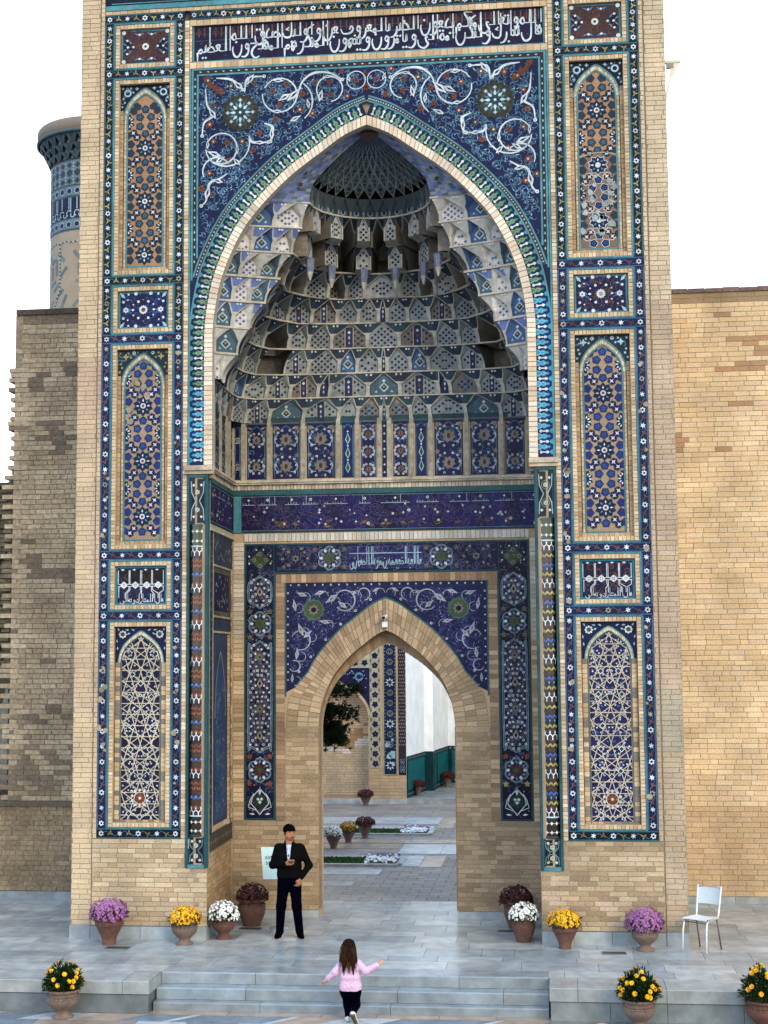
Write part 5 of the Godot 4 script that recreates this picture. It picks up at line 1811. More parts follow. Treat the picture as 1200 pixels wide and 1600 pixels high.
func jambs(g: Node3D) -> void:
	for s in [-1.0, 1.0]:
		var p := group_part("niche_side", g)
		# local x runs from the front into the depth
		var along := Vector3(s * 0.03, 0, -1).normalized()
		var out := Vector3(-s, 0, -0.03).normalized()
		var xf := Transform3D(Basis(along, Vector3.UP, out) if s < 0 else Basis(-along, Vector3.UP, out), Vector3(s * 2.5, 0, -0.01))
		var k := 1.0 if s < 0 else -1.0
		var depth := 2.09
		var br := pieces(xf)
		br.mirror = k
		br.box(0.0, 0.0, -0.2, depth, 8.3, -0.02, C.mortar)
		var tones := tone_of([lin("bd9f74"), lin("b08f66"), lin("a6875f")], 0.13)
		var whole := courses(br, 0.0, depth, 0.2, 1.28, -0.018, 0.073, 0.27, tones)
		for e in whole:
			br.box(e[0], e[1], -0.018, e[2], e[3], e[4], e[5])
		header_row(br, 1.72, 1.56, 1.9, 4.72, -0.018, [C.buff, C.buff2], 0.075)
		header_row(br, 1.93, 1.56, 2.07, 6.2, -0.018, [C.buff, C.buff2, C.greystone], 0.075)
		header_row(br, 0.5, 1.58, 1.7, 1.66, -0.018, [C.buff, C.buff2], 0.075)
		header_row(br, 0.0, 7.03, depth, 7.115, -0.018, [lin("c9bca6"), lin("b9ab94")], 0.06, 0.03)
		put(br.mesh(M.brick), "side_brickwork", p, Transform3D.IDENTITY, "stuff")
		var t := pieces(xf)
		t.mirror = k
		var grey: Color = lin("3c4864")
		t.box(0.0, 1.1, -0.02, 0.1, 7.0, 0.012, C.teal)
		t.box(0.125, 1.3, -0.02, depth, 1.56, 0.0, lin("4d4a42"))
		for i in 12:
			flower(t, 0.22 + i * 0.155, 1.43, 0.035, 0.004, i % 3, vary(C.stone, 0.2))
		for x in [0.14, 0.42]:
			t.box(x, 1.57, -0.02, x + 0.028, 6.2, 0.004, lin("aeb0a4"))
		t.box(0.17, 1.57, -0.02, 0.42, 6.2, -0.004, lin("34323e"))
		t.box(1.905, 1.57, -0.02, 1.93, 6.2, -0.004, lin("3a3136"))
		for i in 30:
			flower(t, 0.295, 1.68 + i * 0.15, 0.03, 0.0, i % 2, vary(C.stone, 0.2))
		# tall pointed panel
		t.rect(0.46, 1.66, 1.7, 4.62, -0.012, grey)
		var cx := 1.08
		var field := PackedVector2Array([V(cx + 0.42, 1.72), V(cx + 0.42, 3.3)])
		var ar := full_arch(0.42, 3.3, 4.3, cx)
		ar.reverse()
		field.append_array(ar)
		field.append(V(cx - 0.42, 1.72))
		t.poly(field, -0.008, lin("36507a"))
		t.ribbon(full_arch(0.44, 3.3, 4.33, cx), 0.03, -0.006, lin("a5a79c"))
		vines(t, 0.7, 1.8, 1.46, 3.8, 90, -0.005, C.sky * 0.5, C.stone, 0.12)
		for i in 34:
			flower(t, rng.randf_range(0.72, 1.44), rng.randf_range(1.85, 3.7), 0.03, -0.003, rng.randi() % 2, vary(C.stone, 0.2))
		t.rect(0.46, 4.66, 1.92, 4.86, -0.008, lin("38445c"))
		t.rect(0.46, 4.9, 1.92, 5.66, -0.012, lin("5b5f58"))
		t.rect(0.6, 4.98, 1.8, 5.58, -0.009, lin("26284a"))
		for i in 26:
			flower(t, rng.randf_range(0.68, 1.72), rng.randf_range(5.03, 5.53), 0.035, -0.006, rng.randi() % 3, vary(C.stone, 0.2))
		for y in [4.63, 4.87, 5.67]:
			t.box(0.45, y, -0.02, 1.92, y + 0.028, 0.01, lin("b8ad94"))
		t.rect(0.14, 5.7, 2.07, 6.18, -0.006, lin("3a465c"))
		for i in 20:
			flower(t, 0.25 + i * 0.09, 5.94 + rng.randf_range(-0.14, 0.14), 0.04, -0.003, rng.randi() % 3, vary(C.stone, 0.2))
		t.shift = Vector3(0, 0, 0)
		navy_band(t, 0.13, depth)
		t.box(0.1, 1.1, -0.02, 0.125, 7.0, 0.014, lin("b9bba8"))
		t.box(0.0, 6.945, -0.02, depth, 7.025, 0.012, C.teal)
		# upright panels of the upper storey
		t.rect(0.0, 7.19, depth, 8.3, -0.016, C.tealdark)
		put(t.mesh(M.dull_tile), "side_tiles", p, Transform3D.IDENTITY, "stuff")
		for e in [[0.12, 0.4], [0.47, 0.95], [1.02, 1.48], [1.55, 1.72], [1.79, 2.05]]:
			var m := pieces(xf)
			m.mirror = k
			upright_panel(m, (e[0] + e[1]) * 0.5, 7.19, e[1] - e[0], 0.95, 3 if e[1] - e[0] > 0.4 else 1 if e[1] - e[0] > 0.2 else 2, true)
			put(m.mesh(M.dull_tile), "upright_tile_panel", p)
		var mo := pieces(xf)
		mo.mirror = k
		for x in [0.05, 0.405, 0.955, 1.485, 1.725]:
			mo.box(x, 7.19, -0.02, x + 0.065, 8.2, 0.02, lin("b7b19f"))
		mo.box(0.0, 7.118, -0.02, depth, 7.15, 0.05, lin("cfc4ae"))
		mo.box(0.0, 7.15, -0.02, depth, 7.19, 0.065, lin("d9cfba"))
		mo.box(0.12, 6.2, -0.02, depth, 6.24, 0.03, lin("cfc8b4"))
		mo.box(0.12, 6.24, -0.02, depth, 6.3, 0.012, lin("bfb59c"))
		put(mo.mesh(M.plaster), "moulding", p, Transform3D.IDENTITY, "stuff")

# ------------------------------------------------------------------ the stalactite vault

const LEVEL: Array[float] = [8.17, 8.57, 8.97, 9.39, 9.81, 10.21, 10.6, 10.98, 11.36]
const REACH: Array[float] = [2.52, 2.46, 2.34, 2.14, 1.86, 1.52, 1.25, 1.09, 0.96]
const TIPZ: Array[float] = [-0.14, -0.3, -0.5, -0.6, -0.6, -0.5, -0.45, -0.36, -0.3]
const REARZ: Array[float] = [-2.1, -2.09, -2.075, -2.06, -2.04, -2.0, -1.86, -1.62, -1.26]
const POWER: Array[float] = [20.0, 12.0, 8.0, 5.6, 4.2, 3.2, 2.6, 2.2, 2.0]
const ATARCH: Array[float] = [2.43, 2.43, 2.43, 2.43, 2.415, 2.33, 2.17, 1.95, 1.66]
# the corbels that step out beside the arch: how far their noses reach, at the first six levels
const NOSE: Array[float] = [2.44, 2.33, 2.1, 1.93, 1.68, 1.46]
var contours: Array = []

# One side of a level: from the middle of the rear round to the tip, then along the front to the arch.
func make_contours() -> void:
	for k in LEVEL.size():
		var pts := PackedVector2Array()
		var e := 2.0 / POWER[k]
		for i in 65:
			var f := PI * 0.5 * (1.0 - i / 64.0)
			pts.append(Vector2(REACH[k] * pow(maxf(cos(f), 0.0), e), TIPZ[k] + (REARZ[k] - TIPZ[k]) * pow(maxf(sin(f), 0.0), e)))
		contours.append([pts, lengths(pts)])
	for k in 6:
		var x := NOSE[k]
		var tz := -0.16 - 0.07 * k
		var pts := PackedVector2Array([Vector2(REACH[k] if k < 5 else 1.5, -1.25), Vector2(x + 0.06, -0.75 - 0.03 * k), Vector2(x, tz)])
		contours.append([pts, lengths(pts)])

func lengths(pts: PackedVector2Array) -> PackedFloat32Array:
	var at := PackedFloat32Array([0.0])
	for i in range(1, pts.size()):
		at.append(at[i - 1] + pts[i].distance_to(pts[i - 1]))
	return at

# t from -1 to 1 runs round the level from tip to tip; beyond that along the front to the arch, up to 2. Levels from 20 on are those of the corbels.
func plan(level: int, t: float) -> Vector2:
	var k := level if level < 20 else level - 20
	var a := absf(t)
	var q := Vector2.ZERO
	if a <= 1.0:
		var c: Array = contours[k if level < 20 else k + LEVEL.size()]
		var at: PackedFloat32Array = c[1]
		var s := a * at[at.size() - 1]
		var i := clampi(at.bsearch(s) - 1, 0, at.size() - 2)
		q = c[0][i].lerp(c[0][i + 1], clampf((s - at[i]) / maxf(at[i + 1] - at[i], 1e-6), 0, 1))
		# the upper levels run in points, set half a point on from level to level
		if level < 8 and level > 1:
			var wave := absf(fposmod(s / 0.62 + (0.5 if k % 2 else 0.0), 1.0) * 2.0 - 1.0) - 0.5
			var fade := clampf((1.0 - a) * 6.0, 0.0, 1.0)
			q += (Vector2(0, -0.1) - q).normalized() * wave * fade * [0.0, 0.0, 0.03, 0.05, 0.09, 0.13, 0.11, 0.08][k]
	else:
		var tip := Vector2(REACH[k], TIPZ[k]) if level < 20 else Vector2(NOSE[k], -0.16 - 0.07 * k)
		q = tip.lerp(Vector2(ATARCH[k], -0.1), a - 1.0)
	return Vector2(q.x * (1.0 if t >= 0 else -1.0), q.y)

func t_of_x(k: int, x: float) -> float:
	var lo := 0.0
	var hi := 1.0
	for i in 24:
		var m := (lo + hi) * 0.5
		if plan(k, m).x < x:
			lo = m
		else:
			hi = m
	return (lo + hi) * 0.5

func vault(g: Node3D) -> void:
	make_contours()
	var v := group_part("stalactite_vault", g)
	# where the ribs stand, from the middle of the rear outwards
	var ribs := [[0.06, 0.45, 0.77, 1.37, 1.95], [0.27, 0.92, 1.12, 1.6, 2.0], [0.06, 0.45, 0.76, 1.28, 1.7, 2.14], [0.27, 0.88, 1.28, 1.6, 2.0], [0.075, 0.42, 0.78, 1.2, 1.6], [0.3, 0.62, 0.9], [], []]
	var ledge := pieces()
	for k in 8:
		var ts: Array = []
		if k < 6:
			for x in ribs[k]:
				ts.append(t_of_x(k, x))
			var left: float = (1.0 - ts[ts.size() - 1]) * contours[k][1][64]
			var n := maxi(1, int(round(left / 0.42)))
			var start: float = ts[ts.size() - 1]
			for i in n:
				ts.append(lerpf(start, 1.0, (i + 1.0) / n))
		else:
			for x in [0.075, 0.21, 0.375, 0.53, 0.69, 0.84, 1.0]:
				ts.append(x)
		var front := Vector2(REACH[k], TIPZ[k]).distance_to(Vector2(ATARCH[k], -0.1))
		var nf := maxi(1, int(round(front / 0.36)))
		if k >= 5:
			for i in nf:
				ts.append(1.0 + (i + 1.0) / nf)
		elif k >= 1:
			var run := absf(ATARCH[k] - NOSE[k + 1])
			nf = maxi(1, int(round(run / 0.34)))
			for s in [-1.0, 1.0]:
				for i in nf:
					var kind2 := "medal" if (i + k) % 2 == 0 else "dots"
					niche_cell(v, 20 + k, s * (1.0 + float(i) / nf), s * (1.0 + (i + 1.0) / nf), kind2)
				for i in 3:
					niche_cell(v, 20 + k, s * maxf(i / 3.0, 0.001), s * (i + 1.0) / 3.0, "dots" if (i + k) % 2 else "figure")
				var was := Vector3.ZERO
				for i in 31:
					var q := plan(20 + k + 1, s * maxf(i / 15.0, 0.001))
					var f := Vector3(q.x, LEVEL[k + 1], q.y)
					if i > 0 and was.distance_to(f) > 0.004:
						var d := (f - was).normalized()
						var o := Vector3(-d.z, 0, d.x) * 0.02
						if o.z < 0:
							o = -o
						var h := Vector3(0, 0.016, 0)
						ledge.quad(was + o - h, f + o - h, f + o + h, was + o + h, C.plaster)
						ledge.quad(was - o * 1.5 - h, f - o * 1.5 - h, f + o - h, was + o - h, C.plaster)
						ledge.quad(was + o + h, f + o + h, f - o * 1.5 + h, was - o * 1.5 + h, C.plaster)
					was = f
		var full: Array = []
		for i in range(ts.size() - 1, -1, -1):
			full.append(-ts[i])
		full.append_array(ts)
		for i in full.size() - 1:
			var a: float = full[i]
			var b: float = full[i + 1]
			if plan(k, a).distance_to(plan(k, b)) < 0.03:
				continue
			var m := mini(i, full.size() - 2 - i)
			var mid := full.size() / 2 - 1
			var inside := absf(a + b) * 0.5 < 1.0
			var kind := "dots"
			var r := rng.randf()
			var edge := absi(i - mid)
			if k >= 6 and inside:
				kind = ("open" if k == 6 else "hole") if (edge % 2 == 0) else "pendant"
			elif k == 5 and inside and edge % 2 == 0 and edge > 0:
				kind = "deep"
			elif (k == 2 or k == 3) and inside and absf(absf(plan(k, (a + b) * 0.5).x) - (1.92 if k == 2 else 1.8)) < 0.09:
				kind = "open" if k == 2 else "hole"
			elif not inside:
				kind = "dots" if (m + k) % 2 == 0 else "medal"
			elif plan(k, a).distance_to(plan(k, b)) < 0.2:
				kind = "figure"
			elif (edge + k) % 3 == 1:
				kind = "medal" if edge % 2 == 0 else "square"
			niche_cell(v, k, a, b, kind)
		# thin pale ledge over the tier
		var last := Vector3.ZERO
		var lastb := Vector3.ZERO
		for i in (full.size() - 1) * 4 + 1:
			var cell := mini(i / 4, full.size() - 2)
			var part := i / 4.0 - cell
			var t := lerpf(full[cell], full[cell + 1], part)
			var q := plan(k + 1, full[cell]).lerp(plan(k + 1, full[cell + 1]), part)
			if k < 5 and absf(t) > 1.0:
				q = plan(k + 1, t)
			var gap: bool = k == 6 and absf(t) < 1.0 and ((absf(t) < 0.076) or (absf(t) > 0.209 and absf(t) < 0.376) or (absf(t) > 0.529 and absf(t) < 0.691) or absf(t) > 0.839)
			var n := inward(q)
			var y := LEVEL[k + 1]
			var f := Vector3(q.x + n.x * 0.015, y, q.y + n.y * 0.015)
			var w := Vector3(q.x - n.x * 0.03, y, q.y - n.y * 0.03)
			if i > 0 and last.distance_to(f) > 0.002 and not gap:
				var h := Vector3(0, 0.012, 0)
				ledge.quad(last - h, f - h, f + h, last + h, C.plaster)
				ledge.quad(lastb - h, w - h, f - h, last - h, C.plaster)
				ledge.quad(last + h, f + h, w + h, lastb + h, C.plaster)
			last = f
			lastb = w
	put(ledge.mesh(M.plaster), "vault_ledge", v, Transform3D.IDENTITY, "stuff")
	shell(v)

func inward(q: Vector2) -> Vector2:
	return (Vector2(0, -0.1) - q).normalized() if absf(q.x) < 2.0 or q.y < -0.4 else Vector2(-signf(q.x) * 0.5, 0.86)

func niche_cell(v: Node3D, k: int, t0: float, t1: float, kind: String) -> void:
	var pc := pieces()
	var y0 := LEVEL[k % 20]
	var y1 := LEVEL[k % 20 + 1]
	var width := plan(k, t0).distance_to(plan(k, t1))
	var mid_q := (plan(k, t0) + plan(k, t1)) * 0.5
	var dirn := plan(k, t1) - plan(k, t0)
	var nn := Vector2(-dirn.y, dirn.x).normalized()
	if nn.dot(inward(mid_q)) < 0 or (k >= 20 and nn.y < -0.1):
		nn = -nn
	var inset := 0.028
	var stay := 0.0
	if kind == "hole" or kind == "open":
		inset = 0.85 if k >= 6 else 0.6
	elif kind == "deep":
		inset = 0.25
	elif kind == "pendant":
		stay = 1.0
	var low0 := plan(k, t0)
	var low1 := plan(k, t1)
	var top0 := plan(k + 1, t0)
	var top1 := plan(k + 1, t1)
	# face of the cell: leans out towards the next level
	var face := func(u: float, w: float) -> Vector3:
		var e := lerpf(pow(w, 2.0), 1.0, stay)
		var q := low0.lerp(low1, u).lerp(top0.lerp(top1, u), e)
		return Vector3(q.x, lerpf(y0, y1, w), q.y)
	var deep := func(u: float, w: float) -> Vector3:
		var q := low0.lerp(low1, u).lerp(top0.lerp(top1, u), stay) - nn * inset
		return Vector3(q.x, lerpf(y0, y1, w), q.y)
	var m := clampf(0.03 / width, 0.05, 0.3)
	var line := clampf(0.018 / width, 0.025, 0.2)
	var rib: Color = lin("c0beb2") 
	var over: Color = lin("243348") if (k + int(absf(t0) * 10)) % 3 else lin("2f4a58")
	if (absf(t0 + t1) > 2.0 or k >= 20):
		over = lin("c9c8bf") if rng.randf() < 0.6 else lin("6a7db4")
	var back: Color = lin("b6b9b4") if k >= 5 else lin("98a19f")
	if kind == "medal":
		back = lin("43618f") if rng.randf() < 0.5 else lin("4a6472")
	elif kind == "figure":
		back = lin("2a2d52")
	elif kind == "square":
		back = lin("7f7a72")
	elif kind == "hole" or kind == "open":
		back = lin("a09a8c")
	elif kind == "deep":
		back = lin("a09a8c")
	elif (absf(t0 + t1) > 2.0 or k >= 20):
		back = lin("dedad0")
	var ws := [0.0, 0.3, 0.48, 0.6, 0.72, 0.82, 0.9, 0.96, 1.0]
	var half := func(w: float) -> float:
		if kind == "open":
			return 0.5
		return maxf(0.0, 0.5 - m) * (1.0 if w <= 0.48 else clampf((0.96 - w) / 0.48, 0, 1) * 0.92 + (0.08 if w < 0.96 else 0.0))
	for i in ws.size() - 1:
		var w0: float = ws[i]
		var w1: float = ws[i + 1]
		var h0: float = half.call(w0)
		var h1: float = half.call(w1)
		for s in [-1.0, 1.0]:
			var o0: float = 0.5 + s * h0
			var o1: float = 0.5 + s * h1
			var e: float = 0.5 + s * 0.5
			var l0: float = clampf(o0 + s * line, 0.0, 1.0)
			var l1: float = clampf(o1 + s * line, 0.0, 1.0)
			# pale outline, then what lies over the arch
			if kind != "open":
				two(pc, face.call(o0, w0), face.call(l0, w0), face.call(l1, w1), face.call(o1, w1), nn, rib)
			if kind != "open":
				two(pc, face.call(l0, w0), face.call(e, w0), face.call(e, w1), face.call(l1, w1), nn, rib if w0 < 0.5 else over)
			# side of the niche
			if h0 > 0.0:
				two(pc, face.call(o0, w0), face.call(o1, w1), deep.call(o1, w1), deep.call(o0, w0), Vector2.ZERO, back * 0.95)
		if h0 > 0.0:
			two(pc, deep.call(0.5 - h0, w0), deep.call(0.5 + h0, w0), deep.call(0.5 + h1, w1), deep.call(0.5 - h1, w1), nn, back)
	# underside where the cell hangs free
	if kind == "pendant":
		var a := plan(k, t0)
		var b := plan(k, t1)
		var a2 := plan(k + 1, t0)
		var b2 := plan(k + 1, t1)
		two(pc, Vector3(a.x, y0, a.y), Vector3(b.x, y0, b.y), Vector3(b2.x, y0, b2.y), Vector3(a2.x, y0, a2.y), Vector2.ZERO, rib)
		for u in [0.0, 1.0]:
			var c0: Vector3 = face.call(u, 0.0)
			var c1: Vector3 = face.call(u, 1.0)
			var o := Vector3(-nn.x, 0, -nn.y) * 0.5
			two(pc, c0, c1, c1 + o, c0 + o, Vector2.ZERO, lin("8a8071"))
		# the slender drop below it
		var tip: Vector3 = face.call(0.5, 0.0)
		if k == 6:
			for j in 6:
				var a0 := TAU * j / 6.0
				var a1 := TAU * (j + 1) / 6.0
				var r0 := 0.075
				two(pc, tip + Vector3(cos(a0) * r0, 0, sin(a0) * r0), tip + Vector3(cos(a1) * r0, 0, sin(a1) * r0), tip + Vector3(cos(a1) * 0.055, -0.22, sin(a1) * 0.055), tip + Vector3(cos(a0) * 0.055, -0.22, sin(a0) * 0.055), Vector2.ZERO, lin("7f86a0"))
				two(pc, tip + Vector3(cos(a0) * 0.055, -0.22, sin(a0) * 0.055), tip + Vector3(cos(a1) * 0.055, -0.22, sin(a1) * 0.055), tip + Vector3(cos(a1) * 0.012, -0.36, sin(a1) * 0.012), tip + Vector3(cos(a0) * 0.012, -0.36, sin(a0) * 0.012), Vector2.ZERO, rib)
	# painted motifs on the back
	var put_dot := func(u: float, w: float, r: float, lift: float, col: Color, points: int) -> void:
		var o: Vector3 = deep.call(u, w) + Vector3(nn.x, 0, nn.y) * lift
		var ax := Vector3(-nn.y, 0, nn.x)
		var last := Vector3.ZERO
		for j in points * 2 + 1:
			var f := TAU * j / (points * 2.0)
			var rr := r if j % 2 == 0 else r * (0.72 if points == 4 else 0.5)
			var e := o + ax * sin(f) * rr + Vector3.UP * cos(f) * rr
			if j > 0:
				two(pc, o, last, e, o, nn, col)
			last = e
	var lit := Vector3(nn.x, 0, nn.y)
	if kind == "dots" or kind == "square" or kind == "pendant" or kind == "deep":
		var dot: Color = lin("23274a") if (absf(t0 + t1) < 2.0 and k < 20) else lin("6a74a4")
		var nx := clampi(int(width / 0.05), 2, 10)
		var ny := 7
		var pattern := rng.randi() % 3
		for a in nx:
			for b in ny:
				var u := (a + 0.5) / nx
				var w := 0.06 + b * 0.115
				var h: float = half.call(minf(w + 0.05, 0.95))
				if absf(u - 0.5) > h - 0.3 / nx * 0.6:
					continue
				var d := absi(a * 2 - nx + 1) / 2 + absi(b - 3)
				if (pattern == 0 and (a + b) % 2 == 0) or (pattern == 1 and d % 2 == 0 and d < 4) or (pattern == 2 and (d == 3 or d == 0)):
					put_dot.call(u, w, 0.027, 0.004, vary(dot, 0.2), 4)
	if (kind == "dots" or kind == "square") and width > 0.4 and k < 5 and rng.randf() < 0.6:
		var lift := Vector3(nn.x, 0, nn.y) * 0.007
		for e in [[0.37, 0.63, lin("b5ad9c"), 0.0], [0.4, 0.6, lin("263058"), 0.002]]:
			var more = Vector3(nn.x, 0, nn.y) * e[3]
			two(pc, deep.call(e[0], 0.02) + lift + more, deep.call(e[1], 0.02) + lift + more, deep.call(e[1], 0.84) + lift + more, deep.call(e[0], 0.84) + lift + more, nn, e[2])
		put_dot.call(0.5, 0.22, 0.028, 0.012, C.ice, 2)
		put_dot.call(0.5, 0.42, 0.036, 0.012, C.rust if rng.randf() < 0.4 else C.white, 2)
		put_dot.call(0.5, 0.64, 0.028, 0.012, C.white, 4)
	elif kind == "square":
		put_dot.call(0.5, 0.4, 0.12, 0.006, lin("5c6f88"), 2)
		put_dot.call(0.5, 0.4, 0.07, 0.008, lin("8d99a6"), 2)
		put_dot.call(0.5, 0.4, 0.035, 0.01, lin("39415c"), 4)
	elif kind == "medal":
		put_dot.call(0.5, 0.38, minf(0.085, width * 0.3), 0.004, C.ice, 4)
		put_dot.call(0.5, 0.38, minf(0.055, width * 0.2), 0.006, C.umber, 4)
		put_dot.call(0.5, 0.4, 0.02, 0.008, C.olive, 4)
		put_dot.call(0.5, 0.66, 0.03, 0.004, C.white, 4)
		for s in [-1.0, 1.0]:
			put_dot.call(0.5 + s * 0.24, 0.2, 0.028, 0.004, C.ice, 3)
	elif kind == "figure":
		put_dot.call(0.5, 0.25, 0.035, 0.004, C.ice, 2)
		put_dot.call(0.5, 0.45, 0.035, 0.004, C.white, 2)
		put_dot.call(0.5, 0.62, 0.02, 0.004, C.ice, 4)
	# white blossoms in the corners over the arch
	if kind != "hole" and kind != "open" and stay == 0.0 and width > 0.25:
		for s in [0.07, 0.93]:
			var o: Vector3 = face.call(s, 0.9) + lit * 0.006
			var ax := Vector3(-nn.y, 0, nn.x)
			for j in 5:
				var f0 := TAU * j / 5.0
				var f1 := TAU * (j + 1) / 5.0
				two(pc, o, o + ax * sin(f0) * 0.02 + Vector3.UP * cos(f0) * 0.02, o + ax * sin(f1) * 0.02 + Vector3.UP * cos(f1) * 0.02, o, nn, C.white)
	put(pc.mesh(M.plaster), "vault_niche", v)

# A quad turned so that it faces along nn (in plan), or upright to the axis of the vault.
func two(pc: Pieces, a: Vector3, b: Vector3, c: Vector3, d: Vector3, nn: Vector2, col: Color) -> void:
	var n := (b - a).cross(c - a)
	if n.length_squared() < 1e-14:
		n = (c - a).cross(d - a)
	var want := Vector3(nn.x, 0, nn.y) if nn != Vector2.ZERO else (Vector3(0, a.y - 1.5, 0.4) - a)
	if n.dot(want) < 0.0:
		pc.quad(a, d, c, b, col)
	else:
		pc.quad(a, b, c, d, col)

# The fluted shell over the stalactites and the surfaces between it and the arch.
func shell(v: Node3D) -> void:
	var pc := pieces()
	var prof := [[11.36, 0.96], [11.46, 0.955], [11.66, 0.9], [11.78, 0.8], [11.895, 0.69], [12.005, 0.575], [12.11, 0.46], [12.21, 0.345], [12.31, 0.225], [12.4, 0.11]]
	var n := 14
	var zc := -0.3
	var at := func(row: int, t: float, lift: float) -> Vector3:
		var r: float = prof[row][1] - lift
		var a := PI * t
		return Vector3(-cos(a) * r, prof[row][0], zc - sin(a) * r * (1.0 if row > 2 else 1.0))
	var ground: Color = lin("3c545f")
	var rib: Color = lin("7e8c90")
	# tall pointed niches round the foot
	for i in n:
		var cell := pieces()
		var t0 := float(i) / n
		var t1 := float(i + 1) / n
		var steps := [[0, 0.0, 0.42], [1, 0.0, 0.42], [2, 0.0, 0.0]]
		for k in 2:
			var h0: float = steps[k][2]
			var h1: float = steps[k + 1][2]
			var tm := (t0 + t1) * 0.5
			var half := (t1 - t0)
			for s in [-1.0, 1.0]:
				two(cell, at.call(k, tm + s * half * h0, 0.0), at.call(k, tm + s * half * 0.5, 0.0), at.call(k + 1, tm + s * half * 0.5, 0.0), at.call(k + 1, tm + s * half * h1, 0.0), Vector2.ZERO, rib if k == 0 else lin("3d4a52"))
				two(cell, at.call(k, tm + s * half * h0, 0.0), at.call(k + 1, tm + s * half * h1, 0.0), at.call(k + 1, tm + s * half * h1, -0.07), at.call(k, tm + s * half * h0, -0.07), Vector2.ZERO, rib)
			two(cell, at.call(k, tm - half * h0, -0.07), at.call(k, tm + half * h0, -0.07), at.call(k + 1, tm + half * h1, -0.07), at.call(k + 1, tm - half * h1, -0.07), Vector2.ZERO, lin("3d4f5c"))
		var tm2 := (t0 + t1) * 0.5
		var o: Vector3 = at.call(1, tm2, -0.062)
		var inw := Vector3(cos(PI * tm2), 0, sin(PI * tm2))
		var ax := Vector3(-inw.z, 0, inw.x)
		for q in [[0.05, C.ice * 0.7, 0.0], [0.03, C.ink, 0.002]]:
			var r: float = q[0]
			for j in 6:
				var f0 := TAU * j / 6.0
				var f1 := TAU * (j + 1) / 6.0
				two(cell, o + inw * q[2], o + inw * q[2] + ax * sin(f0) * r + Vector3.UP * cos(f0) * r * 1.4, o + inw * q[2] + ax * sin(f1) * r + Vector3.UP * cos(f1) * r * 1.4, o + inw * q[2], Vector2(inw.x, inw.z), q[1])
		put(cell.mesh(M.plaster), "shell_niche", v)
	# rows of small pointed scales, each row set half a scale on
	for row in range(2, prof.size() - 1):
		var off := 0.5 if row % 2 else 0.0
		for i in range(-1, n + 1):
			var tm := (i + 0.5 + off) / n
			var h := 0.5 / n
			if tm < 0.005 or tm > 0.995:
				continue
			var up := mini(row + 2, prof.size() - 1)
			var low: Vector3 = at.call(row, tm, 0.0)
			var top: Vector3 = at.call(up, tm, 0.012)
			var l: Vector3 = at.call(row + 1, clampf(tm - h, 0, 1), 0.01)
			var r: Vector3 = at.call(row + 1, clampf(tm + h, 0, 1), 0.01)
			var heart: Vector3 = (low + top + l + r) * 0.25
			var sink := (heart - Vector3(0, heart.y - 0.25, zc)).normalized() * 0.045
			for q in [[low, l], [l, top], [top, r], [r, low]]:
				two(pc, q[0], q[1], q[1].lerp(heart, 0.2), q[0].lerp(heart, 0.2), Vector2.ZERO, rib)
				two(pc, q[0].lerp(heart, 0.2), q[1].lerp(heart, 0.2), heart + sink, heart + sink, Vector2.ZERO, vary(ground if row < 6 else lin("34487c"), 0.12))
			if row < 8:
				var rr := 0.062 * (1.0 - row * 0.09)
				var back := (Vector3(0, heart.y - 0.25, zc) - heart).normalized()
				var ax := back.cross(Vector3.UP).normalized()
				var uy := ax.cross(back)
				var o := heart + back * 0.004
				for q in [[1.3, 0.0, rib], [1.0, 0.003, lin("171415") if row % 2 == 0 else lin("1f3a3a")]]:
					for j in 10:
						var f0 := TAU * j / 10.0
						var f1 := TAU * (j + 1) / 10.0
						var r0: float = rr * q[0] * (1.0 if j % 2 == 0 else 0.6)
						var r1: float = rr * q[0] * (0.6 if j % 2 == 0 else 1.0)
						var oo: Vector3 = o + back * q[1]
						two(pc, oo, oo + ax * sin(f0) * r0 + uy * cos(f0) * r0, oo + ax * sin(f1) * r1 + uy * cos(f1) * r1, oo, Vector2.ZERO, q[2])
	put(pc.mesh(M.plaster), "shell_scale", v, Transform3D.IDENTITY, "stuff")
	# what closes the gap between shell and arch
	var web := pieces()
	var arch := half_arch(2.43, 9.25, 12.47, 4)
	for s in [-1.0, 1.0]:
		var last: Array = []
		for i in 25:
			var y := lerpf(11.36, 12.44, i / 24.0)
			var xa := 0.0
			for j in arch.size() - 1:
				if y >= arch[j].y and y <= arch[j + 1].y:
					xa = lerpf(arch[j].x, arch[j + 1].x, (y - arch[j].y) / maxf(arch[j + 1].y - arch[j].y, 1e-5))
			var r := 0.0
			for j in prof.size() - 1:
				if y >= prof[j][0] and y <= prof[j + 1][0]:
					r = lerpf(prof[j][1], prof[j + 1][1], (y - prof[j][0]) / (prof[j + 1][0] - prof[j][0]))
			if y > 12.4:
				r = 0.1
			var now := [Vector3(s * r, y, zc), Vector3(s * maxf(xa, r + 0.01), y - 0.01, -0.1)]
			if i > 0:
				for j in 6:
					var col := lin("6f7fae") if rng.randf() < 0.45 else lin("8c9298") if rng.randf() < 0.5 else lin("56647e")
					two(web, last[0].lerp(last[1], j / 6.0), last[0].lerp(last[1], (j + 1) / 6.0), now[0].lerp(now[1], (j + 1) / 6.0), now[0].lerp(now[1], j / 6.0), Vector2(0, 1), vary(col, 0.15))
			last = now
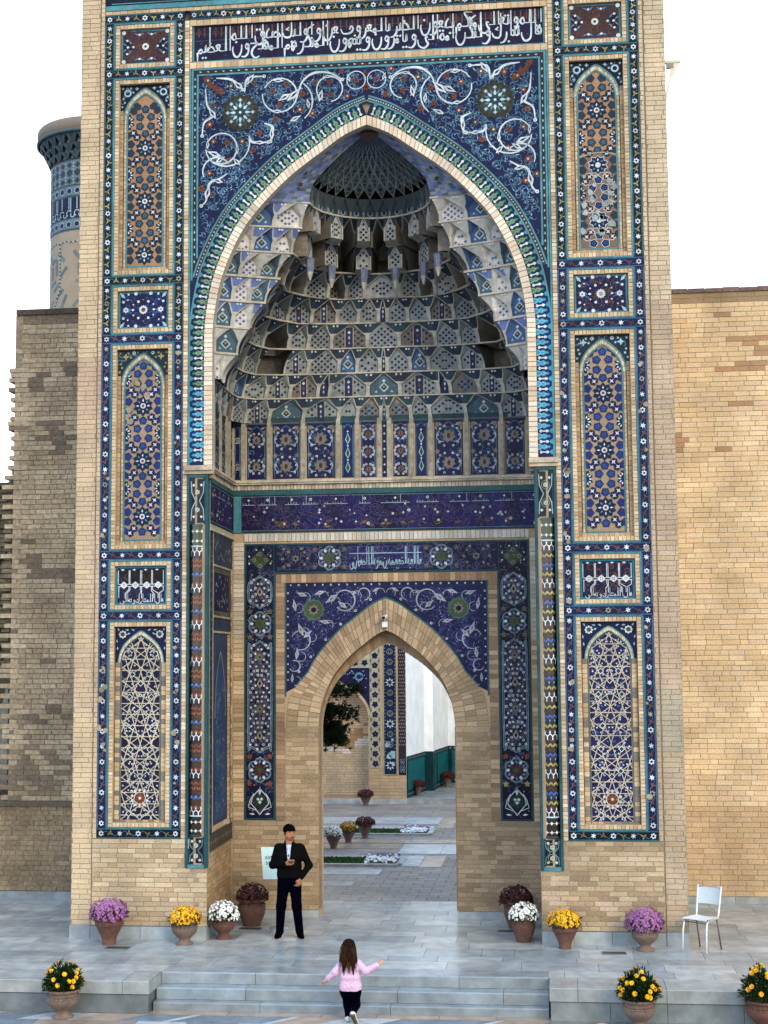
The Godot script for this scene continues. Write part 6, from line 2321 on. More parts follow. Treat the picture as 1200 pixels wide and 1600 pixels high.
		# small flowers along the web
		for q in [[11.62, 0.5], [11.8, 0.62], [11.95, 0.62], [12.08, 0.55], [12.2, 0.55]]:
			var xa := 0.0
			for j in arch.size() - 1:
				if q[0] >= arch[j].y and q[0] <= arch[j + 1].y:
					xa = lerpf(arch[j].x, arch[j + 1].x, (q[0] - arch[j].y) / maxf(arch[j + 1].y - arch[j].y, 1e-5))
			var o := Vector3(s * lerpf(0.85, xa, q[1]), q[0], lerpf(zc, -0.1, q[1]) + 0.03)
			web.star(o.x, o.y, 0.055, 0.03, 6, o.z, C.umber * 0.6)
			web.star(o.x, o.y, 0.07, 0.04, 6, o.z - 0.004, C.ice * 0.6)
	# bare round cap at the very top
	for j in 16:
		var f0 := TAU * j / 16.0
		var f1 := TAU * (j + 1) / 16.0
		var o := Vector3(0, 12.385, zc + 0.02)
		web.quad(o, o + Vector3(cos(f0) * 0.2, 0.0, sin(f0) * 0.2), o + Vector3(cos(f1) * 0.2, 0.0, sin(f1) * 0.2), o, lin("6b5848"))
	put(web.mesh(M.plaster), "vault_web", v, Transform3D.IDENTITY, "stuff")
	var lid := pieces()
	lid.box(-2.6, 12.45, -2.6, 2.6, 12.69, -0.135, C.mortar, true)
	put(lid.mesh(M.brick), "vault_backing", v)

# ------------------------------------------------------------------ ground, platform, steps

func build_ground() -> void:
	var far := setting("ground")
	var pc := pieces()
	var s := 900.0
	pc.quad(Vector3(-s, GROUND - 0.02, s), Vector3(s, GROUND - 0.02, s), Vector3(s, GROUND - 0.02, -s), Vector3(-s, GROUND - 0.02, -s), lin("8f8a82"))
	put(pc.mesh(M.paving), "ground_sheet", far)
	# patterned forecourt
	var front := setting("forecourt_paving")
	var joint := pieces()
	joint.quad(Vector3(-12, GROUND - 0.012, 14), Vector3(12, GROUND - 0.012, 14), Vector3(12, GROUND - 0.012, 2.5), Vector3(-12, GROUND - 0.012, 2.5), lin("8d8278"))
	put(joint.mesh(M.paving), "paving_bed", front)
	var beige: Color = lin("b7a08c")
	var slate: Color = lin("75838f")
	var pale: Color = lin("c3cbd0")
	var rose: Color = lin("a99787")
	var slab := func(pts: Array, col: Color) -> void:
		var m := pieces(Transform3D(Basis(Vector3.RIGHT, Vector3.FORWARD, Vector3.UP), Vector3(0, GROUND, 0)))
		var poly := PackedVector2Array()
		for q in pts:
			poly.append(Vector2(q.x, -q.y))
		m.poly(poly, 0.0, vary(col, 0.1), 0.012)
		put(m.mesh(M.marble), "paving_slab", front)
	var edge := -9.0
	while edge < 9.0:
		var w := rng.randf_range(0.7, 1.3)
		slab.call([V(edge, 2.74), V(edge + w - 0.008, 2.74), V(edge + w - 0.008, 2.93), V(edge, 2.93)], beige if rng.randf() < 0.6 else rose)
		edge += w
	for i in 12:
		var x := -7.8 + i * 1.3
		# a blue-grey lozenge between white strips, beige triangles over and under
		slab.call([V(x + 0.02, 2.935), V(x + 0.62, 2.935), V(x + 0.3, 3.3), V(x - 0.3, 3.3)], slate if i % 3 else pale)
		slab.call([V(x + 0.63, 2.935), V(x + 0.72, 2.935), V(x + 0.4, 3.3), V(x + 0.31, 3.3)], pale)
		slab.call([V(x + 0.73, 2.935), V(x + 1.31, 2.935), V(x + 0.99, 3.3), V(x + 0.41, 3.3)], beige if i % 2 else slate)
		for r in 5:
			var z := 3.31 + r * 0.56
			slab.call([V(x, z), V(x + 0.64, z), V(x + 0.64, z + 0.55), V(x, z + 0.55)], [pale, beige, slate, rose][(i + r) % 4])
			slab.call([V(x + 0.65, z), V(x + 1.29, z), V(x + 1.29, z + 0.55), V(x + 0.65, z + 0.55)], [slate, pale, rose, beige][(i * 2 + r) % 4])

func build_platform() -> void:
	var p := setting("marble_terrace")
	var bed := pieces()
	bed.box(-14, GROUND, -3.8, 14, FLOOR - 0.012, 2.28, lin("5c6468"))
	bed.box(-14, GROUND, 2.27, -2.575, FLOOR - 0.012, 2.86, lin("5c6468"))
	bed.box(2.615, GROUND, 2.27, 14, FLOOR - 0.012, 2.86, lin("5c6468"))
	put(bed.mesh(M.marble), "terrace_bed", p)
	var tones := [lin("b0b6b6"), lin("a3abad"), lin("bcc2c1"), lin("99a3a6"), lin("b4b7b4"), lin("a8b0b1")]
	var up := Transform3D(Basis(Vector3.RIGHT, Vector3.FORWARD, Vector3.UP), Vector3(0, FLOOR, 0))
	var slab := func(x0: float, x1: float, z0: float, z1: float) -> void:
		var m := pieces(up)
		m.poly([V(x0 + 0.003, -z1 + 0.003), V(x1 - 0.003, -z1 + 0.003), V(x1 - 0.003, -z0 - 0.003), V(x0 + 0.003, -z0 - 0.003)], -rng.randf() * 0.0015, vary(tones[rng.randi() % tones.size()], 0.1), 0.012)
		put(m.mesh(M.marble), "floor_slab", p)
	# between the piers, in rows of unlike depth
	var z := 2.28
	var last := 0
	while z > -3.8:
		var d: float = [0.42, 0.5, 0.36, 0.6][last % 4]
		last += 1
		var z0 := maxf(z - d, -3.8)
		var limit := 6.6 if z > -0.2 else 2.6
		var x := -limit - rng.randf() * 0.3
		while x < limit:
			var w := rng.randf_range(0.45, 1.15)
			slab.call(x, x + w, z0, z)
			x += w
		if z <= -0.2:
			for s in [-1.0, 1.0]:
				var e := 4.6
				while e < 8.5:
					var w := rng.randf_range(0.6, 1.2)
					if s < 0:
						slab.call(-e - w, -e, z0, z)
					else:
						slab.call(e, e + w, z0, z)
					e += w
		z = z0
	# front blocks of the terrace
	var block := func(x0: float, x1: float, y0: float, y1: float, z0: float, z1: float, col: Color, called: String) -> void:
		var m := pieces()
		var c := vary(col, 0.1)
		var a := 0.008
		m.box(x0 + 0.003, y0 + 0.003, z0, x1 - 0.003, y1 - a, z1, c)
		m.quad(Vector3(x0 + 0.003, y1 - a, z1), Vector3(x1 - 0.003, y1 - a, z1), Vector3(x1 - 0.003, y1, z1 - a), Vector3(x0 + 0.003, y1, z1 - a), c * 1.05)
		m.quad(Vector3(x0 + 0.003, y1, z1 - a), Vector3(x1 - 0.003, y1, z1 - a), Vector3(x1 - 0.003, y1, z0), Vector3(x0 + 0.003, y1, z0), c)
		put(m.mesh(M.marble), called, p)
	for s in [-1.0, 1.0]:
		var x := 2.56 if s < 0 else 2.6
		var first := true
		while x < 9.0:
			var w := 0.36 if first else rng.randf_range(1.0, 1.5)
			var xa = s * x
			var xb = s * (x + w)
			block.call(minf(xa, xb), maxf(xa, xb), -0.115, FLOOR + 0.002, 2.285, 2.93, lin("a4abaa"), "coping_block")
			x += w
			first = false
		x = 2.575 if s < 0 else 2.615
		while x < 9.0:
			var w := rng.randf_range(0.7, 1.05)
			var xa = s * x
			var xb = s * (x + w)
			block.call(minf(xa, xb), maxf(xa, xb), GROUND, -0.12, 2.6, 2.91, lin("848d8d") if rng.randf() < 0.6 else lin("737b7e"), "base_block")
			x += w
	# three steps between the blocks
	var st := setting("marble_steps")
	var rows := [[-0.095, 0.05, 1.9, 2.31], [-0.245, -0.1, 2.2, 2.57], [GROUND - 0.01, -0.25, 2.4, 2.735]]
	for r in 3:
		var e: Array = rows[r]
		var x := -2.56
		while x < 2.58:
			var w := rng.randf_range(1.1, 2.2)
			var x1 := minf(x + w, 2.595)
			if 2.595 - x1 < 0.4:
				x1 = 2.595
			var m := pieces()
			var c := vary(lin("909ba0"), 0.14)
			var a := 0.014
			m.box(x + 0.003, e[0], e[2], x1 - 0.003, e[1] - a, e[3], c)
			m.quad(Vector3(x + 0.003, e[1] - a, e[3]), Vector3(x1 - 0.003, e[1] - a, e[3]), Vector3(x1 - 0.003, e[1] + 0.002, e[3] - a), Vector3(x + 0.003, e[1] + 0.002, e[3] - a), c)
			m.quad(Vector3(x + 0.003, e[1] + 0.002, e[3] - a), Vector3(x1 - 0.003, e[1] + 0.002, e[3] - a), Vector3(x1 - 0.003, e[1] + 0.002, e[2]), Vector3(x + 0.003, e[1] + 0.002, e[2]), c * 1.05)
			put(m.mesh(M.marble), "step_block", st)
			x = x1

# ------------------------------------------------------------------ walls beside the gateway

func build_flank_walls() -> void:
	# right: warm plain brick
	var w := thing("brick_wall", "tall warm ochre plain brick wall behind the white chair", "wall")
	var zf := -3.86
	var pc := pieces(facing(Vector3(0, 0, zf)))
	pc.box(4.6, 0.0, -1.2, 15.0, 10.62, 0.0, C.mortar, true)
	var patch := FastNoiseLite.new()
	patch.seed = 31
	patch.frequency = 0.55
	var warm := func(x: float, y: float) -> Color:
		var pal := [lin("ecd0a4"), lin("e9cb9f"), lin("efd5ac"), lin("e7c89c"), lin("eacda8")]
		var t: Color = pal[rng.randi() % pal.size()]
		if y > 10.3:
			t = lin("a58d6c")
		elif patch.get_noise_2d(x, y * 2.5) > 0.3 + rng.randf() * 0.25 and y > 7.5:
			t = lin("bd9670")
		elif rng.randf() < 0.006:
			t = lin("b58e68")
		elif y < 1.6:
			t = t.lerp(lin("b08d63"), 0.5)
		return vary(t, 0.07)
	var whole := courses(pc, 4.6, 9.0, 0.17, 10.56, 0.001, 0.088, 0.285, warm, 0.009, 0.009)
	# those in view first
	whole.sort_custom(func(a, b): return a[0] < b[0] - 0.0 if absf(a[0] - b[0]) > 0.9 else a[1] < b[1])
	var near := whole.slice(0, 600)
	lay(w, pc, near, M.brick, 300)
	for e in whole.slice(600):
		pc.box(e[0], e[1], 0.0, e[2], e[3], e[4], e[5])
	put(pc.mesh(M.brick), "wall_masonry", w, Transform3D.IDENTITY, "stuff")
	var top := pieces(facing(Vector3(0, 0, zf)))
	for i in 34:
		top.box(4.6 + i * 0.3, 10.57, -1.25, 4.6 + i * 0.3 + 0.29, 10.64 + rng.randf() * 0.015, 0.03, vary(lin("88706a"), 0.15))
	put(top.mesh(M.old_brick), "coping_bricks", w, Transform3D.IDENTITY, "stuff")
	var ft := pieces(facing(Vector3(0, 0, zf)))
	for i in 9:
		ft.box(4.6 + i * 1.1, 0.03, -0.02, 4.6 + i * 1.1 + 1.095, 0.165, 0.035, vary(lin("a9b0ae"), 0.1))
	put(ft.mesh(M.marble), "marble_foot", w, Transform3D.IDENTITY, "stuff")
	# left: greyer, worn, its edge left toothed
	var l := thing("toothed_brick_wall", "worn grey-brown brick wall with stepped toothed edge under the minaret", "wall")
	zf = -3.74
	var q := pieces(facing(Vector3(0, 0, zf)))
	var edge := func(y: float) -> float:
		return -6.86 if y > 9.55 else -7.08 if y > 7.62 else -7.17
	q.box(-6.7, 0.0, -1.0, -4.55, 10.6, 0.0, lin("7d6f5b"), true)
	q.box(-6.98, 1.7, -0.9, -6.7, 9.5, -0.002, lin("7d6f5b"), true)
	q.box(-14.0, 0.0, -1.0, -6.7, 1.68, -0.002, lin("7d6f5b"), true)
	var grey := func(x: float, y: float) -> Color:
		var pal := [lin("cdb898"), lin("c6b08e"), lin("d3be9e"), lin("bfa98a")]
		var t: Color = pal[rng.randi() % pal.size()]
		if y > 10.3 or patch.get_noise_2d(x * 1.3, y * 1.6) > 0.25 + rng.randf() * 0.3:
			t = lin("8a7a66")
		elif y < 3.2 and y > 1.7 and rng.randf() < 0.4 + patch.get_noise_2d(x * 1.5 + 40.0, y * 2.0):
			t = lin("9c8b72")
		elif y < 1.68:
			t = lin("a48f70") if rng.randf() < 0.6 else lin("b09a7a")
			if y < 0.75 and y > 0.55 and x > -6.4 and rng.randf() < 0.4:
				t = lin("a79a8a")
		return vary(t, 0.1)
	var list := courses(q, -7.0, -4.55, 1.74, 10.56, 0.001, 0.09, 0.28, grey, 0.016, 0.014, func(x, y): return x > -6.85 or y < 9.5)
	list += courses(q, -9.6, -4.55, 0.17, 1.66, 0.001, 0.088, 0.27, grey, 0.014, 0.013)
	var seen := []
	for e in list:
		if e[2] > -7.5:
			seen.append(e)
		else:
			q.box(e[0], e[1], 0.0, e[2], e[3], e[4], e[5])
	lay(l, q, seen, M.old_brick, 300)
	# bricks that stick out of the edge, every other course
	var r := 0
	var y := 1.76
	while y < 10.5:
		var x: float = edge.call(y)
		if r % 2 == 0 or rng.randf() < 0.15:
			q.box(x + rng.randf_range(-0.05, 0.05), y, -0.3, x + 0.34, y + 0.075, 0.012, vary(grey.call(-6.5, y), 0.1), true)
		else:
			q.box(x + 0.13, y, -0.34, x + 0.34, y + 0.075, -0.03, lin("4a4036"), true)
		y += 0.09
		r += 1
	for i in 9:
		q.box(-6.98 + i * 0.28, 10.56, -0.9, -6.98 + i * 0.28 + 0.275, 10.66, 0.05, vary(lin("5d5046"), 0.15))
	q.box(-9.6, 1.655, -0.1, -4.56, 1.735, 0.06, lin("75695a"))
	put(q.mesh(M.old_brick), "wall_masonry", l, Transform3D.IDENTITY, "stuff")
	var lf := pieces(facing(Vector3(0, 0, zf)))
	for i in 6:
		lf.box(-9.6 + i * 1.0, 0.03, -0.02, -9.6 + i * 1.0 + 0.995, 0.165, 0.04, vary(lin("9aa4a6"), 0.1))
	put(lf.mesh(M.marble), "marble_foot", l, Transform3D.IDENTITY, "stuff")
	# far left: a rough old wall
	var o := thing("ruined_wall", "rough ruined wall of jutting bricks with patched plaster foot at the left edge", "wall")
	var rz := -6.4
	var rp := pieces(facing(Vector3(0, 0, rz)))
	rp.box(-15.0, 0.0, -1.0, -7.2, 7.7, 0.0, lin("6d6048"), true)
	var yy := 3.9
	while yy < 7.7:
		var x := -9.6 + rng.randf_range(-0.2, 0.0)
		while x < -7.2:
			var len := rng.randf_range(0.16, 0.3)
			var out := rng.randf_range(0.01, 0.16) if rng.randf() < 0.7 else -0.02
			rp.box(x, yy, -0.05, x + len - 0.012, yy + 0.07, maxf(out, 0.004), vary([lin("9a8a66"), lin("8b7b5a"), lin("a39273"), lin("75674d")][rng.randi() % 4], 0.12))
			x += len
		yy += 0.09
	for i in 12:
		chip(rp, rng.randf_range(-9.0, -7.3), rng.randf_range(1.9, 3.9), rng.randf_range(0.2, 0.5), 0.012 + i * 0.002, lin("b0aa9c"))
	rp.box(-9.6, 1.75, -0.02, -7.2, 3.3, 0.008, lin("a9a08e"))
	for i in 14:
		rp.box(-10.0 + i * 0.24, 7.7, -0.9, -10.0 + i * 0.24 + 0.23, 7.78 + rng.randf() * 0.05, 0.06, vary(lin("7f735c"), 0.15))
	put(rp.mesh(M.old_brick), "wall_masonry", o, Transform3D.IDENTITY, "stuff")

func build_minaret() -> void:
	var at := Vector3(-11.75, 0, -24.0)
	var t := thing("minaret", "round tiled minaret with stalactite cornice rising behind the left wall", "minaret", at)
	var sh := pieces()
	var r := 1.62
	sh.lathe(PackedVector2Array([V(r * 1.04, 0), V(r, 16.0), V(r, 20.2)]), lin("a19482"), 40)
	put(sh.smooth_mesh(M.brick), "shaft", t)
	var top := pieces()
	top.lathe(PackedVector2Array([V(2.03, 21.0), V(2.08, 21.02), V(2.08, 21.36), V(2.04, 21.41), V(1.7, 21.42), V(1.7, 21.0)]), lin("857a6d"), 48)
	top.lathe(PackedVector2Array([V(2.05, 20.93), V(2.1, 20.95), V(2.1, 21.02), V(2.03, 21.03)]), lin("46606a"), 48)
	put(top.smooth_mesh(M.brick), "rim", t)
	# cornice: tiers of pointed cells, each reaching further out
	var tiers := [[20.2, 1.66, 1.74], [20.42, 1.74, 1.86], [20.64, 1.86, 2.0]]
	for k in 3:
		var e: Array = tiers[k]
		var n := 30
		var y0: float = e[0]
		var c := pieces()
		for i in n:
			var a0 := TAU * (i + 0.5 * k) / n
			var a1 := TAU * (i + 1.0 + 0.5 * k) / n
			var am := (a0 + a1) * 0.5
			var on := func(a: float, rr: float, y: float) -> Vector3:
				return Vector3(sin(a) * rr, y, cos(a) * rr)
			var h := 0.3 if k == 2 else 0.23
			var r0: float = e[1]
			var r1: float = e[2]
			for s in [a0, a1]:
				c.quad(on.call(s - 0.022, r0, y0), on.call(s + 0.022, r0, y0), on.call(am if s == a0 else am, r1, y0 + h) if false else on.call(s + 0.05, r1, y0 + h), on.call(s - 0.05, r1, y0 + h), lin("63747c"))
			c.quad(on.call(a0 + 0.02, r0, y0), on.call(am, r1, y0 + h * 0.85), on.call(am, r1, y0 + h), on.call(a0 + 0.04, r1, y0 + h), lin("4e5f69"))
			c.quad(on.call(am, r1, y0 + h * 0.85), on.call(a1 - 0.02, r0, y0), on.call(a1 - 0.04, r1, y0 + h), on.call(am, r1, y0 + h), lin("4e5f69"))
			c.quad(on.call(a0, r0 - 0.12, y0), on.call(a1, r0 - 0.12, y0), on.call(a1, r0 - 0.06, y0 + h), on.call(a0, r0 - 0.06, y0 + h), lin("4e5f69"))
			c.tri(on.call(am - 0.03, r0 - 0.05, y0 + 0.03), on.call(am + 0.03, r0 - 0.05, y0 + 0.03), on.call(am, r0 - 0.04, y0 + h * 0.6), lin("8a9298"))
			c.quad(on.call(a0, r1, y0 + h), on.call(a1, r1, y0 + h), on.call(a1, r0 - 0.1, y0 + h), on.call(a0, r0 - 0.1, y0 + h), lin("3d3a36"))
		put(c.mesh(M.dull_tile), "cornice_tier", t)
	# tile bands
	var b := pieces()
	b.bend = r
	var seg := 72
	var around := TAU * r
	for i in seg:
		var x0 := around * (float(i) / seg - 0.5)
		var x1 := around * (float(i + 1) / seg - 0.5)
		b.rect(x0, 17.85, x1, 20.2, 0.004, lin("6d7f88"))
		b.rect(x0, 18.25, x1, 18.95, 0.01, lin("2a2c48"))
		for y in [20.16, 19.32, 18.97, 18.24, 17.88]:
			b.rect(x0, y, x1, y + 0.03, 0.012, lin("3a4a58"))
	var m := 34
	for i in m:
		var x := around * (float(i) / m - 0.5)
		b.star(x, 19.75, 0.13, 0.1, 4, 0.012, lin("3b4656"))
		b.star(x, 19.48, 0.1, 0.07, 4, 0.012, lin("3b4656"))
		b.star(x, 20.0, 0.1, 0.07, 4, 0.012, lin("3b4656"))
		for k in 7:
			b.disc(x + 0.15, 19.4 + k * 0.11, 0.025, 0.012, C.ice, 5)
		for y in [19.15, 18.06]:
			b.star(x, y, 0.12, 0.1, 6, 0.012, C.ice * 0.8)
			b.star(x, y, 0.09, 0.075, 6, 0.015, C.violet)
		b.ribbon([V(x, 18.55), V(x, 18.93)], 0.03, 0.014, C.ice)
		if i % 2:
			b.ribbon([V(x + 0.07, 18.45), V(x + 0.07, 18.93)], 0.03, 0.014, C.ice)
		b.arc(x, 18.42, 0.09, 0.4, 4.4, 0.03, 0.014, C.ice)
		b.arc(x + 0.14, 18.36, 0.07, 2.4, 6.4, 0.03, 0.014, C.ice)
	# beaded lines and pale brick figures on the shaft
	for i in 120:
		var x := around * (i / 120.0 - 0.5)
		b.disc(x, 17.5 + 0.02 * sin(i), 0.032, 0.012, C.ice if i % 2 else C.umber, 4)
	for s in 8:
		var x := around * (s / 8.0 - 0.47)
		for k in 24:
			b.disc(x, 17.45 - k * 0.062, 0.035, 0.012, C.ice if k % 2 else C.umber, 4)
			b.disc(x - k * 0.034, 15.95 - k * 0.055, 0.035, 0.012, C.ice if k % 2 else C.umber, 4)
			b.disc(x - 0.8 , 14.6 - k * 0.062, 0.035, 0.012, C.ice if k % 2 else C.umber, 4)
		for q in [[-0.7, 17.2, -0.45, 16.9], [-0.1, 17.2, 0.2, 16.9], [-0.7, 15.4, -0.4, 15.7], [-0.35, 16.0, -0.05, 16.2], [0.0, 16.4, 0.3, 16.7], [-0.5, 17.0, -0.2, 17.0], [-0.2, 17.0, -0.2, 16.5], [-0.5, 16.4, -0.5, 16.8], [-0.6, 16.2, -0.25, 16.3], [-0.2, 15.7, 0.15, 16.0], [0.1, 15.4, 0.3, 15.8]]:
			b.ribbon([V(x + q[0], q[1]), V(x + q[2], q[3])], 0.11, 0.01, lin("6c7f84"))
	put(b.mesh(M.dull_tile), "tile_band", t, Transform3D.IDENTITY, "stuff")

# ------------------------------------------------------------------ the courtyard seen through the doorway

func build_court() -> void:
	var c := setting("courtyard_paving")
	var bed := pieces()
	bed.box(-20, GROUND, -60, 20, FLOOR - 0.014, -3.8, lin("6e675f"))
	put(bed.mesh(M.paving), "paving_bed", c)
	var up := Transform3D(Basis(Vector3.RIGHT, Vector3.FORWARD, Vector3.UP), Vector3(0, FLOOR, 0))
	var pv := pieces(up)
	var z := -3.82
	var row := 0
	while z > -21.0:
		var d := 0.3 if z > -12 else 0.5
		var x := -5.0 - (0.2 if row % 2 else 0.0)
		while x < 3.2:
			var w := d * 1.3
			var col := vary(lin("938a81"), 0.12)
			var q := PackedVector2Array([V(x + 0.005, -z + 0.005), V(x + w - 0.005, -z + 0.005), V(x + w - 0.005, -z + d - 0.005), V(x + 0.005, -z + d - 0.005)])
			if z > -7.0 and x > -2.6 and x < 1.6:
				var m := pieces(up)
				m.poly(q, -0.001, col, 0.012)
				put(m.mesh(M.paving), "paver", c)
			else:
				pv.poly(q, -rng.randf() * 0.002, col, 0.012)
			x += w
		z -= d
		row += 1
	put(pv.mesh(M.paving), "far_pavers", c, Transform3D.IDENTITY, "stuff")
	# white slabs and pale edgings laid on the paving
	var flag := func(x0: float, x1: float, z0: float, z1: float, col: Color, y := 0.006) -> void:
		var m := pieces(up)
		var n := maxi(1, int((x1 - x0) / 0.9))
		for i in n:
			m.poly([V(lerpf(x0, x1, float(i) / n) + 0.004, -z1), V(lerpf(x0, x1, float(i + 1) / n) - 0.004, -z1), V(lerpf(x0, x1, float(i + 1) / n) - 0.004, -z0), V(lerpf(x0, x1, float(i) / n) + 0.004, -z0)], y, vary(col, 0.05), 0.02)
		put(m.mesh(M.marble), "white_slab", c)
	var white: Color = lin("c3cbce")
	var sand: Color = lin("b3a190")
	flag.call(-6.0, -0.25, -17.5, -15.9, white)
	flag.call(-0.24, 0.15, -17.5, -15.0, sand)
	flag.call(-6.0, -0.3, -15.4, -14.55, white)
	flag.call(-0.7, 3.0, -11.7, -10.05, white)
	flag.call(-6.0, 3.0, -12.6, -11.9, sand)
	flag.call(-6.0, -0.75, -11.7, -10.9, sand)
	flag.call(-6.0, -0.05, -9.75, -9.2, white)
	flag.call(-0.48, -0.05, -9.18, -8.1, white)
	flag.call(-0.04, 0.4, -9.7, -8.0, sand)
	flag.call(-6.0, -0.72, -7.6, -6.9, white)
	flag.call(-6.0, -1.05, -5.95, -5.4, lin("a4a6a6"))
	# two narrow lawns with beds of small blooms at their ends
	lawn(Vector3(-3.6, 0, -8.62), 4.85, 0.95, "near strip of lawn edged with white kerb in the courtyard", true)
	lawn(Vector3(-3.3, 0, -13.95), 4.6, 0.95, "farther strip of lawn behind the red and yellow pots", false)
	court_buildings()
	court_tree()

func lawn(at: Vector3, w: float, d: float, label: String, near: bool) -> void:
	var t := thing("lawn_bed", label, "lawn", Vector3(at.x, FLOOR, at.z))
	var k := pieces()
	k.box(-w * 0.5, -0.01, -d * 0.5 - 0.1, w * 0.5, 0.05, -d * 0.5, lin("b9c0c2"))
	k.box(-w * 0.5, -0.01, d * 0.5, w * 0.5 + 0.7, 0.05, d * 0.5 + 0.12, lin("c0c6c8"))
	k.box(w * 0.5 + 0.66, -0.01, -d * 0.5 - 0.1, w * 0.5 + 0.78, 0.05, d * 0.5, lin("b9c0c2"))
	put(k.mesh(M.marble), "kerb", t)
	var g := pieces()
	g.box(-w * 0.5, 0.0, -d * 0.5, w * 0.5, 0.035, d * 0.5, lin("2f4a1f"))
	for i in 2600:
		var x := rng.randf_range(-w * 0.5, w * 0.5)
		var z := rng.randf_range(-d * 0.5, d * 0.5)
		var h := rng.randf_range(0.03, 0.07)
		var e := rng.randf_range(-0.02, 0.02)
		g.tri(Vector3(x - 0.012, 0.034, z), Vector3(x + 0.012, 0.034, z), Vector3(x + e, 0.034 + h, z + e), vary(lin("3d5c26"), 0.3))
	put(g.mesh(M.grass), "grass", t, Transform3D.IDENTITY, "stuff")
	var b := thing("flower_bed", "patch of white and purple pansies ending the %s lawn" % ("near" if near else "farther"), "flower bed", Vector3(at.x + w * 0.5 + 0.33, FLOOR, at.z))
	var s := pieces()
	s.box(-0.33, 0.0, -d * 0.5, 0.33, 0.03, d * 0.5, lin("3a3228"))
	put(s.mesh(M.soil), "soil", b)
	var f := pieces()
	for i in 170:
		var p := Vector3(rng.randf_range(-0.32, 0.32), rng.randf_range(0.05, 0.14), rng.randf_range(-d * 0.5, d * 0.5))
		var violet := p.z < 0.0 and rng.randf() < 0.75
		bloom(f, p, Vector3(rng.randf_range(-0.5, 0.5), 1.0, rng.randf_range(-0.2, 0.9)).normalized(), rng.randf_range(0.03, 0.045), vary(lin("4a2f6a") if violet else lin("d9dad8"), 0.2), 5)
	put(f.mesh(M.petal), "blooms", b, Transform3D.IDENTITY, "stuff")

func bloom(pc: Pieces, at: Vector3, up: Vector3, r: float, col: Color, count := 6, cup := 0.35) -> void:
	var side := up.cross(Vector3(0.3, 0.9, 0.2) if absf(up.y) < 0.9 else Vector3.RIGHT).normalized()
	var other := up.cross(side)
	for i in count:
		var a := TAU * i / count
		var d := side * cos(a) + other * sin(a)
		var e := side * cos(a + 1.57) + other * sin(a + 1.57)
		var tip := at + d * r + up * r * cup
		var m0 := at + d * r * 0.62 + e * r * 0.4 + up * r * cup * 0.5
		var m1 := at + d * r * 0.62 - e * r * 0.4 + up * r * cup * 0.5
		pc.tri(at, m1, tip, col)
		pc.tri(at, tip, m0, col * 0.94)

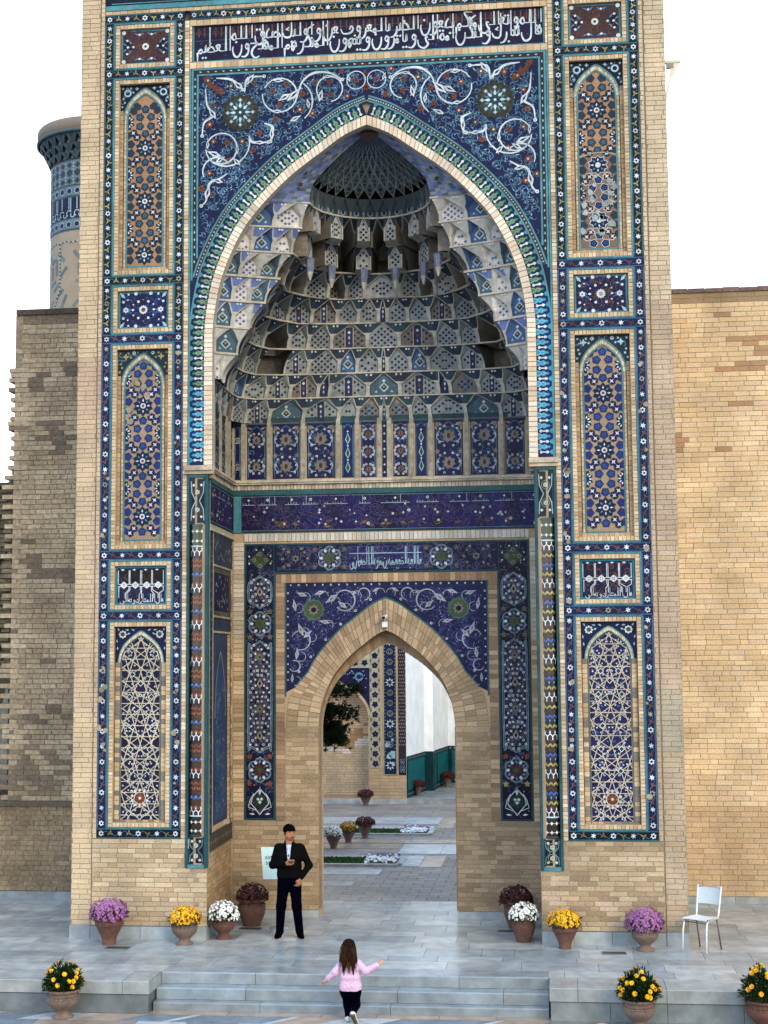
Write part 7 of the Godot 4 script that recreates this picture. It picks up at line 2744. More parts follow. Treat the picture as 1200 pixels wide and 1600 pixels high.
func court_buildings() -> void:
	var z := -21.3
	var t := thing("courtyard_portal", "brick courtyard front with blind arch and tiled pilasters beyond the doorway", "building", Vector3(0, 0, z))
	var w := pieces()
	var cx := -4.25
	var half := 1.55
	# wall with a shallow pointed niche
	var plate := PackedVector2Array([V(-1.6, 0.0), V(-1.6, 9.0), V(-13, 9.0), V(-13, 0.0), V(cx - half, 0.0)])
	plate.append_array(full_arch(half, 2.55, 3.78, cx))
	plate.append(V(cx + half, 0.0))
	solid(w, plate, 0.0, -0.55, lin("d2b896"))
	w.rect(-7, 0, -2.4, 5, -0.55, lin("c9a482"))
	w.box(-13, 0.0, -1.6, -1.6, 9.0, -0.56, lin("d2b896"), true)
	var patch := FastNoiseLite.new()
	patch.seed = 77
	patch.frequency = 0.5
	var pale := func(x: float, y: float) -> Color:
		var wave := patch.get_noise_2d(x * 2.0, y) * 0.35 + rng.randf_range(-0.06, 0.06)
		if y + wave > 1.74 and y + wave < 2.2 and rng.randf() < 0.85:
			return vary(lin("b58a62"), 0.15)
		if y + wave > 1.5 and y + wave < 1.76 and rng.randf() < 0.75:
			return vary(lin("ece4d8"), 0.1)
		return vary(lin("ecc9a4") if y > 2.1 else lin("dcc3a0"), 0.08)
	var rows := courses(w, cx - half, cx + half, 0.25, 4.0, -0.548, 0.075, 0.26, pale, 0.008, 0.012, func(x, y): return y < 2.6 or absf(x - cx) < half)
	for e in rows:
		w.box(e[0], e[1], -0.548, e[2], e[3], e[4], e[5])
	var rr := courses(w, -2.68, -1.6, 0.2, 1.06, 0.002, 0.1, 0.3, func(_x, _y): return vary(lin("cdb08a"), 0.1), 0.008, 0.01)
	for e in rr:
		w.box(e[0], e[1], 0.0, e[2], e[3], e[4], e[5])
	voussoirs(w, full_arch(half, 2.55, 3.78, cx), full_arch(half + 0.07, 2.55, 3.86, cx), -0.02, 0.02, 0.1, [lin("d1bd97"), lin("c6b08a")])
	put(w.mesh(M.brick), "front_brickwork", t, Transform3D.IDENTITY, "stuff")
	var b := pieces()
	b.poly(spandrel(cx, half + 0.09, 2.56, 3.975, half + 0.075, 2.57, 3.87), 0.006, lin("2b2a50"))
	for s in [-1.0, 1.0]:
		b.ring(cx + s * 1.28, 3.72, 0.07, 0.13, 0.012, C.sky, 14)
		b.disc(cx + s * 1.28, 3.72, 0.05, 0.012, C.umber, 8)
		for i in 26:
			var x := rng.randf_range(0.5, 1.6)
			var y := 3.95 - rng.randf_range(0.02, 0.12 + maxf(0.0, x - 0.8) * 0.7)
			b.disc(cx + s * x, y, 0.018, 0.012, C.ice, 5)
	# cream strips with round flowers, along and across
	for e in [[-2.655, 1.06, -2.345, 8.9], [-7.0, 3.98, -2.66, 4.27]]:
		b.box(e[0], e[1], 0.0, e[2], e[3], 0.02, lin("b9b49a"))
	var y := 1.2
	while y < 8.8:
		flower_dot(b, -2.5, y, 0.085)
		for s in [-0.12, 0.12]:
			b.leaf(-2.5 + s, y + 0.14, 0.16, 0.05, PI * 0.5, 0.024, C.green)
		y += 0.285
	for i in 15:
		flower_dot(b, -2.8 - i * 0.285, 4.125, 0.085)
	# dark strip with drops and stars, edged in cream
	b.box(-2.26, 0.875, 0.0, -1.86, 8.9, 0.03, lin("c6b995"))
	b.box(-2.235, 0.9, 0.0, -1.885, 8.9, 0.036, lin("22304f"))
	y = 1.15
	var i := 0
	while y < 8.8:
		if i % 4 == 0:
			for k in 8:
				var a := TAU * k / 8.0
				b.leaf(-2.06 + sin(a) * 0.09, y + cos(a) * 0.09, 0.09, 0.05, PI * 0.5 - a, 0.041, C.white)
		else:
			b.arc(-2.06, y, 0.08, 0, TAU, 0.018, 0.041, lin("8e8f8c"))
			b.leaf(-2.06, y, 0.2, 0.09, PI * 0.5, 0.042, C.greystone)
			b.leaf(-2.06, y, 0.12, 0.05, PI * 0.5, 0.044, C.navy)
		for s in [-0.145, 0.145]:
			for q in 3:
				b.disc(-2.06 + s, y + q * 0.1, 0.014, 0.041, C.ice, 4)
		y += 0.3
		i += 1
	for q in [[-2.15, 1.75, 0.1], [-2.0, 1.45, 0.13], [-2.1, 1.4, 0.09], [-1.98, 1.2, 0.07], [-2.0, 1.9, 0.06], [-2.12, 1.82, 0.05]]:
		chip(b, q[0], q[1], q[2], 0.048, C.ice)
	# spotted narrow strip on the corner
	b.box(-1.82, 0.875, -0.4, -1.605, 8.9, 0.012, lin("3a3242"))
	for r in 70:
		for k in 4:
			b.leaf(-1.79 + k * 0.055 + (0.027 if r % 2 else 0.0), 1.75 + r * 0.1, 0.06, 0.03, PI * 0.5, 0.016, C.stone)
	b.rect(-1.81, 0.9, -1.61, 1.35, 0.015, C.navy)
	arabesque(b, -1.71, 0.92, 0.18, 0.42, 0.018, {})
	put(b.mesh(M.tile), "tile_pilaster", t, Transform3D.IDENTITY, "stuff")
	var ft := pieces()
	for k in 9:
		ft.box(-13 + k * 1.27, 0.0, -0.1, -13 + k * 1.27 + 1.26, 0.2, 0.06, vary(lin("c3c9c8"), 0.06))
	put(ft.mesh(M.marble), "marble_foot", t, Transform3D.IDENTITY, "stuff")
	# the white hall to the right of it
	var h := thing("white_hall", "open white plastered hall with teal tiled dado at the courtyard end", "building", Vector3(0, 0, z))
	var p := pieces()
	var white: Color = lin("ecf3f8")
	var nook := [V(-1.6, -0.06), V(-1.28, -2.6), V(-1.02, -2.62), V(-1.0, -3.4), V(-0.78, -5.6), V(4.6, -5.6), V(4.6, 0.0)]
	for k in nook.size() - 1:
		var a: Vector2 = nook[k]
		var e: Vector2 = nook[k + 1]
		p.quad(Vector3(a.x, 0.2, a.y), Vector3(e.x, 0.2, e.y), Vector3(e.x, 8.0, e.y), Vector3(a.x, 8.0, a.y), white)
		p.quad(Vector3(e.x * 1.0 + 0.0, 0.2, e.y - 0.3), Vector3(a.x, 0.2, a.y - 0.3), Vector3(a.x, 8.0, a.y - 0.3), Vector3(e.x, 8.0, e.y - 0.3), white)
	p.box(-1.06, 3.75, -5.4, 0.2, 3.8, -5.1, white)
	p.box(-0.9, 3.45, -5.55, 4.5, 3.72, -5.2, white * 0.96)
	p.box(4.6, 0.0, -6.0, 12.0, 9.0, 0.0, lin("d2b896"), true)
	put(p.mesh(M.white_wall), "plastered_wall", h)
	var fl := pieces()
	fl.box(-1.6, 0.0, -6.0, 4.6, 0.2, 0.05, lin("a7adae"))
	fl.box(-1.6, 0.2, 0.0, 4.6, 0.205, 0.06, lin("ccd2d3"))
	put(fl.mesh(M.marble), "hall_floor", h)
	var da := pieces()
	for k in nook.size() - 1:
		var a: Vector2 = nook[k]
		var e: Vector2 = nook[k + 1]
		var dirn := (e - a).normalized()
		var nrm := V(-dirn.y, dirn.x)
		var o := Vector3(nrm.x, 0, nrm.y) * -0.012
		var A := Vector3(a.x, 0, a.y) - o
		var E := Vector3(e.x, 0, e.y) - o
		var q := func(s0: float, s1: float, y0: float, y1: float, lift: float, col: Color) -> void:
			var u := Vector3(nrm.x, 0, nrm.y) * lift
			var m0 := A.lerp(E, s0) + u
			var m1 := A.lerp(E, s1) + u
			da.quad(m0 + Vector3(0, y0, 0), m1 + Vector3(0, y0, 0), m1 + Vector3(0, y1, 0), m0 + Vector3(0, y1, 0), col)
		var len := a.distance_to(e)
		q.call(0.0, 1.0, 0.2, 1.4, 0.0, lin("1c3c46"))
		if len > 0.6:
			q.call(0.12 / len, 1.0 - 0.12 / len, 0.42, 1.26, 0.006, lin("1f7076"))
			for i2 in int(len / 0.14):
				for yy in [0.31, 1.33]:
					q.call((i2 * 0.14 + 0.05) / len, (i2 * 0.14 + 0.1) / len, yy - 0.025, yy + 0.025, 0.01, C.ice * 0.7)
	put(da.mesh(M.dull_tile), "tile_dado", h, Transform3D.IDENTITY, "stuff")

func flower_dot(b: Pieces, x: float, y: float, r: float) -> void:
	b.petals(x, y, r * 1.15, 5, 0.024, vary(lin("2c2d55"), 0.15), rng.randf(), 0.42)
	b.disc(x, y, r * 0.3, 0.027, C.rust if rng.randf() < 0.4 else C.violet, 6)

func court_tree() -> void:
	var at := Vector3(-3.15, FLOOR, -10.4)
	var t := thing("conifer_tree", "dark evergreen tree whose drooping boughs show left inside the doorway", "tree", at)
	var tr := pieces()
	tr.tube(PackedVector3Array([Vector3.ZERO, Vector3(0.03, 1.0, 0), Vector3(-0.02, 2.4, 0.04), Vector3(0.02, 4.2, 0), Vector3(0, 5.6, 0)]), PackedFloat32Array([0.12, 0.1, 0.08, 0.05, 0.015]), lin("3b2f25"), 9)
	var cr := pieces()
	for i in 54:
		var y := rng.randf_range(2.2, 5.4)
		var a := rng.randf() * TAU if i > 9 else rng.randf_range(-0.7, 0.5)
		var reach := (1.0 - (y - 2.0) / 4.2) * 1.15 + 0.25
		if i < 6:
			y = [2.55, 2.85, 3.1, 3.3, 3.7, 4.0][i]
			reach = [1.15, 1.0, 1.5, 1.6, 1.15, 1.05][i]
		var d := Vector3(cos(a), 0, sin(a))
		var base := Vector3(0, y, 0)
		var tip := base + d * reach + Vector3(0, 0.22 if i % 2 else -0.12, 0)
		tr.tube(PackedVector3Array([base, base.lerp(tip, 0.5) + Vector3(0, -0.05, 0), tip]), PackedFloat32Array([0.025, 0.015, 0.004]), lin("34291f"), 5)
		for k in 210:
			var s := pow(rng.randf(), 0.6)
			var o := base.lerp(tip, s) + Vector3(rng.randfn(0, 0.09), rng.randfn(0, 0.09), rng.randfn(0, 0.09))
			for j in 9:
				var n := (d * 0.7 + Vector3(rng.randfn(0, 0.6), rng.randfn(0.1, 0.6), rng.randfn(0, 0.6))).normalized()
				var side := n.cross(Vector3(rng.randf(), rng.randf(), rng.randf())).normalized() * 0.011
				var e := o + n * rng.randf_range(0.06, 0.13)
				cr.tri(o - side, o + side, e, vary(lin("27331f"), 0.3))
	put(tr.smooth_mesh(M.bark), "trunk", t)
	put(cr.mesh(M.leaf), "crown", t, Transform3D.IDENTITY, "stuff")

# ------------------------------------------------------------------ pots

func pot_profile(style: int, h: float, r: float) -> PackedVector2Array:
	var q: Array
	if style == 0: # wide bowl on a tapering body
		q = [[0.42, 0.0], [0.44, 0.04], [0.4, 0.07], [0.5, 0.3], [0.72, 0.55], [0.86, 0.74], [0.9, 0.8], [0.82, 0.83], [0.86, 0.86], [1.0, 0.92], [1.0, 1.0], [0.9, 1.0], [0.86, 0.9]]
	elif style == 1: # belly on a foot
		q = [[0.6, 0.0], [0.62, 0.06], [0.44, 0.12], [0.36, 0.2], [0.5, 0.3], [0.82, 0.48], [0.92, 0.62], [0.9, 0.74], [0.78, 0.84], [0.82, 0.87], [1.0, 0.94], [1.0, 1.0], [0.88, 1.0], [0.84, 0.92]]
	else: # tall jar
		q = [[0.55, 0.0], [0.58, 0.05], [0.6, 0.1], [0.8, 0.4], [0.88, 0.6], [0.84, 0.76], [0.76, 0.84], [0.8, 0.87], [0.94, 0.93], [0.94, 1.0], [0.82, 1.0], [0.78, 0.92]]
	var out := PackedVector2Array()
	for e in q:
		out.append(V(e[0] * r, e[1] * h))
	return out

func flower_pot(label: String, at: Vector3, style: int, h: float, r: float, clay: Color, flower_col: Color, dome: Vector2, group: String, kind := "mum", size := 0.024) -> void:
	h *= 0.86
	r *= 0.8
	dome *= 0.82
	size *= 0.9
	if group == "pots in the courtyard":
		h *= 0.8
		r *= 0.76
		dome *= 0.72
	var t := thing("flower_pot", label, "flower pot", at, rng.randf() * TAU, group)
	var p := pieces()
	p.lathe(pot_profile(style, h, r), vary(clay, 0.08), 26, 0.006)
	# rings and a row of pressed lobes round the belly
	for y in [0.7, 0.78]:
		for k in 22:
			var a := TAU * k / 22.0
			var rr := r * (0.9 if style == 1 else 0.84)
			p.disc(0, 0, 0.0, 0, clay) if false else null
			p.tube(PackedVector3Array([Vector3(sin(a) * rr * 0.97, h * y - 0.012, cos(a) * rr * 0.97), Vector3(sin(a + 0.14) * rr, h * y + 0.006, cos(a + 0.14) * rr), Vector3(sin(a + 0.28) * rr * 0.97, h * y - 0.012, cos(a + 0.28) * rr * 0.97)]), PackedFloat32Array([0.007, 0.01, 0.007]), clay * 0.92, 5)
	put(p.smooth_mesh(M.clay), "pot", t)
	var s := pieces()
	s.lathe(PackedVector2Array([V(r * 0.86, h * 0.93), V(0.001, h * 0.96)]), lin("33281f"), 16)
	put(s.mesh(M.soil), "soil", t)
	var f := pieces()
	var g := pieces()
	if kind == "mum":
		var n := int(560 * dome.x * dome.x / 0.09)
		for i in n:
			var u := (i + 0.5) / n
			var a := i * 2.39996 + rng.randf_range(-0.3, 0.3)
			var c := 1.0 - u * 1.25
			var sn := sqrt(maxf(0.0, 1.0 - c * c))
			var bump := 1.0 + 0.1 * sin(a * 3.0 + h * 50.0) + rng.randf_range(-0.08, 0.06)
			var d := Vector3(sin(a) * sn, c, cos(a) * sn)
			var o := Vector3(d.x * dome.x * bump, h + 0.02 + maxf(c, -0.3) * dome.y * bump, d.z * dome.x * bump)
			var col := vary(flower_col, 0.22)
			bloom(f, o, (d + Vector3(rng.randfn(0, 0.25), rng.randfn(0.1, 0.2), rng.randfn(0, 0.25))).normalized(), size * rng.randf_range(0.8, 1.25), col, 7, 0.3)
			bloom(f, o + d * size * 0.2, d, size * 0.6, col * 1.06, 5, 0.9)
		for i in 230:
			var a := rng.randf() * TAU
			var rr := dome.x * rng.randf_range(0.5, 0.97)
			var o := Vector3(sin(a) * rr, h + rng.randf_range(-0.05, dome.y * 0.4), cos(a) * rr)
			leaf3(g, o, Vector3(sin(a), rng.randf_range(-0.6, 0.5), cos(a)).normalized(), 0.06, 0.028, vary(lin("2b3a1d"), 0.3))
	else:
		for i in 1500:
			var d := Vector3(rng.randfn(0, 1), absf(rng.randfn(0.2, 0.9)), rng.randfn(0, 1)).normalized()
			var k := pow(rng.randf(), 0.4)
			var o := Vector3(d.x * dome.x, h + 0.02 + d.y * dome.y * (1.0 + 0.18 * sin(d.x * 7.0 + d.z * 5.0)), d.z * dome.x)
			o = Vector3(0, h, 0).lerp(o, k)
			leaf3(g, o, (d + Vector3(rng.randfn(0, 0.5), rng.randfn(0.1, 0.5), rng.randfn(0, 0.5))).normalized(), rng.randf_range(0.045, 0.08), 0.026, vary(lin("24351a"), 0.35))
		for i in 30:
			var d := Vector3(rng.randfn(0, 1), absf(rng.randfn(0.4, 0.8)), rng.randfn(0, 1)).normalized()
			var o := Vector3(d.x * dome.x, h + 0.04 + d.y * dome.y * 1.05, d.z * dome.x)
			var col := flower_col
			if kind == "mixed" and i % 5 == 0:
				col = lin("6a1622")
			elif kind == "mixed":
				col = lin("c9b71c") if i % 3 == 1 else lin("dc9c14")
			for lay_ in 3:
				bloom(f, o + d * 0.009 * lay_, d, size * (1.1 - lay_ * 0.28), vary(col, 0.15), 8, 0.2 + lay_ * 0.35)
	put(g.mesh(M.leaf), "leaves", t, Transform3D.IDENTITY, "stuff")
	put(f.mesh(M.petal), "flowers", t, Transform3D.IDENTITY, "stuff")

func leaf3(pc: Pieces, at: Vector3, d: Vector3, length: float, width: float, col: Color) -> void:
	var s := d.cross(Vector3(rng.randf_range(-1, 1), 1, rng.randf_range(-1, 1))).normalized() * width * 0.5
	var up := s.cross(d).normalized() * width * 0.2
	var m := at + d * length * 0.45 + up
	var e := at + d * length
	pc.tri(at, m + s, e, col)
	pc.tri(at, e, m - s, col * 0.9)

func build_pots() -> void:
	var red: Color = lin("6f4c40")
	var grey: Color = lin("7d6a60")
	var front := "chrysanthemum pots along the gateway"
	flower_pot("clay pot of mauve chrysanthemums at the outer corner of the left pier", Vector3(-3.86, FLOOR, 0.42), 0, 0.47, 0.3, red, lin("9c5f9c"), Vector2(0.33, 0.27), front, "mum", 0.02)
	flower_pot("footed clay pot of yellow chrysanthemums before the left pier", Vector3(-2.74, FLOOR, 0.36), 1, 0.4, 0.26, grey, lin("d9a80c"), Vector2(0.27, 0.2), front)
	flower_pot("clay pot of white chrysanthemums at the left corner of the niche", Vector3(-2.26, FLOOR, -0.12), 1, 0.38, 0.24, red, lin("dde0dc"), Vector2(0.26, 0.24), front)
	flower_pot("big clay pot of dark red chrysanthemums in shade behind the guard's sign", Vector3(-2.06, FLOOR, -1.25), 2, 0.48, 0.31, red, lin("3a0a10"), Vector2(0.28, 0.24), front)
	flower_pot("big clay pot of dark red chrysanthemums in the right corner of the niche", Vector3(2.1, FLOOR, -1.3), 2, 0.48, 0.3, red, lin("3a0a10"), Vector2(0.3, 0.24), front)
	flower_pot("clay pot of white chrysanthemums before the right corner of the niche", Vector3(2.22, FLOOR, -0.2), 2, 0.42, 0.24, red * 0.9, lin("dde0dc"), Vector2(0.25, 0.2), front)
	flower_pot("clay pot of yellow chrysanthemums before the right column", Vector3(2.82, FLOOR, 0.3), 0, 0.42, 0.26, red, lin("d9a80c"), Vector2(0.27, 0.18), front)
	flower_pot("footed clay pot of mauve chrysanthemums before the right pier", Vector3(3.95, FLOOR, 0.36), 1, 0.4, 0.26, grey, lin("9c5f9c"), Vector2(0.32, 0.27), front, "mum", 0.02)
	var low := "marigold pots before the terrace"
	flower_pot("clay pot of orange marigolds on the forecourt left of the steps", Vector3(-3.62, GROUND, 3.2), 1, 0.42, 0.28, grey, lin("e6b20c"), Vector2(0.29, 0.34), low, "marigold", 0.034)
	flower_pot("clay pot of orange marigolds on the forecourt right of the steps", Vector3(3.7, GROUND, 3.2), 1, 0.42, 0.27, grey, lin("e6b20c"), Vector2(0.31, 0.36), low, "marigold", 0.034)
	flower_pot("clay pot of mixed yellow and maroon marigolds at the right picture edge", Vector3(5.2, GROUND, 3.2), 1, 0.44, 0.29, red, lin("e6b20c"), Vector2(0.33, 0.42), low, "mixed", 0.036)
	var court := "pots in the courtyard"
	flower_pot("courtyard pot heaped with white chrysanthemums near the left door jamb", Vector3(-2.2, FLOOR, -10.9), 0, 0.46, 0.3, grey, lin("dde0dc"), Vector2(0.34, 0.26), court)
	flower_pot("courtyard pot of dull yellow chrysanthemums behind the white one", Vector3(-2.02, FLOOR, -12.0), 0, 0.44, 0.28, grey, lin("b98a1a"), Vector2(0.3, 0.26), court)
	flower_pot("courtyard pot of dark red flowers at the end of the farther lawn", Vector3(-1.75, FLOOR, -12.9), 0, 0.48, 0.3, grey, lin("4a0c14"), Vector2(0.36, 0.22), court)
	flower_pot("far pot of dark red flowers at the foot of the tiled pilaster", Vector3(-2.72, FLOOR, -20.7), 0, 0.42, 0.28, grey, lin("4a0c14"), Vector2(0.36, 0.24), court)
	flower_pot("far pot of dark red flowers at the edge of the white hall", Vector3(-1.36, 0.2, -22.3), 0, 0.44, 0.26, grey, lin("4a0c14"), Vector2(0.36, 0.22), court)
	flower_pot("far pot of dark red flowers inside the white hall by the teal dado", Vector3(-0.7, 0.2, -25.3), 0, 0.46, 0.28, grey, lin("4a0c14"), Vector2(0.38, 0.24), court)

# ------------------------------------------------------------------ chair and small things

func build_chair() -> void:
	var t := thing("metal_chair", "empty white metal chair before the ochre wall", "chair", Vector3(4.75, FLOOR, 0.3), -0.6)
	var white: Color = lin("d4dadc")
	var grey: Color = lin("4a4d50")
	var tube := func(called: String, pts: Array, r: float, col: Color) -> void:
		var p := pieces()
		p.tube(PackedVector3Array(pts), PackedFloat32Array([r]), col, 8)
		put(p.smooth_mesh(M.paint), called, t)
	tube.call("leg", [Vector3(-0.19, 0.0, 0.22), Vector3(-0.185, 0.3, 0.2), Vector3(-0.18, 0.41, 0.17), Vector3(-0.175, 0.44, 0.12), Vector3(-0.17, 0.445, -0.16)], 0.012, white)
	tube.call("leg", [Vector3(0.19, 0.0, 0.22), Vector3(0.185, 0.3, 0.2), Vector3(0.18, 0.41, 0.17), Vector3(0.175, 0.44, 0.12), Vector3(0.17, 0.445, -0.16)], 0.012, white)
	tube.call("leg", [Vector3(-0.17, 0.0, -0.24), Vector3(-0.165, 0.43, -0.14)], 0.011, grey)
	tube.call("leg", [Vector3(0.17, 0.0, -0.24), Vector3(0.165, 0.43, -0.14)], 0.011, grey)
	tube.call("back_post", [Vector3(-0.17, 0.43, -0.16), Vector3(-0.175, 0.5, -0.18), Vector3(-0.185, 0.87, -0.26)], 0.012, white)
	tube.call("back_post", [Vector3(0.17, 0.43, -0.16), Vector3(0.175, 0.5, -0.18), Vector3(0.185, 0.87, -0.26)], 0.012, white)
	tube.call("top_rail", [Vector3(-0.18, 0.845, -0.255), Vector3(-0.09, 0.862, -0.275), Vector3(0.0, 0.866, -0.28), Vector3(0.09, 0.862, -0.275), Vector3(0.18, 0.845, -0.255)], 0.009, lin("8f979c"))
	tube.call("front_rail", [Vector3(-0.18, 0.41, 0.17), Vector3(0.18, 0.41, 0.17)], 0.009, grey)
	var s := pieces()
	var rows := [[0.2, 0.195], [0.1, 0.2], [-0.05, 0.185], [-0.17, 0.165]]
	for i in 3:
		for k in 6:
			var u0 := k / 3.0 - 1.0
			var u1 := (k + 1) / 3.0 - 1.0
			var h0 := 0.462 - 0.012 * (1.0 - u0 * u0)
			var h1 := 0.462 - 0.012 * (1.0 - u1 * u1)
			s.quad(Vector3(u0 * rows[i][1], h0, rows[i][0]), Vector3(u1 * rows[i][1], h1, rows[i][0]), Vector3(u1 * rows[i + 1][1], h1, rows[i + 1][0]), Vector3(u0 * rows[i + 1][1], h0, rows[i + 1][0]), white)
			s.quad(Vector3(u0 * rows[i + 1][1], h0 - 0.014, rows[i + 1][0]), Vector3(u1 * rows[i + 1][1], h1 - 0.014, rows[i + 1][0]), Vector3(u1 * rows[i][1], h1 - 0.014, rows[i][0]), Vector3(u0 * rows[i][1], h0 - 0.014, rows[i][0]), grey)
	s.quad(Vector3(-0.195, 0.448, 0.2), Vector3(0.195, 0.448, 0.2), Vector3(0.195, 0.462, 0.2), Vector3(-0.195, 0.462, 0.2), white)
	put(s.mesh(M.paint), "seat", t)
	var b := pieces()
	for k in 8:
		var u0 := k / 4.0 - 1.0
		var u1 := (k + 1) / 4.0 - 1.0
		var z0 := -0.03 * (1.0 - u0 * u0)
		var z1 := -0.03 * (1.0 - u1 * u1)
		b.quad(Vector3(u0 * 0.165, 0.62, -0.205 + z0), Vector3(u1 * 0.165, 0.62, -0.205 + z1), Vector3(u1 * 0.18, 0.845, -0.25 + z1), Vector3(u0 * 0.18, 0.845, -0.25 + z0), lin("b5bfc2"))
		b.quad(Vector3(u1 * 0.165, 0.62, -0.215 + z1), Vector3(u0 * 0.165, 0.62, -0.215 + z0), Vector3(u0 * 0.18, 0.845, -0.26 + z0), Vector3(u1 * 0.18, 0.845, -0.26 + z1), lin("b5bfc2"))
	put(b.mesh(M.paint), "backrest", t)

func build_small_things() -> void:
	# drain covers in the terrace
	var k := 0
	for q in [[-3.64, 0.72, "slotted iron drain cover before the pot of mauve flowers on the left"], [-2.02, -0.95, "slotted iron drain cover beside the guard's left-hand pots in the niche"], [3.5, 0.6, "slotted iron drain cover between yellow and mauve pots on the right"], [1.98, -1.0, "slotted iron drain cover behind the white flowers at the right"]]:
		var t := thing("drain_cover", q[2], "drain cover", Vector3(q[0], FLOOR, q[1]), 0.0, "drain covers in the terrace")
		var p := pieces()
		for e in [[-0.17, -0.085, 0.17, -0.07], [-0.17, 0.07, 0.17, 0.085], [-0.17, -0.07, -0.155, 0.07], [0.155, -0.07, 0.17, 0.07]]:
			p.box(e[0], -0.004, e[1], e[2], 0.008, e[3], lin("4b4a4a"))
		put(p.mesh(M.plastic), "rim", t)
		var bars := pieces()
		bars.box(-0.155, -0.004, -0.07, 0.155, 0.002, 0.07, lin("151515"))
		for i in 10:
			bars.box(-0.145 + i * 0.03, 0.002, -0.07, -0.133 + i * 0.03, 0.007, 0.07, lin("3f3e3e"))
		put(bars.mesh(M.plastic), "grid", t, Transform3D.IDENTITY, "stuff")
		k += 1
	# watch camera over the doorway
	var c := thing("security_camera", "small white security camera and junction box over the doorway", "camera", Vector3(-0.01, 4.86, BACK + 0.01))
	var b := pieces()
	b.box(-0.045, -0.14, 0.0, 0.045, -0.05, 0.05, lin("c9ced0"), true)
	put(b.mesh(M.plastic), "junction_box", c)
	var arm := pieces()
	arm.tube(PackedVector3Array([Vector3(0, -0.05, 0.02), Vector3(0, 0.0, 0.05), Vector3(0.0, 0.01, 0.09)]), PackedFloat32Array([0.014]), lin("c9ced0"), 8)
	put(arm.smooth_mesh(M.plastic), "bracket", c)
	var body := pieces()
	body.tube(PackedVector3Array([Vector3(0.02, 0.035, 0.02), Vector3(-0.005, 0.01, 0.17)]), PackedFloat32Array([0.036, 0.036]), lin("cfd3d4"), 14)
	put(body.mesh(M.plastic), "camera_body", c)
	var lens := pieces()
	lens.tube(PackedVector3Array([Vector3(-0.005, 0.01, 0.168), Vector3(-0.008, 0.006, 0.186)]), PackedFloat32Array([0.03, 0.026]), lin("0d0d0f"), 14)
	put(lens.mesh(M.plastic), "lens", c)
	# notice stand behind the guard
	var s := thing("notice_stand", "tilted pale acrylic notice on a steel post, half hidden behind the guard", "sign", Vector3(-1.58, FLOOR, -1.0), 0.12)
	var post := pieces()
	post.tube(PackedVector3Array([Vector3(0, 0, 0), Vector3(0, 0.82, -0.02)]), PackedFloat32Array([0.018]), lin("8d9294"), 10)
	post.lathe(PackedVector2Array([V(0.15, 0.0), V(0.15, 0.015), V(0.03, 0.025)]), lin("8d9294"), 20)
	put(post.smooth_mesh(M.paint), "post", s)
	var tilt := Transform3D(Basis(Vector3.RIGHT, -0.42), Vector3(0, 0.77, 0.04))
	var board := pieces(tilt)
	board.poly([V(-0.24, 0.0), V(0.24, 0.0), V(0.29, 0.5), V(-0.29, 0.5)], 0.0, lin("b9d6cf"), 0.012)
	put(board.mesh(M.paint), "board", s)
	var lip := pieces(tilt)
	lip.box(-0.245, -0.012, -0.014, 0.245, 0.0, 0.012, lin("dfeae6"))
	for e in [-1.0, 1.0]:
		lip.ribbon([V(e * 0.238, 0.0), V(e * 0.288, 0.5)], 0.008, 0.004, lin("dfeae6"))
	put(lip.mesh(M.paint), "board_edge", s)
	var font := SystemFont.new()
	font.font_names = PackedStringArray(["Droid Serif"])
	var rows := [["AMIR TEMUR", 0.33], ["MAQBARASI", 0.24]]
	for r in rows:
		var tm := TextMesh.new()
		tm.text = r[0]
		tm.font = font
		tm.font_size = 22
		tm.pixel_size = 0.0032
		tm.depth = 0.003
		var m := StandardMaterial3D.new()
		m.resource_name = "lettering"
		m.albedo_color = Color(0.16, 0.22, 0.22)
		tm.material = m
		put(tm, "lettering", s, tilt * Transform3D(Basis.IDENTITY, Vector3(0, r[1], 0.004)))
	# lamp bracket high on the right side of the gateway
	var l := thing("wall_bracket", "cream metal bracket jutting from the gateway's upper right side", "bracket", Vector3(4.6, 12.7, -0.45))
	var a := pieces()
	a.box(-0.02, 0.69, -0.03, 0.27, 0.73, 0.03, lin("cfc8bb"), true)
	a.box(0.05, 0.61, -0.03, 0.16, 0.69, 0.03, lin("8a7f72"), true)
	put(a.mesh(M.paint), "arm", l)
	var g := pieces()
	g.poly([V(0.0, 0.0), V(0.035, 0.05), V(0.12, 0.45), V(0.27, 0.7), V(0.27, 0.735), V(0.13, 0.735), V(0.085, 0.42), V(0.0, 0.09)], 0.02, lin("d6cfc0"), 0.04)
	put(g.mesh(M.paint), "strut", l)

# ------------------------------------------------------------------ people: one skin drawn over tapered bones

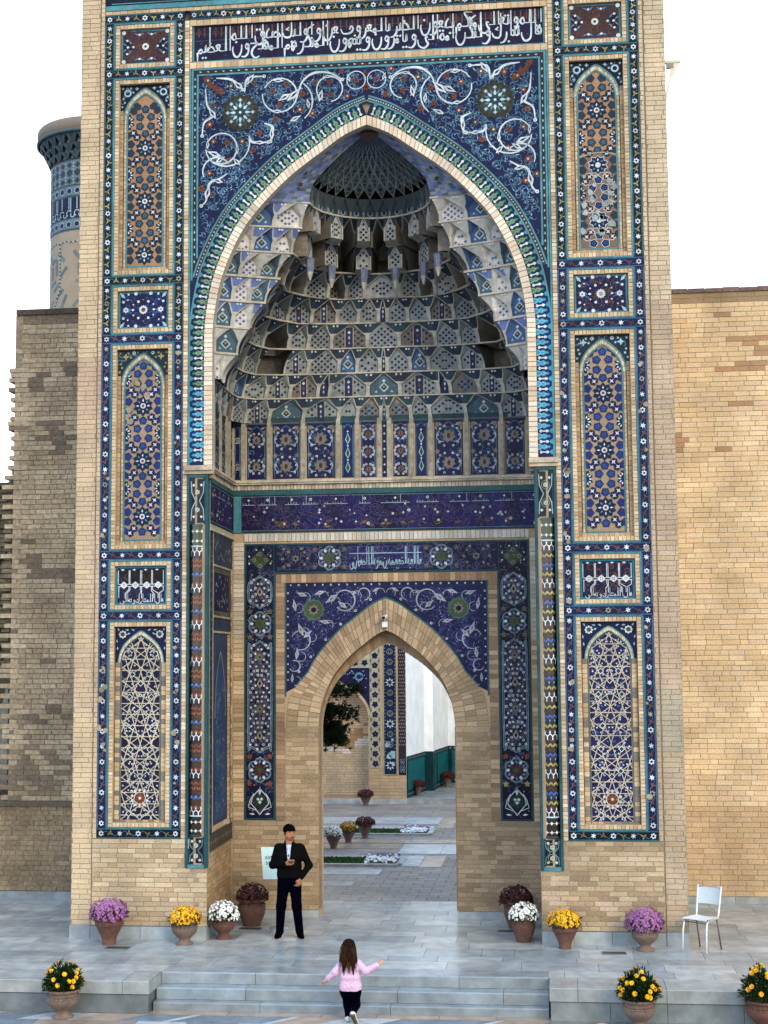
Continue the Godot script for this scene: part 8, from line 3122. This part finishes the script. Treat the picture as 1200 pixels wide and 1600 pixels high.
# bones: [from, to, radius from, radius to, colour]; the field is their smooth union, meshed by surface nets.
func skin_over(pc: Pieces, bones: Array, cell: float, blend: float, tint = null) -> void:
	var lo := Vector3.ONE * 1e9
	var hi := -lo
	for b in bones:
		var r := maxf(b[2], b[3]) + cell * 3.0
		lo = lo.min(b[0] - Vector3.ONE * r).min(b[1] - Vector3.ONE * r)
		hi = hi.max(b[0] + Vector3.ONE * r).max(b[1] + Vector3.ONE * r)
	var nx := int((hi.x - lo.x) / cell) + 2
	var ny := int((hi.y - lo.y) / cell) + 2
	var nz := int((hi.z - lo.z) / cell) + 2
	var field := PackedFloat32Array()
	field.resize(nx * ny * nz)
	field.fill(9.0)
	var best := PackedFloat32Array()
	best.resize(nx * ny * nz)
	best.fill(9.0)
	var owner_ := PackedByteArray()
	owner_.resize(nx * ny * nz)
	for bi in bones.size():
		var b: Array = bones[bi]
		var a: Vector3 = b[0]
		var ab: Vector3 = b[1] - a
		var len2 := maxf(ab.length_squared(), 1e-9)
		var r := maxf(b[2], b[3]) + blend + cell * 2.0
		var p0: Vector3 = ((a.min(b[1]) - Vector3.ONE * r - lo) / cell).floor()
		var p1: Vector3 = ((a.max(b[1]) + Vector3.ONE * r - lo) / cell).ceil()
		for z in range(maxi(0, int(p0.z)), mini(nz, int(p1.z) + 1)):
			for y in range(maxi(0, int(p0.y)), mini(ny, int(p1.y) + 1)):
				var i := (z * ny + y) * nx
				for x in range(maxi(0, int(p0.x)), mini(nx, int(p1.x) + 1)):
					var p := lo + Vector3(x, y, z) * cell - a
					var t := clampf(p.dot(ab) / len2, 0.0, 1.0)
					var d := (p - ab * t).length() - lerpf(b[2], b[3], t)
					var e := field[i + x]
					var h := maxf(blend - absf(d - e), 0.0) / blend
					field[i + x] = minf(d, e) - h * h * blend * 0.25
					if d < best[i + x]:
						best[i + x] = d
						owner_[i + x] = bi
	var vert := {}
	var at := PackedVector3Array()
	var who := PackedByteArray()
	var sx := 1
	var sy := nx
	var sz := nx * ny
	for z in nz - 1:
		for y in ny - 1:
			var i := (z * ny + y) * nx
			for x in nx - 1:
				var j := i + x
				var inside := 0
				var f0 := field[j]
				if f0 > cell * 2.0 or f0 < -cell * 2.0:
					continue
				var sum := Vector3.ZERO
				var count := 0
				for e in 12:
					var axis := e / 4
					var q := e % 4
					var o := Vector3i.ZERO
					if axis == 0:
						o = Vector3i(0, q & 1, q >> 1)
					elif axis == 1:
						o = Vector3i(q & 1, 0, q >> 1)
					else:
						o = Vector3i(q & 1, q >> 1, 0)
					var k := j + o.x * sx + o.y * sy + o.z * sz
					var m := k + (sx if axis == 0 else sy if axis == 1 else sz)
					var fa := field[k]
					var fb := field[m]
					if (fa < 0.0) != (fb < 0.0):
						var t := fa / (fa - fb)
						var p := Vector3(o)
						p[axis] += t
						sum += p
						count += 1
				if count:
					vert[j] = at.size()
					at.append(lo + (Vector3(x, y, z) + sum / count) * cell)
					who.append(owner_[j])
	var color := func(v: int, nrm: Vector3) -> Color:
		var base: Color = bones[who[v]][4]
		return tint.call(at[v], nrm, base) if tint != null else base
	for j in vert:
		var f := field[j]
		for axis in 3:
			var step := sx if axis == 0 else sy if axis == 1 else sz
			var u := sy if axis == 0 else sz if axis == 1 else sx
			var w := sz if axis == 0 else sx if axis == 1 else sy
			var g := field[j + step]
			if (f < 0.0) == (g < 0.0):
				continue
			if not (vert.has(j - u) and vert.has(j - w) and vert.has(j - u - w)):
				continue
			var a: Vector3 = at[vert[j]]
			var b: Vector3 = at[vert[j - u]]
			var c: Vector3 = at[vert[j - u - w]]
			var d: Vector3 = at[vert[j - w]]
			var nrm := (c - a).cross(d - b).normalized()
			if f < 0.0:
				nrm = nrm if nrm[axis] > 0 else -nrm
				var col: Color = color.call(vert[j], nrm)
				pc.quad(a, b, c, d, col) if (c - a).cross(d - b)[axis] > 0 else pc.quad(a, d, c, b, col)
			else:
				nrm = nrm if nrm[axis] < 0 else -nrm
				var col: Color = color.call(vert[j], nrm)
				pc.quad(a, d, c, b, col) if (c - a).cross(d - b)[axis] > 0 else pc.quad(a, b, c, d, col)

func b_(a: Vector3, b: Vector3, ra: float, rb: float, c: Color) -> Array:
	return [a, b, ra, rb, c]

# wrist, direction of the fingers, out of the palm's back, side of the thumb, how far the fingers curl
func hand_bones(wrist: Vector3, d: Vector3, back: Vector3, thumb: Vector3, curl: float, k: float, c: Color) -> Array:
	var out := []
	d = d.normalized()
	thumb = (thumb - d * thumb.dot(d)).normalized()
	back = (back - d * back.dot(d) - thumb * back.dot(thumb)).normalized()
	var palm := wrist + d * 0.085 * k
	for i in 4:
		var off := (1.5 - i) * 0.019 * k
		var root := palm + thumb * off
		out.append(b_(wrist + thumb * off * 0.6, root, 0.014 * k, 0.0115 * k, c))
		var l: float = [0.042, 0.047, 0.043, 0.034][i] * k
		var d1 := (d * cos(curl) - back * sin(curl)).normalized()
		var d2 := (d * cos(curl * 2.1) - back * sin(curl * 2.1)).normalized()
		var m := root + d1 * l
		out.append(b_(root, m, 0.0098 * k, 0.0088 * k, c))
		out.append(b_(m, m + d2 * l * 0.95, 0.0088 * k, 0.0072 * k, c))
	var tb := wrist + d * 0.03 * k + thumb * 0.022 * k
	var tm := tb + (thumb * 0.75 + d * 0.7 - back * 0.3).normalized() * 0.04 * k
	out.append(b_(tb, tm, 0.0135 * k, 0.0105 * k, c))
	out.append(b_(tm, tm + (d * 0.9 - back * 0.5 - thumb * 0.1).normalized() * 0.032 * k, 0.0105 * k, 0.0085 * k, c))
	return out

func build_people() -> void:
	guard()
	girl()

func guard() -> void:
	var t := thing("person", "standing person in black jacket and trousers looking aside, phone in hand", "person", Vector3(-1.285, FLOOR, -0.27))
	var black: Color = lin("0d0d12")
	var trous: Color = lin("0a0b0f")
	var skin: Color = lin("a8765c")
	var shoe: Color = lin("0b0b0c")
	var rw := Vector3(-0.035, 1.105, 0.19)
	var lw := Vector3(0.2, 0.9, 0.1)
	var bones := [
		b_(Vector3(-0.075, 0.94, 0), Vector3(0.075, 0.94, 0), 0.118, 0.118, black),
		b_(Vector3(-0.07, 1.05, 0.005), Vector3(0.07, 1.05, 0.005), 0.118, 0.118, black),
		b_(Vector3(-0.095, 1.2, 0.01), Vector3(0.095, 1.2, 0.01), 0.12, 0.12, black),
		b_(Vector3(-0.13, 1.315, -0.01), Vector3(0.13, 1.315, -0.01), 0.075, 0.075, black),
		b_(Vector3(0, 1.36, -0.02), Vector3(0, 1.415, -0.01), 0.09, 0.064, black),
		b_(Vector3(0, 1.4, 0.0), Vector3(0.005, 1.48, 0.012), 0.056, 0.052, skin),
		# right arm, forearm across the body
		b_(Vector3(-0.175, 1.32, -0.01), Vector3(-0.255, 1.065, 0.0), 0.064, 0.05, black),
		b_(Vector3(-0.255, 1.065, 0.0), rw, 0.054, 0.037, black),
		# left arm, hand at the pocket
		b_(Vector3(0.175, 1.32, -0.01), Vector3(0.292, 1.06, -0.05), 0.064, 0.05, black),
		b_(Vector3(0.292, 1.06, -0.05), lw, 0.054, 0.037, black),
		# trousers
		b_(Vector3(-0.06, 0.86, 0), Vector3(0.06, 0.86, 0), 0.115, 0.115, trous),
		b_(Vector3(-0.085, 0.8, 0), Vector3(-0.125, 0.46, 0.02), 0.098, 0.072, trous),
		b_(Vector3(-0.125, 0.46, 0.02), Vector3(-0.15, 0.1, -0.01), 0.072, 0.06, trous),
		b_(Vector3(0.085, 0.8, 0), Vector3(0.115, 0.46, 0.025), 0.098, 0.072, trous),
		b_(Vector3(0.115, 0.46, 0.025), Vector3(0.15, 0.1, -0.01), 0.072, 0.06, trous),
		b_(Vector3(-0.15, 0.07, -0.04), Vector3(-0.16, 0.045, 0.06), 0.045, 0.045, shoe),
		b_(Vector3(-0.16, 0.045, 0.06), Vector3(-0.17, 0.035, 0.15), 0.044, 0.036, shoe),
		b_(Vector3(0.15, 0.07, -0.04), Vector3(0.175, 0.045, 0.05), 0.045, 0.045, shoe),
		b_(Vector3(0.175, 0.045, 0.05), Vector3(0.215, 0.035, 0.14), 0.044, 0.036, shoe),
	]
	var shirt: Color = lin("c3d3ea")
	var pc := pieces()
	skin_over(pc, bones, 0.012, 0.035, func(p: Vector3, n: Vector3, c: Color) -> Color:
		if n.z > 0.25 and p.y > 1.13 and p.y < 1.44 and absf(p.x - 0.012) < clampf((p.y - 1.02) * 0.16, 0.0, 0.062) and p.z > 0.04:
			return shirt if p.y < 1.385 else skin
		if p.y < 0.012:
			return lin("b9bcbc")
		return c)
	# head, turned towards the right
	var yaw := 0.62
	var turn := Basis(Vector3.UP, yaw) * Basis(Vector3.RIGHT, 0.06)
	var o := Vector3(0.005, 1.545, 0.015)
	var hd := func(x: float, y: float, z: float) -> Vector3:
		return o + turn * Vector3(x, y, z)
	var head := [
		b_(hd.call(0, 0.035, -0.02), hd.call(0, 0.03, 0.015), 0.082, 0.074, skin),
		b_(hd.call(-0.022, -0.03, 0.03), hd.call(0.022, -0.03, 0.03), 0.056, 0.056, skin),
		b_(hd.call(-0.016, -0.078, 0.052), hd.call(0.016, -0.078, 0.052), 0.03, 0.03, skin * 0.8),
		b_(hd.call(0, 0.012, 0.083), hd.call(0, -0.028, 0.1), 0.009, 0.014, skin),
		b_(hd.call(0, -0.09, -0.04), hd.call(0, -0.03, -0.03), 0.05, 0.06, skin),
		b_(hd.call(-0.08, 0.0, -0.01), hd.call(-0.083, -0.03, -0.005), 0.015, 0.01, skin),
		b_(hd.call(0.08, 0.0, -0.01), hd.call(0.083, -0.03, -0.005), 0.015, 0.01, skin),
		b_(hd.call(-0.018, -0.054, 0.081), hd.call(0.018, -0.054, 0.081), 0.009, 0.009, lin("7a4a40")),
	]
	skin_over(pc, head, 0.006, 0.022)
	# right hand holds the phone, left hand hooks into the pocket
	skin_over(pc, hand_bones(rw + Vector3(0.02, 0.01, 0.01), Vector3(0.85, 0.2, 0.45), Vector3(0, -0.3, 1), Vector3(-0.1, 1, 0.1), 0.75, 0.92, skin), 0.005, 0.012)
	skin_over(pc, hand_bones(lw + Vector3(-0.005, -0.02, 0.005), Vector3(-0.4, -0.85, 0.1), Vector3(0.5, -0.1, 0.8), Vector3(-0.6, 0.3, 0.6), 0.45, 0.92, skin), 0.005, 0.012)
	put(pc.smooth_mesh(M.cloth), "body", t)
	var hair := pieces()
	var hc: Color = lin("0c0a09")
	skin_over(hair, [
		b_(hd.call(0, 0.046, -0.03), hd.call(0, 0.058, 0.018), 0.089, 0.075, hc),
		b_(hd.call(0, 0.01, -0.05), hd.call(0, -0.03, -0.055), 0.066, 0.05, hc),
		b_(hd.call(-0.062, 0.045, 0.015), hd.call(-0.078, -0.012, 0.004), 0.026, 0.013, hc),
		b_(hd.call(0.062, 0.045, 0.015), hd.call(0.078, -0.012, 0.004), 0.026, 0.013, hc),
	], 0.006, 0.02)
	put(hair.smooth_mesh(M.hair), "hair", t)
	var face := pieces()
	for s in [-1.0, 1.0]:
		skin_over(face, [b_(hd.call(s * 0.022, 0.026, 0.083), hd.call(s * 0.048, 0.024, 0.07), 0.0055, 0.004, hc)], 0.0025, 0.003)
		skin_over(face, [b_(hd.call(s * 0.027, 0.008, 0.077), hd.call(s * 0.038, 0.008, 0.071), 0.0075, 0.006, lin("1a1210"))], 0.003, 0.003)
	put(face.smooth_mesh(M.hair), "eyes_and_brows", t, Transform3D.IDENTITY, "stuff")
	var collar := pieces()
	for s in [-1.0, 1.0]:
		collar.tube(PackedVector3Array([Vector3(s * 0.06, 1.435, -0.02), Vector3(s * 0.058, 1.4, 0.045), Vector3(s * 0.045 + 0.01, 1.32, 0.105), Vector3(s * 0.022 + 0.01, 1.15, 0.14)]), PackedFloat32Array([0.016, 0.016, 0.013, 0.009]), black * 1.3, 6)
	put(collar.smooth_mesh(M.cloth), "collar", t, Transform3D.IDENTITY, "stuff")
	var badge := pieces()
	badge.box(0.002, 1.21, 0.138, 0.02, 1.25, 0.142, lin("3a4a7a"))
	put(badge.mesh(M.plastic), "shirt_print", t)
	var ph := thing("phone", "dark mobile phone held in the guard's hand", "phone", Vector3(-1.285, FLOOR, -0.27) + Vector3(0.075, 1.155, 0.255), 0.5)
	var q := pieces()
	q.box(-0.036, -0.006, -0.07, 0.036, 0.004, 0.07, lin("0c0c0e"), true)
	put(q.mesh(M.plastic), "case", ph)
	var scr := pieces()
	scr.box(-0.033, 0.004, -0.066, 0.033, 0.006, 0.066, lin("16181c"))
	put(scr.mesh(M.plastic), "screen", ph)

func girl() -> void:
	var t := thing("person", "small child in pink jumper running to the steps, long brown hair, seen from behind", "person", Vector3(0.1, GROUND, 3.12))
	var pink: Color = lin("dab6d3")
	var leg: Color = lin("0a0a10")
	var skin: Color = lin("c59a86")
	var shoe: Color = lin("cfd0cc")
	var sole: Color = lin("59523f")
	var bones := [
		b_(Vector3(-0.045, 0.44, 0), Vector3(0.05, 0.44, 0), 0.096, 0.096, pink),
		b_(Vector3(-0.045, 0.55, 0), Vector3(0.045, 0.55, 0), 0.09, 0.09, pink),
		b_(Vector3(-0.05, 0.66, -0.01), Vector3(0.05, 0.66, -0.01), 0.078, 0.078, pink),
		b_(Vector3(-0.075, 0.72, -0.01), Vector3(0.075, 0.72, -0.01), 0.05, 0.05, pink),
		b_(Vector3(0, 0.74, 0), Vector3(-0.005, 0.82, -0.005), 0.04, 0.038, skin),
		b_(Vector3(-0.1, 0.715, -0.01), Vector3(-0.19, 0.61, 0.02), 0.05, 0.044, pink),
		b_(Vector3(-0.19, 0.61, 0.02), Vector3(-0.285, 0.525, 0.0), 0.044, 0.036, pink),
		b_(Vector3(0.1, 0.715, -0.01), Vector3(0.2, 0.63, 0.03), 0.05, 0.046, pink),
		b_(Vector3(0.2, 0.63, 0.03), Vector3(0.34, 0.7, 0.02), 0.046, 0.038, pink),
		b_(Vector3(-0.05, 0.37, 0), Vector3(0.055, 0.37, 0), 0.085, 0.085, leg),
		b_(Vector3(-0.05, 0.36, 0), Vector3(-0.045, 0.2, -0.05), 0.07, 0.05, leg),
		b_(Vector3(-0.045, 0.2, -0.05), Vector3(-0.03, 0.06, 0.0), 0.05, 0.038, leg),
		b_(Vector3(0.06, 0.36, 0), Vector3(0.07, 0.2, -0.03), 0.07, 0.052, leg),
		b_(Vector3(0.07, 0.2, -0.03), Vector3(0.055, 0.135, 0.12), 0.05, 0.038, leg),
		b_(Vector3(-0.03, 0.035, 0.025), Vector3(-0.03, 0.03, -0.09), 0.034, 0.03, shoe),
		b_(Vector3(0.05, 0.12, 0.16), Vector3(0.085, 0.01, 0.1), 0.036, 0.031, shoe),
	]
	var pc := pieces()
	skin_over(pc, bones, 0.0105, 0.03, func(p: Vector3, n: Vector3, c: Color) -> Color:
		if p.x > 0.01 and p.z > 0.08 and p.y < 0.16 and n.z > 0.5 and n.y < 0.35 and c == shoe:
			return sole
		return c)
	skin_over(pc, hand_bones(Vector3(-0.285, 0.525, 0.0), Vector3(-0.7, -0.7, 0.1), Vector3(0.1, 0.1, 1), Vector3(0.5, -0.6, -0.5), 0.3, 0.6, skin), 0.004, 0.008)
	skin_over(pc, hand_bones(Vector3(0.34, 0.7, 0.02), Vector3(0.8, 0.5, 0.0), Vector3(0.0, 0.1, 1), Vector3(-0.3, 0.9, 0.0), 0.3, 0.6, skin), 0.004, 0.008)
	var o := Vector3(-0.015, 0.905, -0.01)
	skin_over(pc, [
		b_(o + Vector3(0, 0.02, 0.01), o + Vector3(0, 0.015, -0.02), 0.078, 0.074, skin),
		b_(o + Vector3(0, -0.045, -0.035), o + Vector3(0, -0.03, -0.03), 0.048, 0.05, skin),
		b_(o + Vector3(0, -0.005, -0.09), o + Vector3(0, -0.02, -0.1), 0.008, 0.01, skin),
		b_(o + Vector3(-0.076, -0.01, 0), o + Vector3(-0.079, -0.03, 0), 0.012, 0.009, skin),
		b_(o + Vector3(0.076, -0.01, 0), o + Vector3(0.079, -0.03, 0), 0.012, 0.009, skin),
		b_(o + Vector3(-0.014, -0.05, -0.079), o + Vector3(0.014, -0.05, -0.079), 0.007, 0.007, lin("8f5550")),
	], 0.006, 0.02)
	put(pc.smooth_mesh(M.cloth), "body", t)
	var eyes := pieces()
	for s in [-1.0, 1.0]:
		skin_over(eyes, [b_(o + Vector3(s * 0.028, 0.0, -0.085), o + Vector3(s * 0.036, 0.0, -0.08), 0.008, 0.007, lin("1a1210"))], 0.003, 0.003)
	put(eyes.smooth_mesh(M.hair), "eyes", t, Transform3D.IDENTITY, "stuff")
	var hair := pieces()
	var hc: Color = lin("2a1b13")
	var locks := [
		b_(o + Vector3(0, 0.035, 0.015), o + Vector3(0, 0.03, -0.03), 0.085, 0.07, hc),
		b_(o + Vector3(0, -0.02, 0.035), o + Vector3(0, -0.12, 0.06), 0.075, 0.06, hc),
	]
	for i in 15:
		var a := lerpf(-1.5, 1.5, i / 14.0)
		var len := rng.randf_range(0.2, 0.33) * (1.0 if absf(a) < 1.1 else 0.7)
		var s := o + Vector3(sin(a) * 0.07, 0.0, cos(a) * 0.06)
		var m := s + Vector3(sin(a) * 0.02 + rng.randf_range(-0.01, 0.01), -len * 0.5, 0.03)
		var e := m + Vector3(rng.randf_range(-0.03, 0.02) + sin(a) * 0.01 + 0.01, -len * 0.5, 0.012)
		var c := vary(hc if rng.randf() < 0.6 else lin("5a3c28"), 0.3)
		locks.append(b_(s, m, 0.024, 0.02, c))
		locks.append(b_(m, e, 0.02, 0.005, c))
	skin_over(hair, locks, 0.0065, 0.012)
	for i in 60:
		var a := rng.randf_range(-1.7, 1.7)
		var s := o + Vector3(sin(a) * 0.088, rng.randf_range(-0.06, 0.06), 0.01 + cos(a) * 0.08)
		var m := s + Vector3(sin(a) * rng.randf_range(0.0, 0.04), -rng.randf_range(0.08, 0.14), 0.03)
		hair.tube(PackedVector3Array([s, m, m + Vector3(rng.randf_range(-0.03, 0.03), -rng.randf_range(0.06, 0.16), 0.01)]), PackedFloat32Array([0.004, 0.003, 0.001]), vary(lin("4d3423"), 0.3), 4)
	put(hair.smooth_mesh(M.hair), "hair", t)
